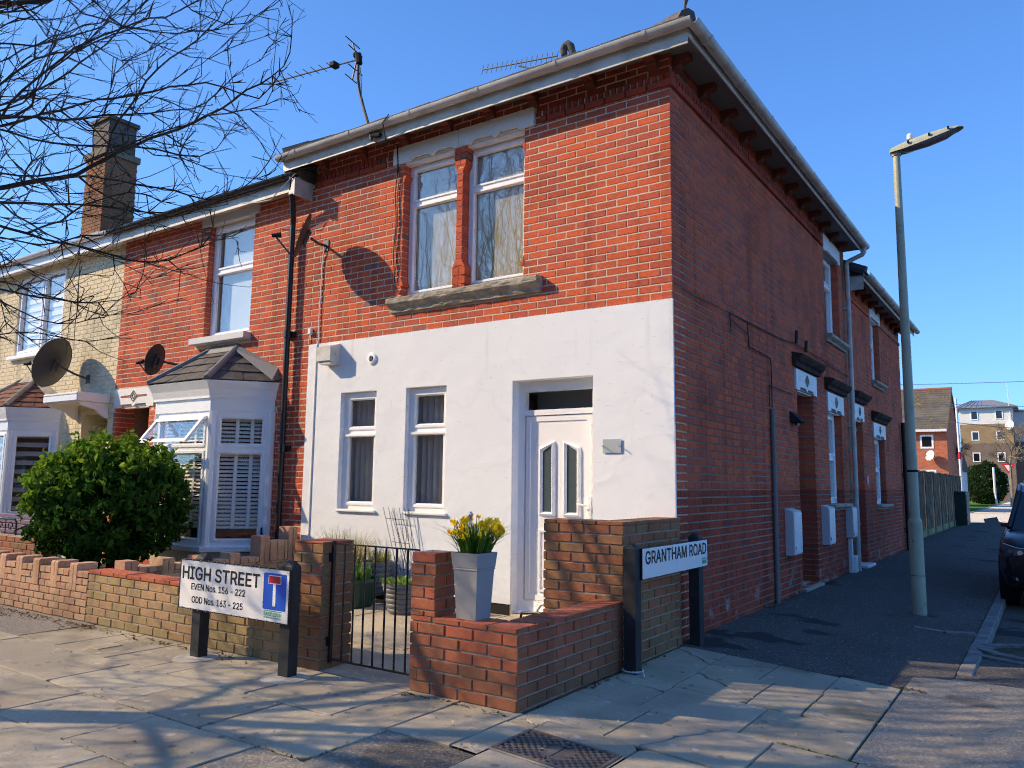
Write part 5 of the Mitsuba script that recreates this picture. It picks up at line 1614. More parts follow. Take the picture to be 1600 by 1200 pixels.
k = thing('iron_railing', 'black scrolled iron railing panel in front of the purple bench', 'railing')
ry = -1.62
m = Mesh()
m.tube([(-11.0, ry, 0.78), (-8.55, ry, 0.80), (-8.50, ry, 0.76), (-8.48, ry, 0.2)], 0.012, 6)
put(k, 'frame', m, 'm_black_paint')
for x in np.arange(-10.9, -8.6, 0.3):
    put(k, 'bar', Mesh().tube([(x, ry, 0.6), (x, ry, 0.79)], 0.007, 5), 'm_black_paint')
    sc = [(x + 0.13 + 0.075 * (1 - t / 9) * math.cos(t), ry, 0.70 + 0.075 * (1 - t / 9) * math.sin(t)) for t in np.linspace(0, 6.5, 18)]
    put(k, 'scroll', Mesh().tube(sc, 0.007, 5), 'm_black_paint')
for x, x2 in ((-8.55, -8.9), (-9.3, -9.0)):
    put(k, 'stay', Mesh().tube([(x, ry, 0.72), (x2, ry, 0.45)], 0.006, 5), 'm_steel')

# ------------------------------------------------------------------ ground, road, pavement
def flag_colour(p, n, uv):
    g = fbm(p.x * 3.1, p.y * 3.1, uv.x * 30, 4)
    f = noise(p.x * 160, p.y * 160, 1.0)
    sp = noise(p.x * 60, p.y * 60, 9.0)
    st = smoothstep(0.60, 0.74, noise(p.x * 1.7 + 5, p.y * 1.7, 3.0))
    c = mix((0.33, 0.285, 0.205), (0.43, 0.372, 0.270), uv.x)
    c = c * (0.74 + 0.40 * g + 0.20 * (f - 0.5) + 0.10 * (sp - 0.5))
    c = mix(c, mi.Color3f(0.22, 0.20, 0.165), st * 0.45)
    green = smoothstep(0.6, 0.8, fbm(p.x * 5.3, p.y * 5.3, 4.0))
    c = mix(c, mi.Color3f(0.22, 0.22, 0.13), green * 0.35)
    d1, d2, w = mikit.voronoi(p.x * 7.5, p.y * 7.5)
    gum = smoothstep(0.20, 0.13, d1) * smoothstep(0.80, 0.83, w)
    c = mix(c, dr.select(w > 0.91, mi.Color3f(0.09, 0.085, 0.08), mi.Color3f(0.50, 0.47, 0.42)), gum * 0.55)
    wet = smoothstep(0.56, 0.70, fbm(p.x * 1.1 + 9, p.y * 1.1, 6.0, 4))
    return mix(c, c * mi.Color3f(0.66, 0.65, 0.63), wet)


solid('m_flag', flag_colour, 0.9, 0.2)


def flag_bump(p, n, uv):
    return 0.0012 * noise(p.x * 190, p.y * 190, 0.5) + 0.002 * fbm(p.x * 30, p.y * 30, 2.0)


def asphalt_colour(p, n, uv):
    f = noise(p.x * 130, p.y * 130, 0.0)
    f2 = noise(p.x * 260 + 4, p.y * 260, 3.0)
    g = fbm(p.x * 1.6, p.y * 1.6, 2.0, 4)
    chip = smoothstep(0.72, 0.86, noise(p.x * 95 + 31, p.y * 95, 6.0))
    c = mix((0.045, 0.043, 0.040), (0.11, 0.102, 0.09), 0.55 * f + 0.45 * g)
    c = c * (0.75 + 0.5 * f2)
    c = mix(c, mi.Color3f(0.26, 0.245, 0.215), chip * 0.7)
    tar = smoothstep(0.70, 0.735, fbm(p.x * 1.3 + 2, p.y * 1.9, 8.0, 4))
    return mix(c, mi.Color3f(0.028, 0.028, 0.030), tar * 0.85)


def asphalt_bump(p, n, uv):
    return 0.0035 * noise(p.x * 120, p.y * 120, 0.0) + 0.002 * noise(p.x * 260, p.y * 260, 1.0)


bumped('m_asphalt', diffuse_like(mikit.proc(asphalt_colour), 0.9, 0.25), asphalt_bump, 1.0, 2e-3)


def worn_colour(p, n, uv):
    f = noise(p.x * 120, p.y * 120, 0.0)
    g = fbm(p.x * 1.8, p.y * 1.8, 2.0, 4)
    chip = smoothstep(0.60, 0.80, noise(p.x * 95 + 31, p.y * 95, 6.0))
    c = mix((0.14, 0.124, 0.10), (0.30, 0.265, 0.212), 0.5 * f + 0.5 * g)
    c = mix(c, mi.Color3f(0.44, 0.40, 0.33), chip * 0.5)
    tar = smoothstep(0.66, 0.72, fbm(p.x * 1.1 + 12, p.y * 1.5, 8.0, 4))
    return mix(c, c * 0.55, tar)


bumped('m_worn_asphalt', diffuse_like(mikit.proc(worn_colour), 0.9, 0.25), asphalt_bump, 1.0, 2e-3)
solid('m_joint', weathered((0.06, 0.052, 0.04), (0.035, 0.033, 0.027), (0.06, 0.075, 0.025), 9.0), 0.95, 0.1)
solid('m_concrete', weathered((0.40, 0.345, 0.245), (0.31, 0.27, 0.195), (0.44, 0.39, 0.30), 5.0), 0.9, 0.2)
solid('m_concrete_pale', weathered((0.48, 0.43, 0.34), (0.40, 0.36, 0.28), (0.54, 0.49, 0.40), 16.0), 0.9, 0.2)
solid('m_kerb', weathered((0.20, 0.195, 0.18), (0.14, 0.135, 0.125), (0.25, 0.24, 0.22), 12.0), 0.85, 0.25)
solid('m_iron', weathered((0.17, 0.14, 0.118), (0.115, 0.095, 0.082), (0.22, 0.18, 0.145), 22.0), 0.6, 0.45)
solid('m_grass', weathered((0.045, 0.11, 0.02), (0.07, 0.14, 0.03), (0.035, 0.085, 0.018), 1.5), 0.95, 0.1)
solid('m_earth', weathered((0.09, 0.072, 0.052), (0.06, 0.05, 0.038), (0.14, 0.12, 0.09), 7.0), 0.95, 0.1)


def grid_sheet(x0, x1, y0, y1, zf, nx=20, ny=20):
    xs, ys = np.linspace(x0, x1, nx + 1), np.linspace(y0, y1, ny + 1)
    X, Y = np.meshgrid(xs, ys)
    v = np.c_[X.ravel(), Y.ravel(), np.broadcast_to(zf(X, Y), X.shape).ravel()]
    f = [[j * (nx + 1) + i, j * (nx + 1) + i + 1, (j + 1) * (nx + 1) + i + 1, (j + 1) * (nx + 1) + i] for j in range(ny) for i in range(nx)]
    return v, f


def road_level(X, Y):
    t = np.clip((Y - 1.6) / 1.6, 0, 1)
    return -0.122 - 0.085 * t * t * (3 - 2 * t)


structure('ground')
m = Mesh().add([[-700, -700, -0.45], [700, -700, -0.45], [700, 700, -0.45], [-700, 700, -0.45]], [[0, 1, 2, 3]])
put(None, 'ground', m, 'm_earth')
structure('road')
m = Mesh()
m.add(*grid_sheet(1.97, 9.0, -1.88, 90.0, road_level, 12, 90))
m.add(*grid_sheet(-60, 60, -30, -7.6, lambda X, Y: -0.12 + 0 * X, 6, 4))
put(None, 'road', m, 'm_asphalt')
structure('road_crossing')
put(None, 'road_crossing', Mesh().add(*grid_sheet(1.765, 5.5, -1.875, 0.62, lambda X, Y: np.where(X > 2.05, -0.117, level(X)) - 0.0005, 12, 12)), 'm_worn_asphalt')
structure('side_pavement')
m = Mesh()
m.add(*grid_sheet(-0.02, 2.02, -0.04, 60.0, lambda X, Y: level(X) + 0.006 * (meshkit.noise(np.stack([X * 1.3, Y * 1.3, X * 0], -1)) - 0.5), 16, 200))
m.add(*grid_sheet(-60, -0.02, 13.6, 43.0, lambda X, Y: 0 * X - 0.02, 4, 4))
put(None, 'side_pavement', m, 'm_asphalt')
structure('pavement')
m = Mesh()
m.add(*grid_sheet(-40, 2.05, -7.6, -2.40, lambda X, Y: level(X) - 0.014, 40, 8))
m.add(*grid_sheet(0.0, 1.80, -2.40, -0.03, lambda X, Y: level(X) - 0.014, 6, 4))
m.add(*grid_sheet(2.05, 40, -7.6, -1.90, lambda X, Y: level(X) - 0.014, 10, 6))
put(None, 'pavement', m, 'm_joint')
structure('asphalt_patch')
m = Mesh()
m.add(*grid_sheet(-0.36, 0.24, -7.6, -3.215, lambda X, Y: level(X) - 0.006, 5, 20))
m.add(*grid_sheet(-0.715, -0.36, -7.6, -3.805, lambda X, Y: level(X) - 0.006, 4, 20))
m.add(*grid_sheet(-40.0, -4.72, -3.36, -2.5, lambda X, Y: level(X) - 0.003, 40, 5))
put(None, 'asphalt_patch', m, 'm_worn_asphalt')

_r2 = np.random.default_rng(71)


def slab_piece(poly):
    """one paving slab (or a broken piece of one) from its outline."""
    poly = poly.buffer(-0.0035, join_style=2)
    if poly.is_empty or poly.area < 0.002:
        return
    poly = max(getattr(poly, 'geoms', [poly]), key=lambda g: g.area)
    dense = poly.segmentize(0.12)
    ring_ = np.array(dense.exterior.coords)[:-1]
    ring_ = ring_ + _r2.normal(0, 0.0016, ring_.shape)
    inner = Polygon(ring_).buffer(-0.005, join_style=2)
    inner = np.array(max(getattr(inner, 'geoms', [inner]), key=lambda g: g.area).exterior.coords)[:-1]
    tri = trimesh.creation.extrude_polygon(Polygon(inner), 0.01, engine='earcut')
    c = np.array([poly.centroid.x, poly.centroid.y])
    gx, gy, dz = _r2.normal(0, 0.0035), _r2.normal(0, 0.0035), _r2.uniform(-0.003, 0.003)

    def zt(p):
        return level(p[:, 0]) + dz + (p[:, 0] - c[0]) * gx + (p[:, 1] - c[1]) * gy
    up = np.array(tri.vertices)
    f = np.array(tri.faces)
    top = f[(up[f][:, :, 2] > 0.005).all(1)]
    m = Mesh()
    m.add(np.c_[up[:, :2], zt(up)], top)
    from_, n1 = np.c_[inner, zt(inner)], len(inner)
    o = np.array([ring_[np.argmin(((ring_ - q) ** 2).sum(1))] for q in inner])
    m.add(np.vstack([from_, np.c_[o, zt(o) - 0.005], np.c_[o, zt(o) - 0.05]]), [[b * n1 + i, b * n1 + (i + 1) % n1, (b + 1) * n1 + (i + 1) % n1, (b + 1) * n1 + i] for b in (0, 1) for i in range(n1)])
    put('pavement', 'paving_slab', m, 'm_flag', uv=np.tile([_r2.random(), 0.0], (m.n, 1)))


def flag(x0, x1, y0, y1, crack=0.0):
    p = sbox(x0, y0, x1, y1)
    for cx, cy in ((x0, y0), (x1, y0), (x1, y1), (x0, y1)):      # chipped corners
        if _r2.random() < 0.16:
            s = _r2.uniform(0.015, 0.05)
            p = p.difference(Polygon([(cx - s, cy), (cx, cy - s * _r2.uniform(0.5, 1.4)), (cx + s, cy), (cx, cy + s * _r2.uniform(0.5, 1.4))]))
    if _r2.random() < crack:
        t0, t1 = _r2.uniform(0.2, 0.8, 2)
        n_ = 9
        if x1 - x0 > y1 - y0:
            line = [(x0 + (x1 - x0) * (t0 + (t1 - t0) * k / n_) + (0 if k in (0, n_) else _r2.normal(0, 0.018)), y0 + (y1 - y0) * k / n_) for k in range(n_ + 1)]
            half = Polygon([(x0 - 1, y0)] + line + [(x0 - 1, y1)])
        else:
            line = [(x0 + (x1 - x0) * k / n_, y0 + (y1 - y0) * (t0 + (t1 - t0) * k / n_) + (0 if k in (0, n_) else _r2.normal(0, 0.018))) for k in range(n_ + 1)]
            half = Polygon([(x0, y0 - 1)] + line + [(x1, y0 - 1)])
        for q in (p.intersection(half), p.difference(half)):
            for g in getattr(q, 'geoms', [q]):
                slab_piece(g)
    else:
        slab_piece(p)


def flag_row(y0, y1, xs):
    for a, b in zip(xs[:-1], xs[1:]):
        flag(a, b, y0, y1, 0.10 if a < 0 else 0.38)


flag_row(-3.205, -2.50, [-4.70, -4.06, -3.30, -2.77, -2.475, -1.62, -0.82, -0.385, 0.07])
flag_row(-3.80, -3.205, [-7.2, -6.3, -5.45, -4.60, -3.74, -2.94, -2.07, -1.245, -0.365])
flag_row(-4.34, -3.80, [-8.2, -7.3, -6.5, -5.7, -4.9, -4.1, -3.28, -2.435, -1.615, -0.725])
flag_row(-4.95, -4.34, [-7.8, -7.0, -6.1, -5.3, -4.5, -3.7, -2.85, -2.02, -1.2, -0.725])
flag_row(-5.6, -4.95, [-8.2, -7.3, -6.5, -5.7, -4.9, -4.1, -3.28, -2.435, -1.615, -0.725])
flag_row(-6.3, -5.6, [-7.8, -7.0, -6.1, -5.3, -4.5, -3.7, -2.85, -2.02, -1.2, -0.725])
flag_row(-7.0, -6.3, [-8.2, -7.3, -6.5, -5.7, -4.9, -4.1, -3.28, -2.435, -1.615, -0.725])
flag_row(-0.62, -0.045, [0.07, 0.46, 0.88, 1.33, 1.755])
flag_row(-1.265, -0.62, [0.07, 0.48, 1.0, 1.345, 1.755])
flag_row(-1.875, -1.265, [0.07, 0.50, 1.15, 1.755])
flag_row(-2.50, -1.875, [0.07, 0.60, 1.36, 1.80, 2.62, 3.4, 4.2, 5.0])
flag_row(-2.68, -2.50, [0.07, 0.25])
flag_row(-3.10, -2.50, [0.83, 1.70, 2.5, 3.3, 4.1, 5.0])
flag_row(-3.75, -3.10, [0.25, 0.83, 1.4, 2.2, 3.0, 3.8, 4.6])
flag_row(-4.4, -3.75, [0.25, 0.9, 1.8, 2.6, 3.4, 4.2])
flag_row(-5.1, -4.4, [0.25, 1.2, 2.1, 3.0, 3.9])
flag_row(-2.69, -2.50, [0.25, 0.83])
# kerbs
for i, y in enumerate(np.arange(0.83, 30, 0.915)):
    m = Mesh()
    m.cbox(2.02, 2.145, y + 0.004, y + 0.911, -0.40, float(level(2.05)) + 0.008, 0.014)
    put('side_pavement', 'kerbstone', m, 'm_kerb')
for a, b in (((1.34, 2.86), (1.75, 2.70)), ((1.76, 2.70), (2.02, 2.80))):
    a, b = np.array(a), np.array(b)
    d_ = (b - a) / np.linalg.norm(b - a)
    n_ = np.array([-d_[1], d_[0]]) * 0.05
    zt = float(level(1.7)) + 0.012
    put('side_pavement', 'edging_stone', Mesh().hull([[*(p + s * n_), z] for p in (a, b) for s in (-1, 1) for z in (zt - 0.1, zt)]), 'm_kerb')
# granite setts curving round a gully
c0 = np.array([2.66, 2.10])
for i in range(15):
    t0, t1 = math.radians(80 + i * 13.4), math.radians(80 + (i + 0.93) * 13.4)
    for r0, r1 in ((0.46, 0.575), (0.585, 0.70)):
        z = -0.118 + 0.022 * (r0 < 0.5) + 0.004 * math.sin(i * 3.1)
        pts = [[c0[0] + 1.0 * r * math.cos(t), c0[1] + 0.72 * r * math.sin(t), zz] for r in (r0, r1) for t in (t0, t1) for zz in (z - 0.1, z)]
        put('road', 'granite_sett', Mesh().hull(pts), 'm_kerb')
put('road', 'gully_bed', Mesh().add([[c0[0] + 0.46 * math.cos(t), c0[1] + 0.33 * math.sin(t), -0.117] for t in np.linspace(0, 2 * np.pi, 25)[:-1]] + [[c0[0], c0[1], -0.14]], [[i, (i + 1) % 24, 24, 24] for i in range(24)]), 'm_earth')
# gardens
structure('garden_path')
put(None, 'garden_path', Mesh().add(*grid_sheet(-4.75, -0.05, -2.52, 0.02, lambda X, Y: 0.006 + (GZ - 0.006) * np.clip((Y + 2.4) / 0.6, 0, 1) - 0.004, 20, 20)), 'm_concrete')
for i, (x0, x1, y0, y1) in enumerate([(-2.9, -1.75, -1.25, -0.62), (-1.74, -0.75, -1.25, -0.62), (-2.9, -1.75, -0.61, -0.02), (-1.74, -0.62, -0.61, -0.02), (-2.35, -1.5, -1.83, -1.26), (-1.49, -0.68, -1.83, -1.26), (-4.7, -3.8, -1.25, -0.02), (-3.79, -2.91, -1.25, -0.02)]):
    put('garden_path', 'concrete_slab', Mesh().cbox(x0 + 0.004, x1 - 0.004, y0 + 0.004, y1 - 0.004, 0.0, GZ + 0.001 * (i % 3), 0.004), 'm_concrete')
structure('garden_soil')
put(None, 'garden_soil', Mesh().add(*grid_sheet(-19.0, -4.76, -2.36, 0.02, lambda X, Y: 0.03 + 0.05 * meshkit.noise(np.stack([X * 2, Y * 2, X * 0], -1)), 60, 12)), 'm_earth')
structure('lawn')
m = Mesh()
m.add(*grid_sheet(-14, -1.0, 43.5, 95, lambda X, Y: 0.01 + 0 * X, 8, 10))
put(None, 'lawn', m, 'm_grass')
structure('far_pavement')
m = Mesh()
m.add(*grid_sheet(-6, 2.0, 29.5, 43.4, lambda X, Y: 0.0 * X + 0.004, 4, 4))
m.add(*grid_sheet(-0.99, 2.4, 43.4, 120, lambda X, Y: 0.012 + 0 * X, 3, 8))
put(None, 'far_pavement', m, 'm_concrete_pale')
m = Mesh()
for x, y0, y1 in ((-1.0, 43.4, 95),):
    m.box(x - 0.06, x + 0.06, y0, y1, 0.0, 0.05)
put('far_pavement', 'edging', m, 'm_kerb')
# covers
k = thing('manhole_cover', 'rusty iron manhole cover with raised studs set in the pavement', 'manhole cover')
mx0, mx1, my0, my1 = 0.245, 0.815, -3.075, -2.705


def on_slope(v, base=0.0):
    v = np.array(v, float)
    v[:, 2] += level(v[:, 0]) + base
    return v


m = Mesh()
ring(m, mx0, mx1, 0, 1, 0.022, 0, 1)
fr = Mesh()
for a in ((mx0, mx0 + 0.018, my0, my1), (mx1 - 0.018, mx1, my0, my1), (mx0 + 0.018, mx1 - 0.018, my0, my0 + 0.018), (mx0 + 0.018, mx1 - 0.018, my1 - 0.018, my1)):
    fr.box(a[0], a[1], a[2], a[3], -0.04, 0.005)
v, f = fr.get()
put(k, 'frame', (on_slope(v), f), 'm_iron')
pl = Mesh()
st = Mesh()
for p0, p1 in ((mx0 + 0.024, (mx0 + mx1) / 2 - 0.004), ((mx0 + mx1) / 2 + 0.004, mx1 - 0.024)):
    pl.box(p0, p1, my0 + 0.024, my1 - 0.024, -0.04, -0.006)
    nx_, ny_ = 11, 13
    for i in range(nx_):
        for j in range(ny_):
            if (i + j) % 2:
                continue
            x, y = p0 + (i + 0.5) * (p1 - p0) / nx_, my0 + 0.024 + (j + 0.5) * (my1 - my0 - 0.048) / ny_
            if (p0 < 0.4 and i > 7) or (p0 > 0.4 and i < 3):
                if abs(j - 6) < 4:
                    continue
            st.box(x - 0.0105, x + 0.0105, y - 0.0105, y + 0.0105, -0.006, 0.003)
v, f = pl.get()
put(k, 'plate', (on_slope(v), f), 'm_iron')
v, f = st.get()
put(k, 'stud', (on_slope(v), f), 'm_iron', stuff=True)
bed = grid_sheet(0.07, 0.83, -3.205, -2.69, lambda X, Y: level(X) - 0.004, 6, 6)
structure('cover_surround')
m = Mesh()
for a in ((0.075, mx0 - 0.002, -3.20, -2.69), (mx1 + 0.002, 0.83, -3.10, -2.69), (mx0 - 0.002, mx1 + 0.002, -3.10, my0 - 0.002), (0.25, mx1, my1 + 0.002, -2.69)):
    m.add(*grid_sheet(a[0], a[1], a[2], a[3], lambda X, Y: level(X) - 0.001, 3, 3))
put(None, 'cover_surround', m, 'm_concrete')
k = thing('stopcock_cover', 'small grey rectangular service cover in the pavement near the garden wall', 'cover')
put(k, 'lid', Mesh().cbox(-3.775, -3.605, -3.095, -2.89, -0.01, 0.006, 0.003), 'm_concrete')
# litter and weeds
rng = np.random.default_rng(81)
V, Fc, C = [], [], []
spots = [(-5.6, -2.62, 1.1, 0.08, 260), (-3.5, -2.60, 1.3, 0.06, 120), (-0.4, -2.58, 0.42, 0.03, 50), (0.10, -1.8, 0.03, 0.6, 60), (0.06, 2.5, 0.05, 2.4, 160), (-6.8, -2.72, 1.0, 0.12, 160), (1.75, -0.06, 0.15, 0.03, 30)]
for cx, cy, sx, sy, n_ in spots:
    for i in range(n_):
        x, y = cx + rng.uniform(-sx, sx), cy + abs(rng.normal(0, sy)) * (-1 if cy < -2 else 1)
        a, s = rng.uniform(0, 6.28), rng.uniform(0.008, 0.022)
        z = float(level(x)) + 0.004
        d1, d2 = np.array([math.cos(a), math.sin(a), 0.3 * rng.normal()]) * s, np.array([-math.sin(a), math.cos(a), 0.3 * rng.normal()]) * s * 0.5
        o = len(V)
        p = np.array([x, y, z + 0.004])
        V += [p - d1, p + d2, p + d1, p - d2]
        C += [np.array([0.13, 0.09, 0.05]) * rng.uniform(0.5, 1.7)] * 4
        Fc.append([o, o + 1, o + 2, o + 3])
put(None, 'leaf_litter', Mesh().add(V, Fc), 'm_petal', color=np.clip(C, 0, 1))
labels['leaf_litter'] = {'label': 'dry leaf litter along the foot of the walls', 'category': 'leaf litter', 'kind': 'stuff'}
V, Fc, C = [], [], []
for i in range(5200):
    if i < 2600:
        x, y = rng.uniform(-6, 5), rng.uniform(-6.2, -2.55)
    else:
        x, y = rng.uniform(0.1, 5), rng.uniform(-4.5, 6.5)
    if x > 2.0 and y > 0.6:
        continue
    s = 0.0022 + 0.0055 * rng.random() ** 3
    z = float(level(x)) + 0.003
    q = rng.normal(0, 1, (4, 3)) * s
    q[:, 2] = np.abs(q[:, 2])
    o = len(V)
    V += list(np.array([x, y, z]) + q)
    C += [np.array([0.36, 0.32, 0.26]) * (rng.uniform(0.2, 1.9) if rng.random() < 0.9 else 2.4)] * 4
    Fc += [[o, o + 1, o + 2], [o, o + 2, o + 3], [o, o + 3, o + 1], [o + 1, o + 3, o + 2]]
put(None, 'grit', Mesh().add(V, Fc), 'm_petal', color=np.clip(C, 0, 0.95))
labels['grit'] = {'label': 'scattered grit and small stones on the pavement', 'category': 'grit', 'kind': 'stuff'}
V, Fc, C = [], [], []
for (x0, y0, x1, y1, n_) in [(-1.65, -4.34, -0.72, -4.34, 60), (-2.95, -3.8, -1.2, -3.8, 40), (1.36, -1.875, 1.76, -1.875, 90), (1.34, -1.26, 1.34, -0.65, 60), (-0.725, -3.8, -0.36, -3.8, 40), (1.70, -0.05, 1.85, -0.10, 60), (-0.37, -3.8, -0.37, -3.22, 40), (0.1, -2.4, 0.1, -1.2, 60)]:
    for i in range(n_):
        t = rng.random()
        x, y = x0 + (x1 - x0) * t + rng.normal(0, 0.006), y0 + (y1 - y0) * t + rng.normal(0, 0.006)
        a, s = rng.uniform(0, 6.28), rng.uniform(0.005, 0.014)
        o = len(V)
        p = np.array([x, y, float(level(x)) - 0.006])
        V += [p + [math.cos(a) * s * 0.4, math.sin(a) * s * 0.4, 0], p - [math.cos(a) * s * 0.4, math.sin(a) * s * 0.4, 0], p + [rng.normal(0, s), rng.normal(0, s), s * 1.2]]
        C += [np.array([0.12, 0.15, 0.04]) * rng.uniform(0.6, 1.4)] * 3
        Fc.append([o, o + 1, o + 2])
put(None, 'weeds', Mesh().add(V, Fc), 'm_petal', color=np.clip(C, 0, 1))
labels['weeds'] = {'label': 'tiny green weeds and moss in the paving joints', 'category': 'weeds', 'kind': 'stuff'}

# ------------------------------------------------------------------ lamp post
k = thing('street_lamp', 'pale green street lamp post on the side road pavement', 'street lamp')
lx, ly, lz = 1.41, 3.70, -0.09
put(k, 'base_section', Mesh().tube([(lx, ly, lz - 0.2), (lx, ly, lz + 1.04), (lx, ly, lz + 1.07), (lx, ly, lz + 1.10)], [0.079, 0.077, 0.072, 0.058], 24), 'm_lamp_paint', smooth=40)
put(k, 'column', Mesh().tube([(lx, ly, lz + 1.09), (lx, ly, lz + 2.4), (lx, ly, lz + 4.0), (lx, ly, lz + 5.56)], [0.057, 0.055, 0.048, 0.040], 24), 'm_lamp_paint', smooth=40)
put(k, 'door_seam', Mesh().tube([(lx, ly, lz + 0.445), (lx, ly, lz + 0.452)], 0.0785, 24), 'm_black_matt')
put(k, 'strap', Mesh().tube([(lx, ly, lz + 1.63), (lx, ly, lz + 1.655)], 0.0585, 24), 'm_black_matt')
put(k, 'lock', Mesh().tube([(lx - 0.02, ly - 0.072, lz + 0.84), (lx - 0.022, ly - 0.082, lz + 0.84)], 0.008, 8), 'm_black_matt')
zt = lz + 5.50
m = Mesh()
sec = []
for x, w, h, z in ((-0.07, 0.05, 0.03, 0.05), (-0.05, 0.085, 0.12, 0.075), (0.10, 0.10, 0.175, 0.105), (0.35, 0.11, 0.175, 0.15), (0.55, 0.105, 0.135, 0.185), (0.68, 0.08, 0.055, 0.20), (0.73, 0.03, 0.015, 0.195)):
    th = np.linspace(0, np.pi, 9)
    ringp = [[lx + x, ly - w * math.cos(t), zt + z - h * 0.35 + h * 0.65 * math.sin(t)] for t in th]
    sec.append(ringp)
n_ = 9
v = np.array(sec).reshape(-1, 3)
m.add(v, [[i * n_ + j, i * n_ + j + 1, (i + 1) * n_ + j + 1, (i + 1) * n_ + j] for i in range(6) for j in range(8)])
put(k, 'canopy', m, 'm_lamp_paint', smooth=40)
m = Mesh()
sec = []
for x, w, z, dp in ((0.06, 0.08, 0.062, 0.02), (0.14, 0.092, 0.075, 0.05), (0.35, 0.10, 0.108, 0.062), (0.55, 0.092, 0.150, 0.055), (0.66, 0.06, 0.178, 0.02)):
    th = np.linspace(0, np.pi, 9)
    sec.append([[lx + x, ly - w * math.cos(t), zt + z - dp * math.sin(t)] for t in th])
v = np.array(sec).reshape(-1, 3)
m.add(v, [[i * 9 + j, i * 9 + j + 1, (i + 1) * 9 + j + 1, (i + 1) * 9 + j] for i in range(4) for j in range(8)])
put(k, 'bowl', m, 'm_lamp_bowl', smooth=40)
principled('m_lamp_bowl', (0.20, 0.21, 0.24), 0.15, 0.6)
m = Mesh()
for q in (0.15, 0.38, 0.58):
    m.box(lx + q - 0.012, lx + q + 0.012, ly - 0.118, ly - 0.10, zt + 0.07 + q * 0.17, zt + 0.10 + q * 0.17)
put(k, 'clip', m, 'm_black_matt')
put(k, 'spigot', Mesh().tube([(lx, ly, zt + 0.0), (lx, ly, zt + 0.10)], 0.052, 16), 'm_lamp_paint', smooth=40)
put(k, 'photocell', Mesh().tube([(lx + 0.16, ly, zt + 0.18), (lx + 0.16, ly, zt + 0.24), (lx + 0.16, ly, zt + 0.25)], [0.038, 0.034, 0.024], 16), 'm_upvc_old', smooth=40)


# ------------------------------------------------------------------ evergreen bush
def leaf_cloud(parent, name, centers, normals, size, cols, seed, ratio=0.5, fold=0.25, rnd=0.55):
    rng = np.random.default_rng(seed)
    n = len(centers)
    d_ = rng.normal(0, 1, (n, 3))
    nr = normals + rng.normal(0, rnd, (n, 3))
    nr /= np.linalg.norm(nr, axis=1, keepdims=True)
    a = d_ - nr * (d_ * nr).sum(1, keepdims=True)
    a[:, 2] -= 0.4
    a /= np.linalg.norm(a, axis=1, keepdims=True)
    b = np.cross(nr, a)
    s = size * rng.uniform(0.6, 1.25, (n, 1))
    w = s * ratio
    base, tip = centers - a * s * 0.5, centers + a * s * 0.55 - nr * s * 0.12
    V = np.stack([base, centers + b * w * 0.5 + nr * s * fold * 0.3 - a * s * 0.1, centers + a * s * 0.25 + b * w * 0.4 + nr * s * fold * 0.2, tip, centers + a * s * 0.25 - b * w * 0.4 + nr * s * fold * 0.2, centers - b * w * 0.5 + nr * s * fold * 0.3 - a * s * 0.1, centers + a * s * 0.05], 1)
    f = np.array([[0, 1, 6], [1, 2, 6], [2, 3, 6], [3, 4, 6], [4, 5, 6], [5, 0, 6]])
    F_ = (f[None] + (np.arange(n) * 7)[:, None, None]).reshape(-1, 3)
    C = np.array(cols)[rng.integers(0, len(cols), n)] * rng.uniform(0.7, 1.3, (n, 1))
    return put(parent, name, (V.reshape(-1, 3), F_), 'm_glossy_leaf', color=np.clip(np.repeat(C, 7, 0), 0, 1), stuff=True)


scene['m_glossy_leaf'] = {'type': 'principledthin', 'base_color': {'type': 'mesh_attribute', 'name': 'vertex_color'}, 'roughness': 0.22, 'diff_trans': 0.7, 'spec_trans': 0.0, 'eta': 1.75}
k = thing('evergreen_bush', 'rounded glossy green evergreen bush behind the battlemented front wall', 'bush')
rng = np.random.default_rng(90)
bc, br_ = np.array([-6.62, -1.45, 1.06]), np.array([1.06, 0.95, 0.83])
n = 15500
q = rng.normal(0, 1, (n, 3))
q /= np.linalg.norm(q, axis=1, keepdims=True)
lump = 0.92 + 0.26 * (meshkit.fbm(q * 2.2 + 5, 3) - 0.5) + 0.24 * (meshkit.noise(q * 6 + 2) - 0.5)
rad = lump * (1 - 0.60 * rng.random(n) ** 2.0)
pts = bc + q * br_ * rad[:, None]
keep = (pts[:, 2] > 0.22) & (meshkit.noise(pts * 4.6 + 9) > 0.40)
pts, qq, rel = pts[keep], q[keep], (rad / lump)[keep]
new = 0.8 * meshkit.noise(pts * 3.3) + 0.35 * qq[:, 2] - 0.35 * qq[:, 0] + 0.30 * rng.random(len(pts))
D1 = [(0.030, 0.085, 0.016), (0.045, 0.115, 0.018), (0.022, 0.062, 0.016), (0.06, 0.13, 0.02)]
D2 = [(0.16, 0.29, 0.03), (0.24, 0.36, 0.035), (0.11, 0.23, 0.025)]
young = (new > 0.66) & (rel > 0.80)
sp, sn = [], []
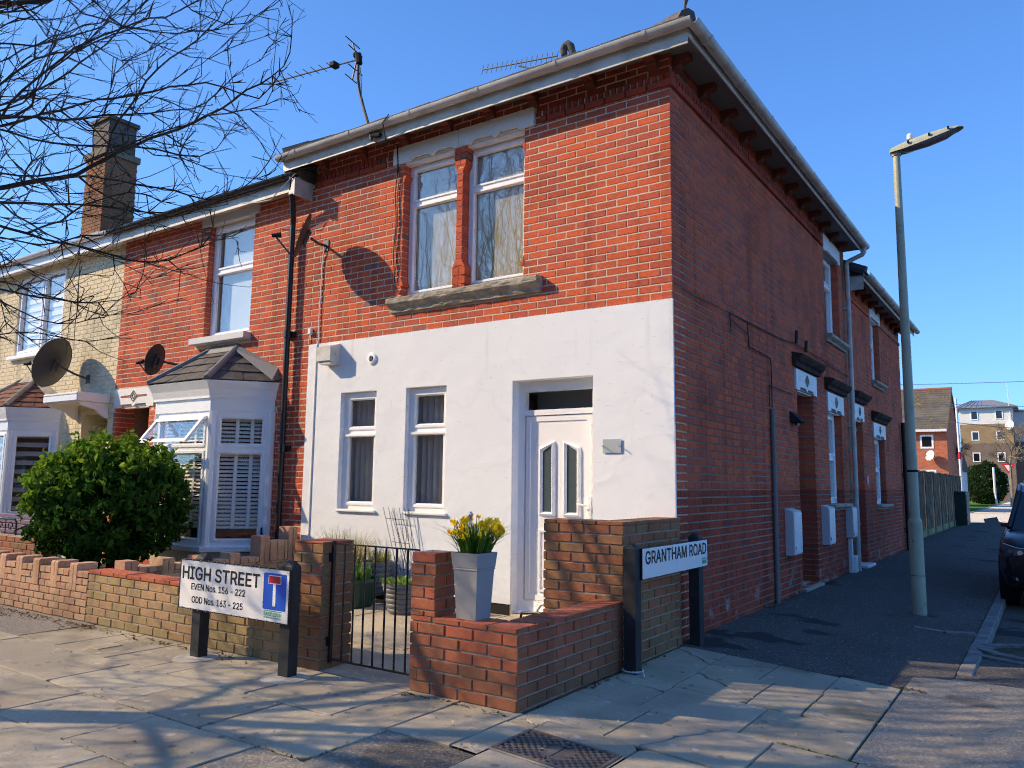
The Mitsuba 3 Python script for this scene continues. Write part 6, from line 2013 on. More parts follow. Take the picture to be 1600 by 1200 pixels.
for i in range(95):      # stray young shoots
    d_ = rng.normal(0, 1, 3)
    d_[2] = abs(d_[2]) * 0.8 + 0.1
    d_ /= np.linalg.norm(d_)
    base = bc + d_ * br_ * 0.86
    tip = base + (d_ * 0.5 + [0, 0, 0.6] + rng.normal(0, 0.2, 3)) * rng.uniform(0.08, 0.20)
    put(k, 'shoot', Mesh().tube([base - d_ * 0.15, base, tip], [0.005, 0.004, 0.002], 4, cap=False), 'm_stem') if i < 40 else None
    for t in np.linspace(0.15, 1.0, 6):
        sp.append(base + (tip - base) * t + rng.normal(0, 0.018, 3))
        sn.append(d_ + rng.normal(0, 0.5, 3))
leaf_cloud(k, 'foliage', pts[~young], qq[~young], 0.098, D1, 91, 0.50, rnd=0.8)
leaf_cloud(k, 'young_foliage', np.vstack([pts[young], sp]), np.vstack([qq[young], sn]), 0.090, D2, 92, 0.48, rnd=0.8)
for i in range(9):
    a = rng.uniform(0, 6.28)
    tip = bc + np.array([math.cos(a) * 0.8, math.sin(a) * 0.6, rng.uniform(0.0, 0.6)])
    put(k, 'stem', Mesh().tube([(bc[0] + 0.1 * math.cos(a), bc[1] + 0.1 * math.sin(a), 0.0), (bc + tip) / 2 + [0, 0, -0.35], tip], [0.03, 0.02, 0.006], 6), 'm_bark')

# ------------------------------------------------------------------ the bare street tree
rng = np.random.default_rng(17)
TC, TR = np.array([-4.85, -5.15, 4.95]), np.array([3.55, 3.9, 3.2])
n = 19000
q = rng.normal(0, 1, (n, 3))
q /= np.linalg.norm(q, axis=1, keepdims=True)
att = TC + q * TR * (rng.random((n, 1)) ** 0.42)
att = att[(att[:, 2] > 2.15 + 0.12 * np.hypot(att[:, 0] - TC[0], att[:, 1] - TC[1])) & (att[:, 0] - 1.63 * att[:, 1] > 0.12)]      # pruned back on the house side
tb_ = np.array([-5.3, -6.2, -0.1])
nodes, par = [tb_.copy()], [-1]
for z in np.arange(0.3, 2.75, 0.3):
    nodes.append(tb_ + [0.05 * math.sin(z), 0.06 * z * 0.5, z])
    par.append(len(nodes) - 2)
fork = len(nodes) - 1
for i in range(7):      # main limbs start outwards and upwards
    a = i * 2 * np.pi / 7 + 0.35
    p, last = nodes[fork].copy(), fork
    d_ = np.array([math.cos(a) * 0.85, math.sin(a) * 0.85, 0.62 if i % 2 else 0.95])
    for s in range(6):
        p = p + d_ * 0.24
        d_[2] *= 0.93
        nodes.append(p.copy())
        par.append(last)
        last = len(nodes) - 1
STEP, INF, KILL = 0.14, 1.1, 0.19
alive = att
for it in range(80):
    N = np.array(nodes)
    if len(alive) == 0:
        break
    dist, idx = cKDTree(N[fork:]).query(alive)
    idx += fork
    ok = dist < INF
    alive_near = alive[ok]
    if len(alive_near) == 0:
        break
    dv = alive_near - N[idx[ok]]
    dv /= np.linalg.norm(dv, axis=1, keepdims=True)
    acc = np.zeros_like(N)
    np.add.at(acc, idx[ok], dv)
    grow = np.unique(idx[ok])
    d_ = acc[grow]
    d_ /= np.linalg.norm(d_, axis=1, keepdims=True) + 1e-9
    d_ = d_ + rng.normal(0, 0.16, d_.shape)
    d_[:, 2] -= 0.05
    pa = np.array(par)[grow]
    prev = np.where((pa >= 0)[:, None], N[grow] - N[np.maximum(pa, 0)], d_)
    prev /= np.linalg.norm(prev, axis=1, keepdims=True) + 1e-9
    d_ = d_ * 0.72 + prev * 0.42
    d_ /= np.linalg.norm(d_, axis=1, keepdims=True)
    newp = N[grow] + d_ * STEP
    dd, _ = cKDTree(N).query(newp)
    for p, g, e_ in zip(newp, grow, dd):
        if e_ > STEP * 0.45:
            nodes.append(p)
            par.append(int(g))
    N = np.array(nodes)
    dist, _ = cKDTree(N[fork:]).query(alive)
    alive = alive[dist > KILL]
N, PA = np.array(nodes), np.array(par)
nn = len(N)
w = np.zeros(nn)
E_ = 2.2
kids = np.bincount(PA[1:], minlength=nn)
for i in range(nn - 1, 0, -1):
    if w[i] == 0:
        w[i] = 0.0036 ** E_
    w[PA[i]] += w[i]
rad = np.minimum(w ** (1 / E_) * 0.92, 0.135)
# straight whips and spurs
extra_a, extra_b, extra_r = [], [], []
thin = np.where((rad < 0.016) & (np.arange(nn) > fork))[0]
for i in thin:
    for _ in range(2 if rad[i] < 0.008 else 1):
        if rng.random() < 0.62:
            d_ = rng.normal(0, 1, 3)
            ax = N[i] - N[PA[i]]
            ax /= np.linalg.norm(ax) + 1e-9
            d_ = d_ / np.linalg.norm(d_) + ax * 0.8 + [0, 0, 0.25]
            L_ = rng.uniform(0.03, 0.09)
            b_ = N[i] + d_ * L_
            extra_a.append(N[i] + (N[PA[i]] - N[i]) * rng.random())
            extra_b.append(b_)
            extra_r.append((0.0032, 0.0026))
            if rng.random() < 0.35:
                extra_a.append(b_)
                extra_b.append(b_ + (d_ + rng.normal(0, 0.7, 3)) * L_ * 0.6)
                extra_r.append((0.0026, 0.0022))
tips = np.where((kids == 0) & (np.arange(nn) > fork))[0]
for i in tips:
    if rng.random() < 0.5:
        ax = N[i] - N[PA[i]]
        ax /= np.linalg.norm(ax) + 1e-9
        p = N[i]
        up_w = rng.uniform(0.1, 0.9)
        for s in range(rng.integers(2, 5)):
            ax = ax * 0.85 + np.array([0, 0, 0.22 * up_w]) + rng.normal(0, 0.06, 3)
            ax /= np.linalg.norm(ax)
            p2 = p + ax * 0.13
            extra_a.append(p)
            extra_b.append(p2)
            extra_r.append((0.0032 - 0.0004 * s, 0.0028 - 0.0004 * s))
            p = p2


def frusta(A, B, r0, r1, n):
    A, B = np.asarray(A, float), np.asarray(B, float)
    t = B - A
    t /= np.linalg.norm(t, axis=1, keepdims=True) + 1e-12
    h = np.where(np.abs(t[:, 2:3]) < 0.9, [[0, 0, 1.0]], [[1.0, 0, 0]])
    a = np.cross(t, h)
    a /= np.linalg.norm(a, axis=1, keepdims=True)
    b = np.cross(t, a)
    th = np.arange(n) * 2 * np.pi / n
    ringv = np.cos(th)[None, :, None] * a[:, None] + np.sin(th)[None, :, None] * b[:, None]
    V = np.concatenate([A[:, None] + ringv * np.asarray(r0)[:, None, None], B[:, None] + ringv * np.asarray(r1)[:, None, None]], 1)
    f = []
    for j in range(n):
        j2 = (j + 1) % n
        f += [[j, j2, n + j2], [j, n + j2, n + j]]
    F_ = (np.array(f)[None] + (np.arange(len(A)) * 2 * n)[:, None, None]).reshape(-1, 3)
    return V.reshape(-1, 3), F_


k = thing('bare_tree', 'leafless street tree spreading its twiggy branches over the top left', 'tree')
limb_of = np.full(nn, -1)
for i in range(nn):
    if PA[i] == fork:
        limb_of[i] = i
    elif PA[i] > fork:
        limb_of[i] = limb_of[PA[i]]
ch = np.arange(1, nn)
r1, r0 = rad[ch], np.minimum(rad[PA[ch]], rad[ch] * 1.5 + 0.002)
tr_ = ch <= fork
put(k, 'trunk', frusta(N[PA[ch[tr_]]], N[ch[tr_]], np.linspace(0.17, 0.125, tr_.sum()), np.linspace(0.165, 0.12, tr_.sum()), 14), 'm_bark', smooth=True)
big = (~tr_) & (r1 > 0.017)
for lb in np.unique(limb_of[ch[big]]):
    s_ = big & (limb_of[ch] == lb)
    put(k, 'limb', frusta(N[PA[ch[s_]]], N[ch[s_]], r0[s_], r1[s_], 8), 'm_bark', smooth=True)
mid_ = (~tr_) & (~big)
v1, f1 = frusta(N[PA[ch[mid_]]], N[ch[mid_]], r0[mid_], r1[mid_], 5)
v2, f2 = frusta(extra_a, extra_b, [x[0] for x in extra_r], [x[1] for x in extra_r], 4)
put(k, 'twig', (np.vstack([v1, v2]), np.vstack([f1, f2 + len(v1)])), 'm_bark', smooth=True, stuff=True)



# ------------------------------------------------------------------ cars
def car(label, x, y, z, deg, paint, group=None):
    """a tall family car, nose towards local -y; the parts in world coordinates."""
    k = thing('parked_car', label, 'car', group)
    F = Frame(x, y, z, deg)
    # stations along the length: t, half width, bottom, shoulder height, top height (centre)
    ST = [(0.00, 0.50, 0.42, 0.62, 0.70), (0.05, 0.72, 0.34, 0.68, 0.80), (0.16, 0.84, 0.28, 0.76, 0.90), (0.40, 0.905, 0.26, 0.86, 0.985), (0.80, 0.915, 0.25, 0.92, 1.04), (1.25, 0.92, 0.24, 0.96, 1.08), (2.0, 0.925, 0.24, 0.98, 1.10),
          (3.0, 0.925, 0.24, 1.00, 1.10), (3.9, 0.915, 0.26, 1.02, 1.10), (4.35, 0.87, 0.32, 1.00, 1.08), (4.55, 0.76, 0.42, 0.92, 1.0), (4.60, 0.60, 0.50, 0.80, 0.9)]
    rings_ = []
    for t, hw, zb, zs, ztp in ST:
        half = [(hw * 0.80, zb), (hw * 0.95, zb + 0.05), (hw, zb + (zs - zb) * 0.45), (hw * 0.995, zs - 0.10), (hw * 0.965, zs - 0.02), (hw * 0.90, zs + (ztp - zs) * 0.45), (hw * 0.6, ztp - 0.02), (hw * 0.3, ztp)]
        rings_.append([[u, t, zz] for u, zz in half] + [[-u, t, zz] for u, zz in half[::-1]])
    n_ = 16
    v = np.array(rings_).reshape(-1, 3)
    m = Mesh().add(v, [[i * n_ + j, i * n_ + (j + 1) % n_, (i + 1) * n_ + (j + 1) % n_, (i + 1) * n_ + j] for i in range(len(ST) - 1) for j in range(n_)])
    m.add(np.vstack([rings_[0], [[0, -0.01, 0.56]]]), [[(j + 1) % n_, j, n_, n_] for j in range(n_)]).add(np.vstack([rings_[-1], [[0, 4.61, 0.7]]]), [[j, (j + 1) % n_, n_, n_] for j in range(n_)])
    put(k, 'body', m, paint, F, smooth=45)
    G = [(1.05, 0.80, 1.02, 0.78, 1.03), (1.75, 0.80, 1.05, 0.66, 1.55), (2.1, 0.81, 1.06, 0.66, 1.64), (3.0, 0.81, 1.06, 0.66, 1.66), (3.9, 0.80, 1.05, 0.64, 1.58), (4.42, 0.78, 1.04, 0.70, 1.10)]
    roofm, glass = Mesh(), Mesh()
    for a, b in zip(G[:-1], G[1:]):
        for s in (-1, 1):
            glass.add([[s * a[1], a[0], a[2]], [s * b[1], b[0], b[2]], [s * b[3], b[0], b[4] - 0.03], [s * a[3], a[0], a[4] - 0.03]], [[0, 1, 2, 3]])
        (glass if (a[0] < 1.5 or b[0] > 4.2) else roofm).add([[-a[3], a[0], a[4] - 0.03], [a[3], a[0], a[4] - 0.03], [b[3], b[0], b[4] - 0.03], [-b[3], b[0], b[4] - 0.03], [-a[3] * 0.6, a[0], a[4]], [a[3] * 0.6, a[0], a[4]], [b[3] * 0.6, b[0], b[4]], [-b[3] * 0.6, b[0], b[4]]], [[0, 3, 7, 4], [5, 6, 2, 1], [4, 7, 6, 5]])
    put(k, 'roof', roofm, paint, F)
    put(k, 'window_glass', glass, 'm_car_glass', F)
    for s in (-1, 1):
        pm = Mesh()
        pm.tube([(s * 0.80, 1.05, 1.03), (s * 0.665, 1.75, 1.53), (s * 0.665, 2.1, 1.62), (s * 0.665, 3.0, 1.64), (s * 0.65, 3.9, 1.56), (s * 0.75, 4.40, 1.1)], 0.030, 6)
        for t in (2.15, 3.2):
            pm.tube([(s * 0.815, t, 1.04), (s * 0.675, t + 0.05, 1.62)], 0.03, 6)
        put(k, 'pillar', pm, paint, F)
        put(k, 'roof_rail', Mesh().tube([(s * 0.60, 1.9, 1.63), (s * 0.60, 2.1, 1.69), (s * 0.60, 3.6, 1.69), (s * 0.60, 3.8, 1.62)], 0.015, 6), 'm_steel', F)
        mv = Mesh().hull([[s * u, t, zz] for u, t, zz in ((0.90, 1.42, 1.02), (1.10, 1.40, 1.03), (1.12, 1.42, 1.13), (0.96, 1.44, 1.16), (0.92, 1.52, 1.02), (1.10, 1.54, 1.04), (1.10, 1.54, 1.13), (0.96, 1.54, 1.16))]).tube([(s * 0.80, 1.48, 1.05), (s * 0.93, 1.48, 1.06)], 0.03, 6)
        put(k, 'mirror', mv, paint, F)
        hl = Mesh().hull([[s * u, t, zz] for u, t, zz in ((0.52, 0.045, 0.74), (0.72, 0.06, 0.72), (0.86, 0.26, 0.78), (0.88, 0.34, 0.86), (0.74, 0.11, 0.83), (0.54, 0.06, 0.79), (0.70, 0.30, 0.80))])
        hk = put(k, 'headlight', hl, 'm_headlight', F)
        put(hk, 'reflector', Mesh().tube([(s * 0.66, 0.052, 0.76), (s * 0.66, 0.045, 0.76)], 0.030, 12).tube([(s * 0.76, 0.085, 0.775), (s * 0.765, 0.075, 0.775)], 0.028, 12), 'm_chrome', F)
        put(k, 'daylight_strip', Mesh().tube([(s * 0.50, 0.03, 0.795), (s * 0.70, 0.055, 0.82), (s * 0.84, 0.18, 0.86)], 0.008, 5), 'm_chrome', F)
        fk = put(k, 'fog_light', Mesh().cbox(*sorted((s * 0.58, s * 0.76)), 0.06, 0.14, 0.40, 0.46, 0.01), 'm_black_matt', F)
        put(fk, 'lens', Mesh().tube([(s * 0.62, 0.06, 0.43), (s * 0.62, 0.05, 0.43)], 0.022, 10).tube([(s * 0.70, 0.06, 0.43), (s * 0.70, 0.05, 0.43)], 0.022, 10), 'm_chrome', F)
        for t in (0.88, 3.62):
            wk = put(k, 'wheel', Mesh().tube([(s * 0.72, t, 0.345), (s * 0.925, t, 0.345)], 0.20, 20), 'm_steel', F, smooth=40)
            tr = Mesh()
            prof = [(0.22, 0.70), (0.33, 0.70), (0.345, 0.73), (0.345, 0.90), (0.33, 0.93), (0.22, 0.93)]
            th = np.linspace(0, 2 * np.pi, 29)[:-1]
            vv = np.vstack([[[s * u, t + r * math.cos(a), 0.345 + r * math.sin(a)] for a in th] for r, u in prof])
            tr.add(vv, [[i * 28 + j, i * 28 + (j + 1) % 28, (i + 1) * 28 + (j + 1) % 28, (i + 1) * 28 + j] for i in range(5) for j in range(28)])
            put(wk, 'tyre', tr, 'm_black_matt', F, smooth=40)
    put(k, 'grille', Mesh().box(-0.46, 0.46, -0.015, 0.05, 0.50, 0.70), 'm_black_matt', F)
    put(k, 'number_plate', Mesh().cbox(-0.26, 0.26, -0.03, -0.016, 0.40, 0.50, 0.003), 'm_sign_white', F)
    return k


principled('m_car_black', (0.006, 0.006, 0.008), 0.25, 0.5, 0.0, 1.0)
principled('m_car_blue', (0.02, 0.05, 0.22), 0.25, 0.5, 0.2, 1.0)
principled('m_car_silver', (0.45, 0.46, 0.48), 0.3, 0.5, 0.6, 0.8)
principled('m_car_glass', (0.008, 0.010, 0.012), 0.04, 0.7)
principled('m_headlight', (0.10, 0.105, 0.11), 0.10, 0.6)
car('black family car parked at the kerb, cut by the right edge of the picture', 3.02, 5.45, -0.21, 0, 'm_car_black')
car('dark blue car parked far away beyond the round clipped bush', 2.6, 92.0, -0.0, 35, 'm_car_blue')
car('silver car parked far away beside the dark blue car', 5.6, 96.0, -0.0, 35, 'm_car_silver')

# ------------------------------------------------------------------ fence, cabinet, far street
k = thing('wooden_fence', 'weathered wooden panel fence with green algae along the side road', 'fence')
fx, y = -0.30, 13.55
i = 0
while y < 29.2:
    xx = fx + 0.004 * i
    put(k, 'post', Mesh().box(xx - 0.05, xx + 0.05, y - 0.05, y + 0.05, -0.1, 1.86), 'm_old_wood')
    m = Mesh()
    yy = y + 0.055
    j = 0
    while yy < y + 1.73:
        e = 0.012 if j % 2 else 0.0
        m.box(xx - 0.012 + e, xx + 0.010 + e, yy, yy + 0.105, 0.17, 1.80 + 0.006 * math.sin(j * 5.0 + i))
        yy += 0.1
        j += 1
    m.box(xx - 0.04, xx - 0.0125, y + 0.055, y + 1.73, 1.5, 1.56)
    put(k, 'panel', m, 'm_old_wood')
    put(k, 'gravel_board', Mesh().box(xx - 0.02, xx + 0.03, y + 0.052, y + 1.77, -0.05, 0.165), 'm_gravel_board')
    put(k, 'capping', Mesh().box(xx - 0.03, xx + 0.035, y + 0.052, y + 1.77, 1.812, 1.835), 'm_old_wood')
    y += 1.83
    i += 1
solid('m_gravel_board', weathered((0.22, 0.22, 0.12), (0.16, 0.18, 0.07), (0.26, 0.24, 0.17), 3.0), 0.9, 0.15)
k = thing('utility_cabinet', 'dark green utility cabinet at the end of the wooden fence', 'cabinet')
m = Mesh()
m.cbox(-0.28, 0.12, 26.9, 28.2, -0.1, 1.18, 0.01)
put(k, 'body', m, 'm_cabinet')
put(k, 'cap', Mesh().hull([[x, yy, z] for x, yy, z in ((-0.31, 26.85, 1.18), (0.15, 26.85, 1.18), (0.15, 28.25, 1.18), (-0.31, 28.25, 1.18), (-0.28, 26.9, 1.24), (0.08, 26.9, 1.24), (0.08, 28.2, 1.24), (-0.28, 28.2, 1.24))]), 'm_cabinet')
put(k, 'door', Mesh().cbox(0.121, 0.135, 26.95, 27.53, 0.02, 1.12, 0.004), 'm_cabinet')
put(k, 'door', Mesh().cbox(0.121, 0.135, 27.55, 28.15, 0.02, 1.12, 0.004), 'm_cabinet')
principled('m_cabinet', (0.012, 0.032, 0.024), 0.45, 0.4)
k = thing('striped_pole', 'slim white pole with a red band behind the green cabinet', 'pole')
put(k, 'shaft', Mesh().tube([(-0.31, 31, 0.0), (-0.33, 31, 3.0), (-0.36, 31, 5.1)], [0.055, 0.05, 0.04], 10), 'm_upvc_old', smooth=40)
put(k, 'band', Mesh().tube([(-0.328, 31, 2.55), (-0.33, 31, 2.85)], 0.054, 10), 'm_red')
k = thing('white_post', 'plain white post standing in front of the round clipped bush', 'post')
scene[k] = mikit.ply(trimesh.Trimesh(*Mesh().tube([(-0.95, 68, 0.0), (-1.0, 68, 0.95), (-1.02, 68, 0.951), (-1.03, 68, 3.05)], [0.07, 0.07, 0.09, 0.09], 10).get(), process=False), 'm_upvc_old')
k = thing('clipped_bush', 'round dark clipped bush far along the side road', 'bush')
rng = np.random.default_rng(95)
n = 9000
q = rng.normal(0, 1, (n, 3))
q /= np.linalg.norm(q, axis=1, keepdims=True)
rr = 0.9 + 0.5 * (meshkit.fbm(q * 3, 3) - 0.5)
pts = np.array([-1.75, 71.0, 1.75]) + q * np.array([1.75, 1.6, 2.05]) * (rr * (1 - 0.3 * rng.random(n) ** 2))[:, None]
pts[:, 2] = np.maximum(pts[:, 2], 0.05)
leaf_cloud(k, 'foliage', pts, q, 0.16, [(0.020, 0.048, 0.016), (0.028, 0.06, 0.018)], 96, 0.55)


def small_tree(label, base, height, spread, seed, bsdf, tips=5, name='bare_tree', levels=6, r0=0.09):
    k = thing(name, label, 'tree')
    rng = np.random.default_rng(seed)
    A, B, R0, R1 = [], [], [], []

    def grow(p, d_, L_, r, lev):
        q_ = p + d_ * L_
        A.append(p)
        B.append(q_)
        R0.append(r)
        R1.append(r * 0.72)
        if lev == 0:
            return
        for _ in range(3 if lev > 1 else 4):
            e = d_ + rng.normal(0, spread, 3)
            e[2] += 0.12
            e /= np.linalg.norm(e)
            grow(p + d_ * L_ * rng.uniform(0.55, 1.0), e, L_ * rng.uniform(0.62, 0.82), r * 0.66, lev - 1)

    p0 = np.array(base, float)
    p1 = p0 + [0, 0, height * 0.3]
    grow(p1, np.array([0, 0, 1.0]), height * 0.24, r0, levels)
    put(k, 'trunk', frusta([p0], [p1], [r0 * 1.3], [r0], 8), bsdf)
    put(k, 'crown', frusta(A, B, R0, R1, 4), bsdf, stuff=True)


solid('m_pale_bark', weathered((0.26, 0.22, 0.15), (0.20, 0.17, 0.12), (0.28, 0.25, 0.17), 5.0), 0.9, 0.1)
small_tree('pale leafless tree far along the side road at the right', (0.35, 62.0, 0.0), 7.0, 0.55, 33, 'm_pale_bark')
small_tree('brown leafless shrub showing over the fence beside the far red house', (-2.2, 50.0, 0.0), 4.6, 0.6, 34, 'm_bark', r0=0.05)
small_tree('leafless tree behind the round clipped bush', (2.4, 82.0, 0.0), 6.0, 0.6, 35, 'm_pale_bark', r0=0.07)

k = thing('detached_house', 'orange red brick house with a tiled roof beyond the wooden fence', 'house')
hx1, hx0, hy0, hy1 = -2.07, -12.0, 45.0, 52.0
OP = [(-3.46, -2.76, 3.62, 4.42), (-3.55, -2.7, 1.2, 2.38)]
wf = slab(k, 'front_wall', FRONT, rect(hx0, hx1, 0, 4.72), [], hy0, hy0 + 0.3, 'm_far_brick')
m = Mesh()
m.prism([(hy0 + 0.3, 0), (hy1, 0), (hy1, 4.72), ((hy0 + hy1) / 2, 7.35), (hy0 + 0.05, 4.72), (hy0 + 0.3, 4.72)], hx1 - 0.3, hx1, axis='u')
put(k, 'gable_wall', m, 'm_far_brick')


def far_brick(p, n, uv):
    side = smoothstep(0.5, 0.6, dr.abs(n.x))
    h = dr.select(side > 0.5, p.y, p.x)
    row = dr.floor(p.z / 0.075)
    a = h / 0.225 + 0.5 * (row - 2 * dr.floor(row / 2))
    fz = p.z / 0.075 - row
    fa = a - dr.floor(a)
    mort = dr.maximum(smoothstep(0.86, 0.93, fz), smoothstep(0.95, 0.975, fa))
    c = mix((0.50, 0.15, 0.07), (0.36, 0.105, 0.06), cell_rand(dr.floor(a), row, 3))
    return mix(c, mi.Color3f(0.42, 0.33, 0.25), mort * 0.8)


solid('m_far_brick', far_brick, 0.9, 0.15)
for i, (a, b, c, e) in enumerate(OP):
    wk = put(k, 'window', Mesh().box(a, b, hy0 - 0.03, hy0 - 0.005, c, e), 'm_upvc')
    put(wk, 'pane', Mesh().box(a + 0.1, b - 0.1, hy0 - 0.034, hy0 - 0.031, c + 0.1, e - 0.1), 'm_car_glass')
rk = put(k, 'roof', Mesh().add([[hx0, hy0 - 0.35, 4.70], [hx1 + 0.08, hy0 - 0.35, 4.70], [hx1 + 0.08, 48.5, 7.42], [hx0, 48.5, 7.42]], [[0, 1, 2, 3]]).add([[hx0, 48.5, 7.42], [hx1 + 0.08, 48.5, 7.42], [hx1 + 0.08, 52.4, 4.6], [hx0, 52.4, 4.6]], [[0, 1, 2, 3]]), 'm_grey_tile')
m = Mesh()
for i in range(17):
    t0, t1 = i / 17, (i + 1) / 17
    y0, z0, y1, z1 = hy0 - 0.35 + 3.85 * t0, 4.70 + 2.72 * t0, hy0 - 0.35 + 3.85 * t1, 4.70 + 2.72 * t1
    m.add([[hx0, y0, z0 + 0.05], [hx1 + 0.09, y0, z0 + 0.05], [hx1 + 0.09, y1, z1 + 0.015], [hx0, y1, z1 + 0.015], [hx0, y0, z0 + 0.01], [hx1 + 0.09, y0, z0 + 0.01]], [[0, 1, 2, 3], [4, 5, 1, 0]])
put(rk, 'tile_course', m, 'm_grey_tile', stuff=True)
put(rk, 'ridge', Mesh().tube([(hx0, 48.5, 7.45), (hx1 + 0.1, 48.5, 7.45)], 0.11, 8), 'm_terracotta')
put(rk, 'verge', Mesh().add([[hx1 + 0.10, hy0 - 0.36, 4.62], [hx1 + 0.10, 48.5, 7.36], [hx1 + 0.10, 48.5, 7.50], [hx1 + 0.10, hy0 - 0.36, 4.76]], [[0, 1, 2, 3]]), 'm_lichen')
solid('m_grey_tile', weathered((0.155, 0.14, 0.115), (0.11, 0.10, 0.085), (0.30, 0.22, 0.05), 1.3), 0.9, 0.15)
principled('m_lichen', (0.34, 0.25, 0.06), 0.9)
put(k, 'gutter', Mesh().box(hx0, hx1 + 0.05, hy0 - 0.45, hy0 - 0.36, 4.58, 4.72).box(hx0, hx1, hy0 - 0.36, hy0 - 0.01, 4.60, 4.66), 'm_upvc_old')
dk = dish('small white satellite dish on the far orange red house', (-2.95, 44.6, 3.2), (-0.5, -0.8, 0.3), 0.55, (-2.8, 45.0, 3.2), 'm_upvc_old')

k = thing('apartment_block', 'white and brown brick apartment block closing the end of the side road', 'building')
ax0, ax1, ay = -4.97, -0.15, 90.0
put(k, 'white_storey', Mesh().box(ax0, ax1, ay, ay + 14, 8.1, 9.80), 'm_paint_white')
put(k, 'brick_storey', Mesh().box(ax0, ax1, ay - 0.02, ay + 14, 6.07, 8.099), 'm_far_buff')
put(k, 'lower_storey', Mesh().box(ax0, ax1, ay - 0.01, ay + 14, 0.0, 6.069), 'm_far_brown')
put(k, 'right_wing', Mesh().box(ax1 + 0.01, 9.0, ay + 2.5, ay + 14, 0.0, 6.3), 'm_far_brown')
put(k, 'right_wing', Mesh().box(ax1 + 0.01, 9.0, ay + 2.5, ay + 14, 6.301, 9.5), 'm_paint_grey')
solid('m_far_buff', weathered((0.33, 0.235, 0.135), (0.28, 0.20, 0.115), (0.36, 0.27, 0.17), 2.0), 0.9, 0.15)
solid('m_far_brown', weathered((0.20, 0.15, 0.12), (0.17, 0.125, 0.10), (0.22, 0.17, 0.13), 2.0), 0.9, 0.15)
rk = put(k, 'roof', Mesh().add([[ax0 - 0.5, ay - 0.5, 9.85], [ax1 + 0.5, ay - 0.5, 9.85], [ax1 - 2.0, ay + 5, 11.1], [ax0 + 0.9, ay + 5, 11.1], [ax1 + 0.5, ay + 14, 9.85], [ax0 - 0.5, ay + 14, 9.85]], [[0, 1, 2, 3], [1, 4, 2, 2], [5, 0, 3, 3], [4, 5, 3, 2]]).box(ax0 - 0.5, ax1 + 0.5, ay - 0.5, ay + 14, 9.801, 9.849).box(ax1 + 0.51, 9.2, ay + 2.2, ay + 14, 9.501, 9.7), 'm_zinc')
m = Mesh()
for i in range(12):
    t = i / 11
    m.tube([(ax0 - 0.5 + (ax1 - ax0 + 1.0) * t, ay - 0.5, 9.87), (ax0 + 0.9 + (ax1 - 2.0 - ax0 - 0.9) * t, ay + 5, 11.12)], 0.03, 4)
put(rk, 'standing_seam', m, 'm_lead', stuff=True)
principled('m_zinc', (0.24, 0.26, 0.29), 0.45, 0.4, 0.3)
for x in (-3.95, -1.70, 1.2, 3.5):
    yy = ay if x < ax1 else ay + 2.5
    for z0, z1 in ((8.55, 9.55), (6.35, 7.35), (4.1, 5.1), (1.6, 2.7)):
        wk = put(k, 'window', Mesh().box(x, x + 0.72, yy - 0.06, yy - 0.025, z0, z1), 'm_upvc')
        put(wk, 'pane', Mesh().box(x + 0.1, x + 0.62, yy - 0.065, yy - 0.061, z0 + 0.1, z1 - 0.1), 'm_car_glass')
put(k, 'mast', Mesh().tube([(-0.35, ay - 0.1, 8.0), (-0.45, ay - 0.1, 12.5)], 0.03, 6), 'm_upvc_old')
dish('white satellite dish at the corner of the far apartment block', (-0.45, ay - 0.5, 7.9), (-0.4, -0.8, 0.3), 0.9, (-0.4, ay, 7.9), 'm_upvc_old')
k = thing('outbuilding', 'plain grey building with a sloping roof behind the far brown shrub', 'building')
put(k, 'wall', Mesh().box(-9.0, -2.75, 60, 66, 0, 2.6), 'm_paint_grey')
put(k, 'roof', Mesh().hull([[-9.2, 59.7, 2.6], [-2.6, 59.7, 2.6], [-2.6, 66.2, 2.6], [-9.2, 66.2, 2.6], [-9.2, 63, 4.0], [-2.7, 63, 4.0]]), 'm_slate_dark')
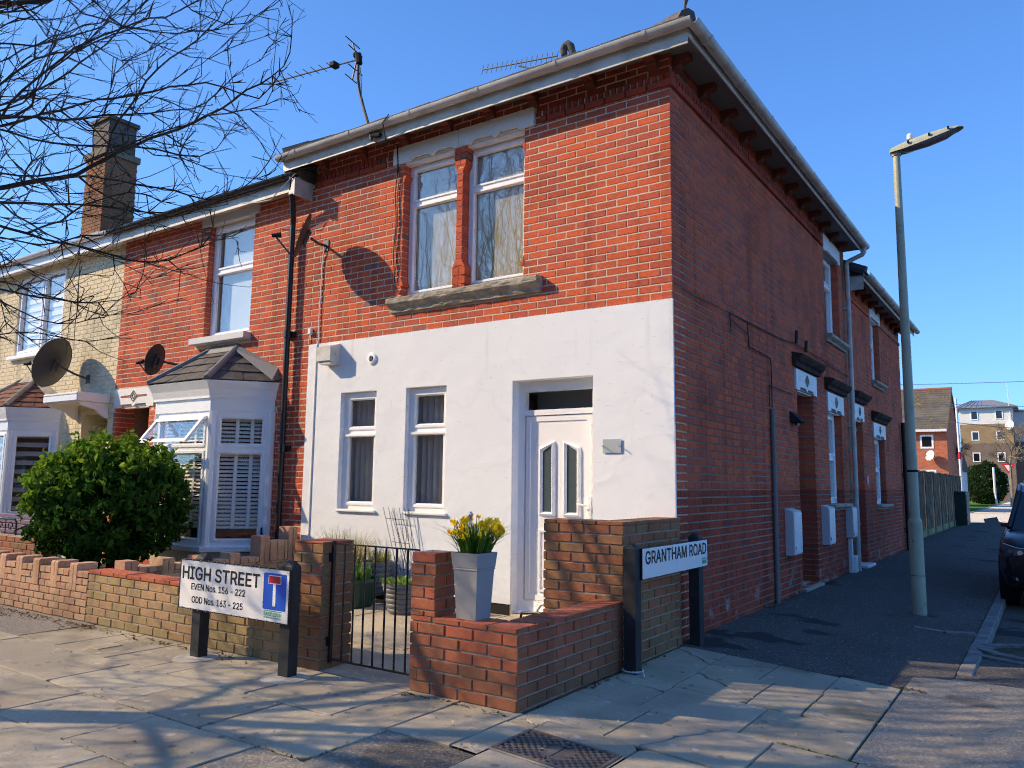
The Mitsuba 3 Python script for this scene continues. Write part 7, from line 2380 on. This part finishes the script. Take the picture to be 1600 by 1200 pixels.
k = thing('give_way_sign', 'red and white triangular road sign far beyond the round clipped bush', 'road sign')
put(k, 'post', Mesh().tube([(0.15, 64, 0), (0.15, 64, 2.7)], 0.04, 8), 'm_steel')
put(k, 'plate', Mesh().prism([(-0.30, 3.25), (0.60, 3.25), (0.15, 2.45)], 63.93, 63.95), 'm_red')
put(k, 'face', Mesh().prism([(-0.12, 3.13), (0.42, 3.13), (0.15, 2.66)], 63.915, 63.929), 'm_sign_white')
for i, (a, b, sag) in enumerate([((-3.0, 25, 5.15), (9, 27, 5.2), 0.1), ((-3.0, 25, 4.55), (9, 27, 4.0), 0.25), ((-3.0, 25, 4.65), (9, 27, 4.15), 0.25), ((-3.0, 25, 4.15), (9, 27, 2.9), 0.2), ((-3.0, 25, 4.2), (9, 27, 2.75), 0.2)]):
    a, b = np.array(a), np.array(b)
    k = thing('overhead_wire', ['topmost level overhead wire in the sky at the right', 'second overhead wire from the top in the sky at the right', 'middle overhead wire sloping down to the right', 'fourth overhead wire from the top, sloping steeply', 'lowest overhead wire, just above the far roofs'][i], 'wire')
    pts = [a + (b - a) * t - np.array([0, 0, sag * 4 * t * (1 - t)]) for t in np.linspace(0, 1, 15)]
    scene[k] = mikit.ply(trimesh.Trimesh(*Mesh().tube(pts, 0.011, 5).get(), process=False), 'm_lead')

# ------------------------------------------------------------------ the other side of the street, seen only in the window panes
k = thing('opposite_terrace', 'red brick terrace across the street, behind the viewpoint', 'house')
put(k, 'wall', Mesh().box(-34, 30, -30, -24, -0.3, 5.4), 'm_far_brick')
put(k, 'roof', Mesh().prism([(-23.6, 5.4), (-30.4, 5.4), (-27, 8.3)], -34.2, 30.2, axis='u'), 'm_grey_tile')
for x in np.arange(-32, 28, 4.5):
    for z0, z1 in ((0.9, 2.3), (3.4, 4.8)):
        wk = put(k, 'window', Mesh().box(x, x + 1.3, -24.02, -23.97, z0, z1), 'm_upvc')
        put(wk, 'pane', Mesh().box(x + 0.1, x + 1.2, -23.965, -23.96, z0 + 0.1, z1 - 0.1), 'm_car_glass')
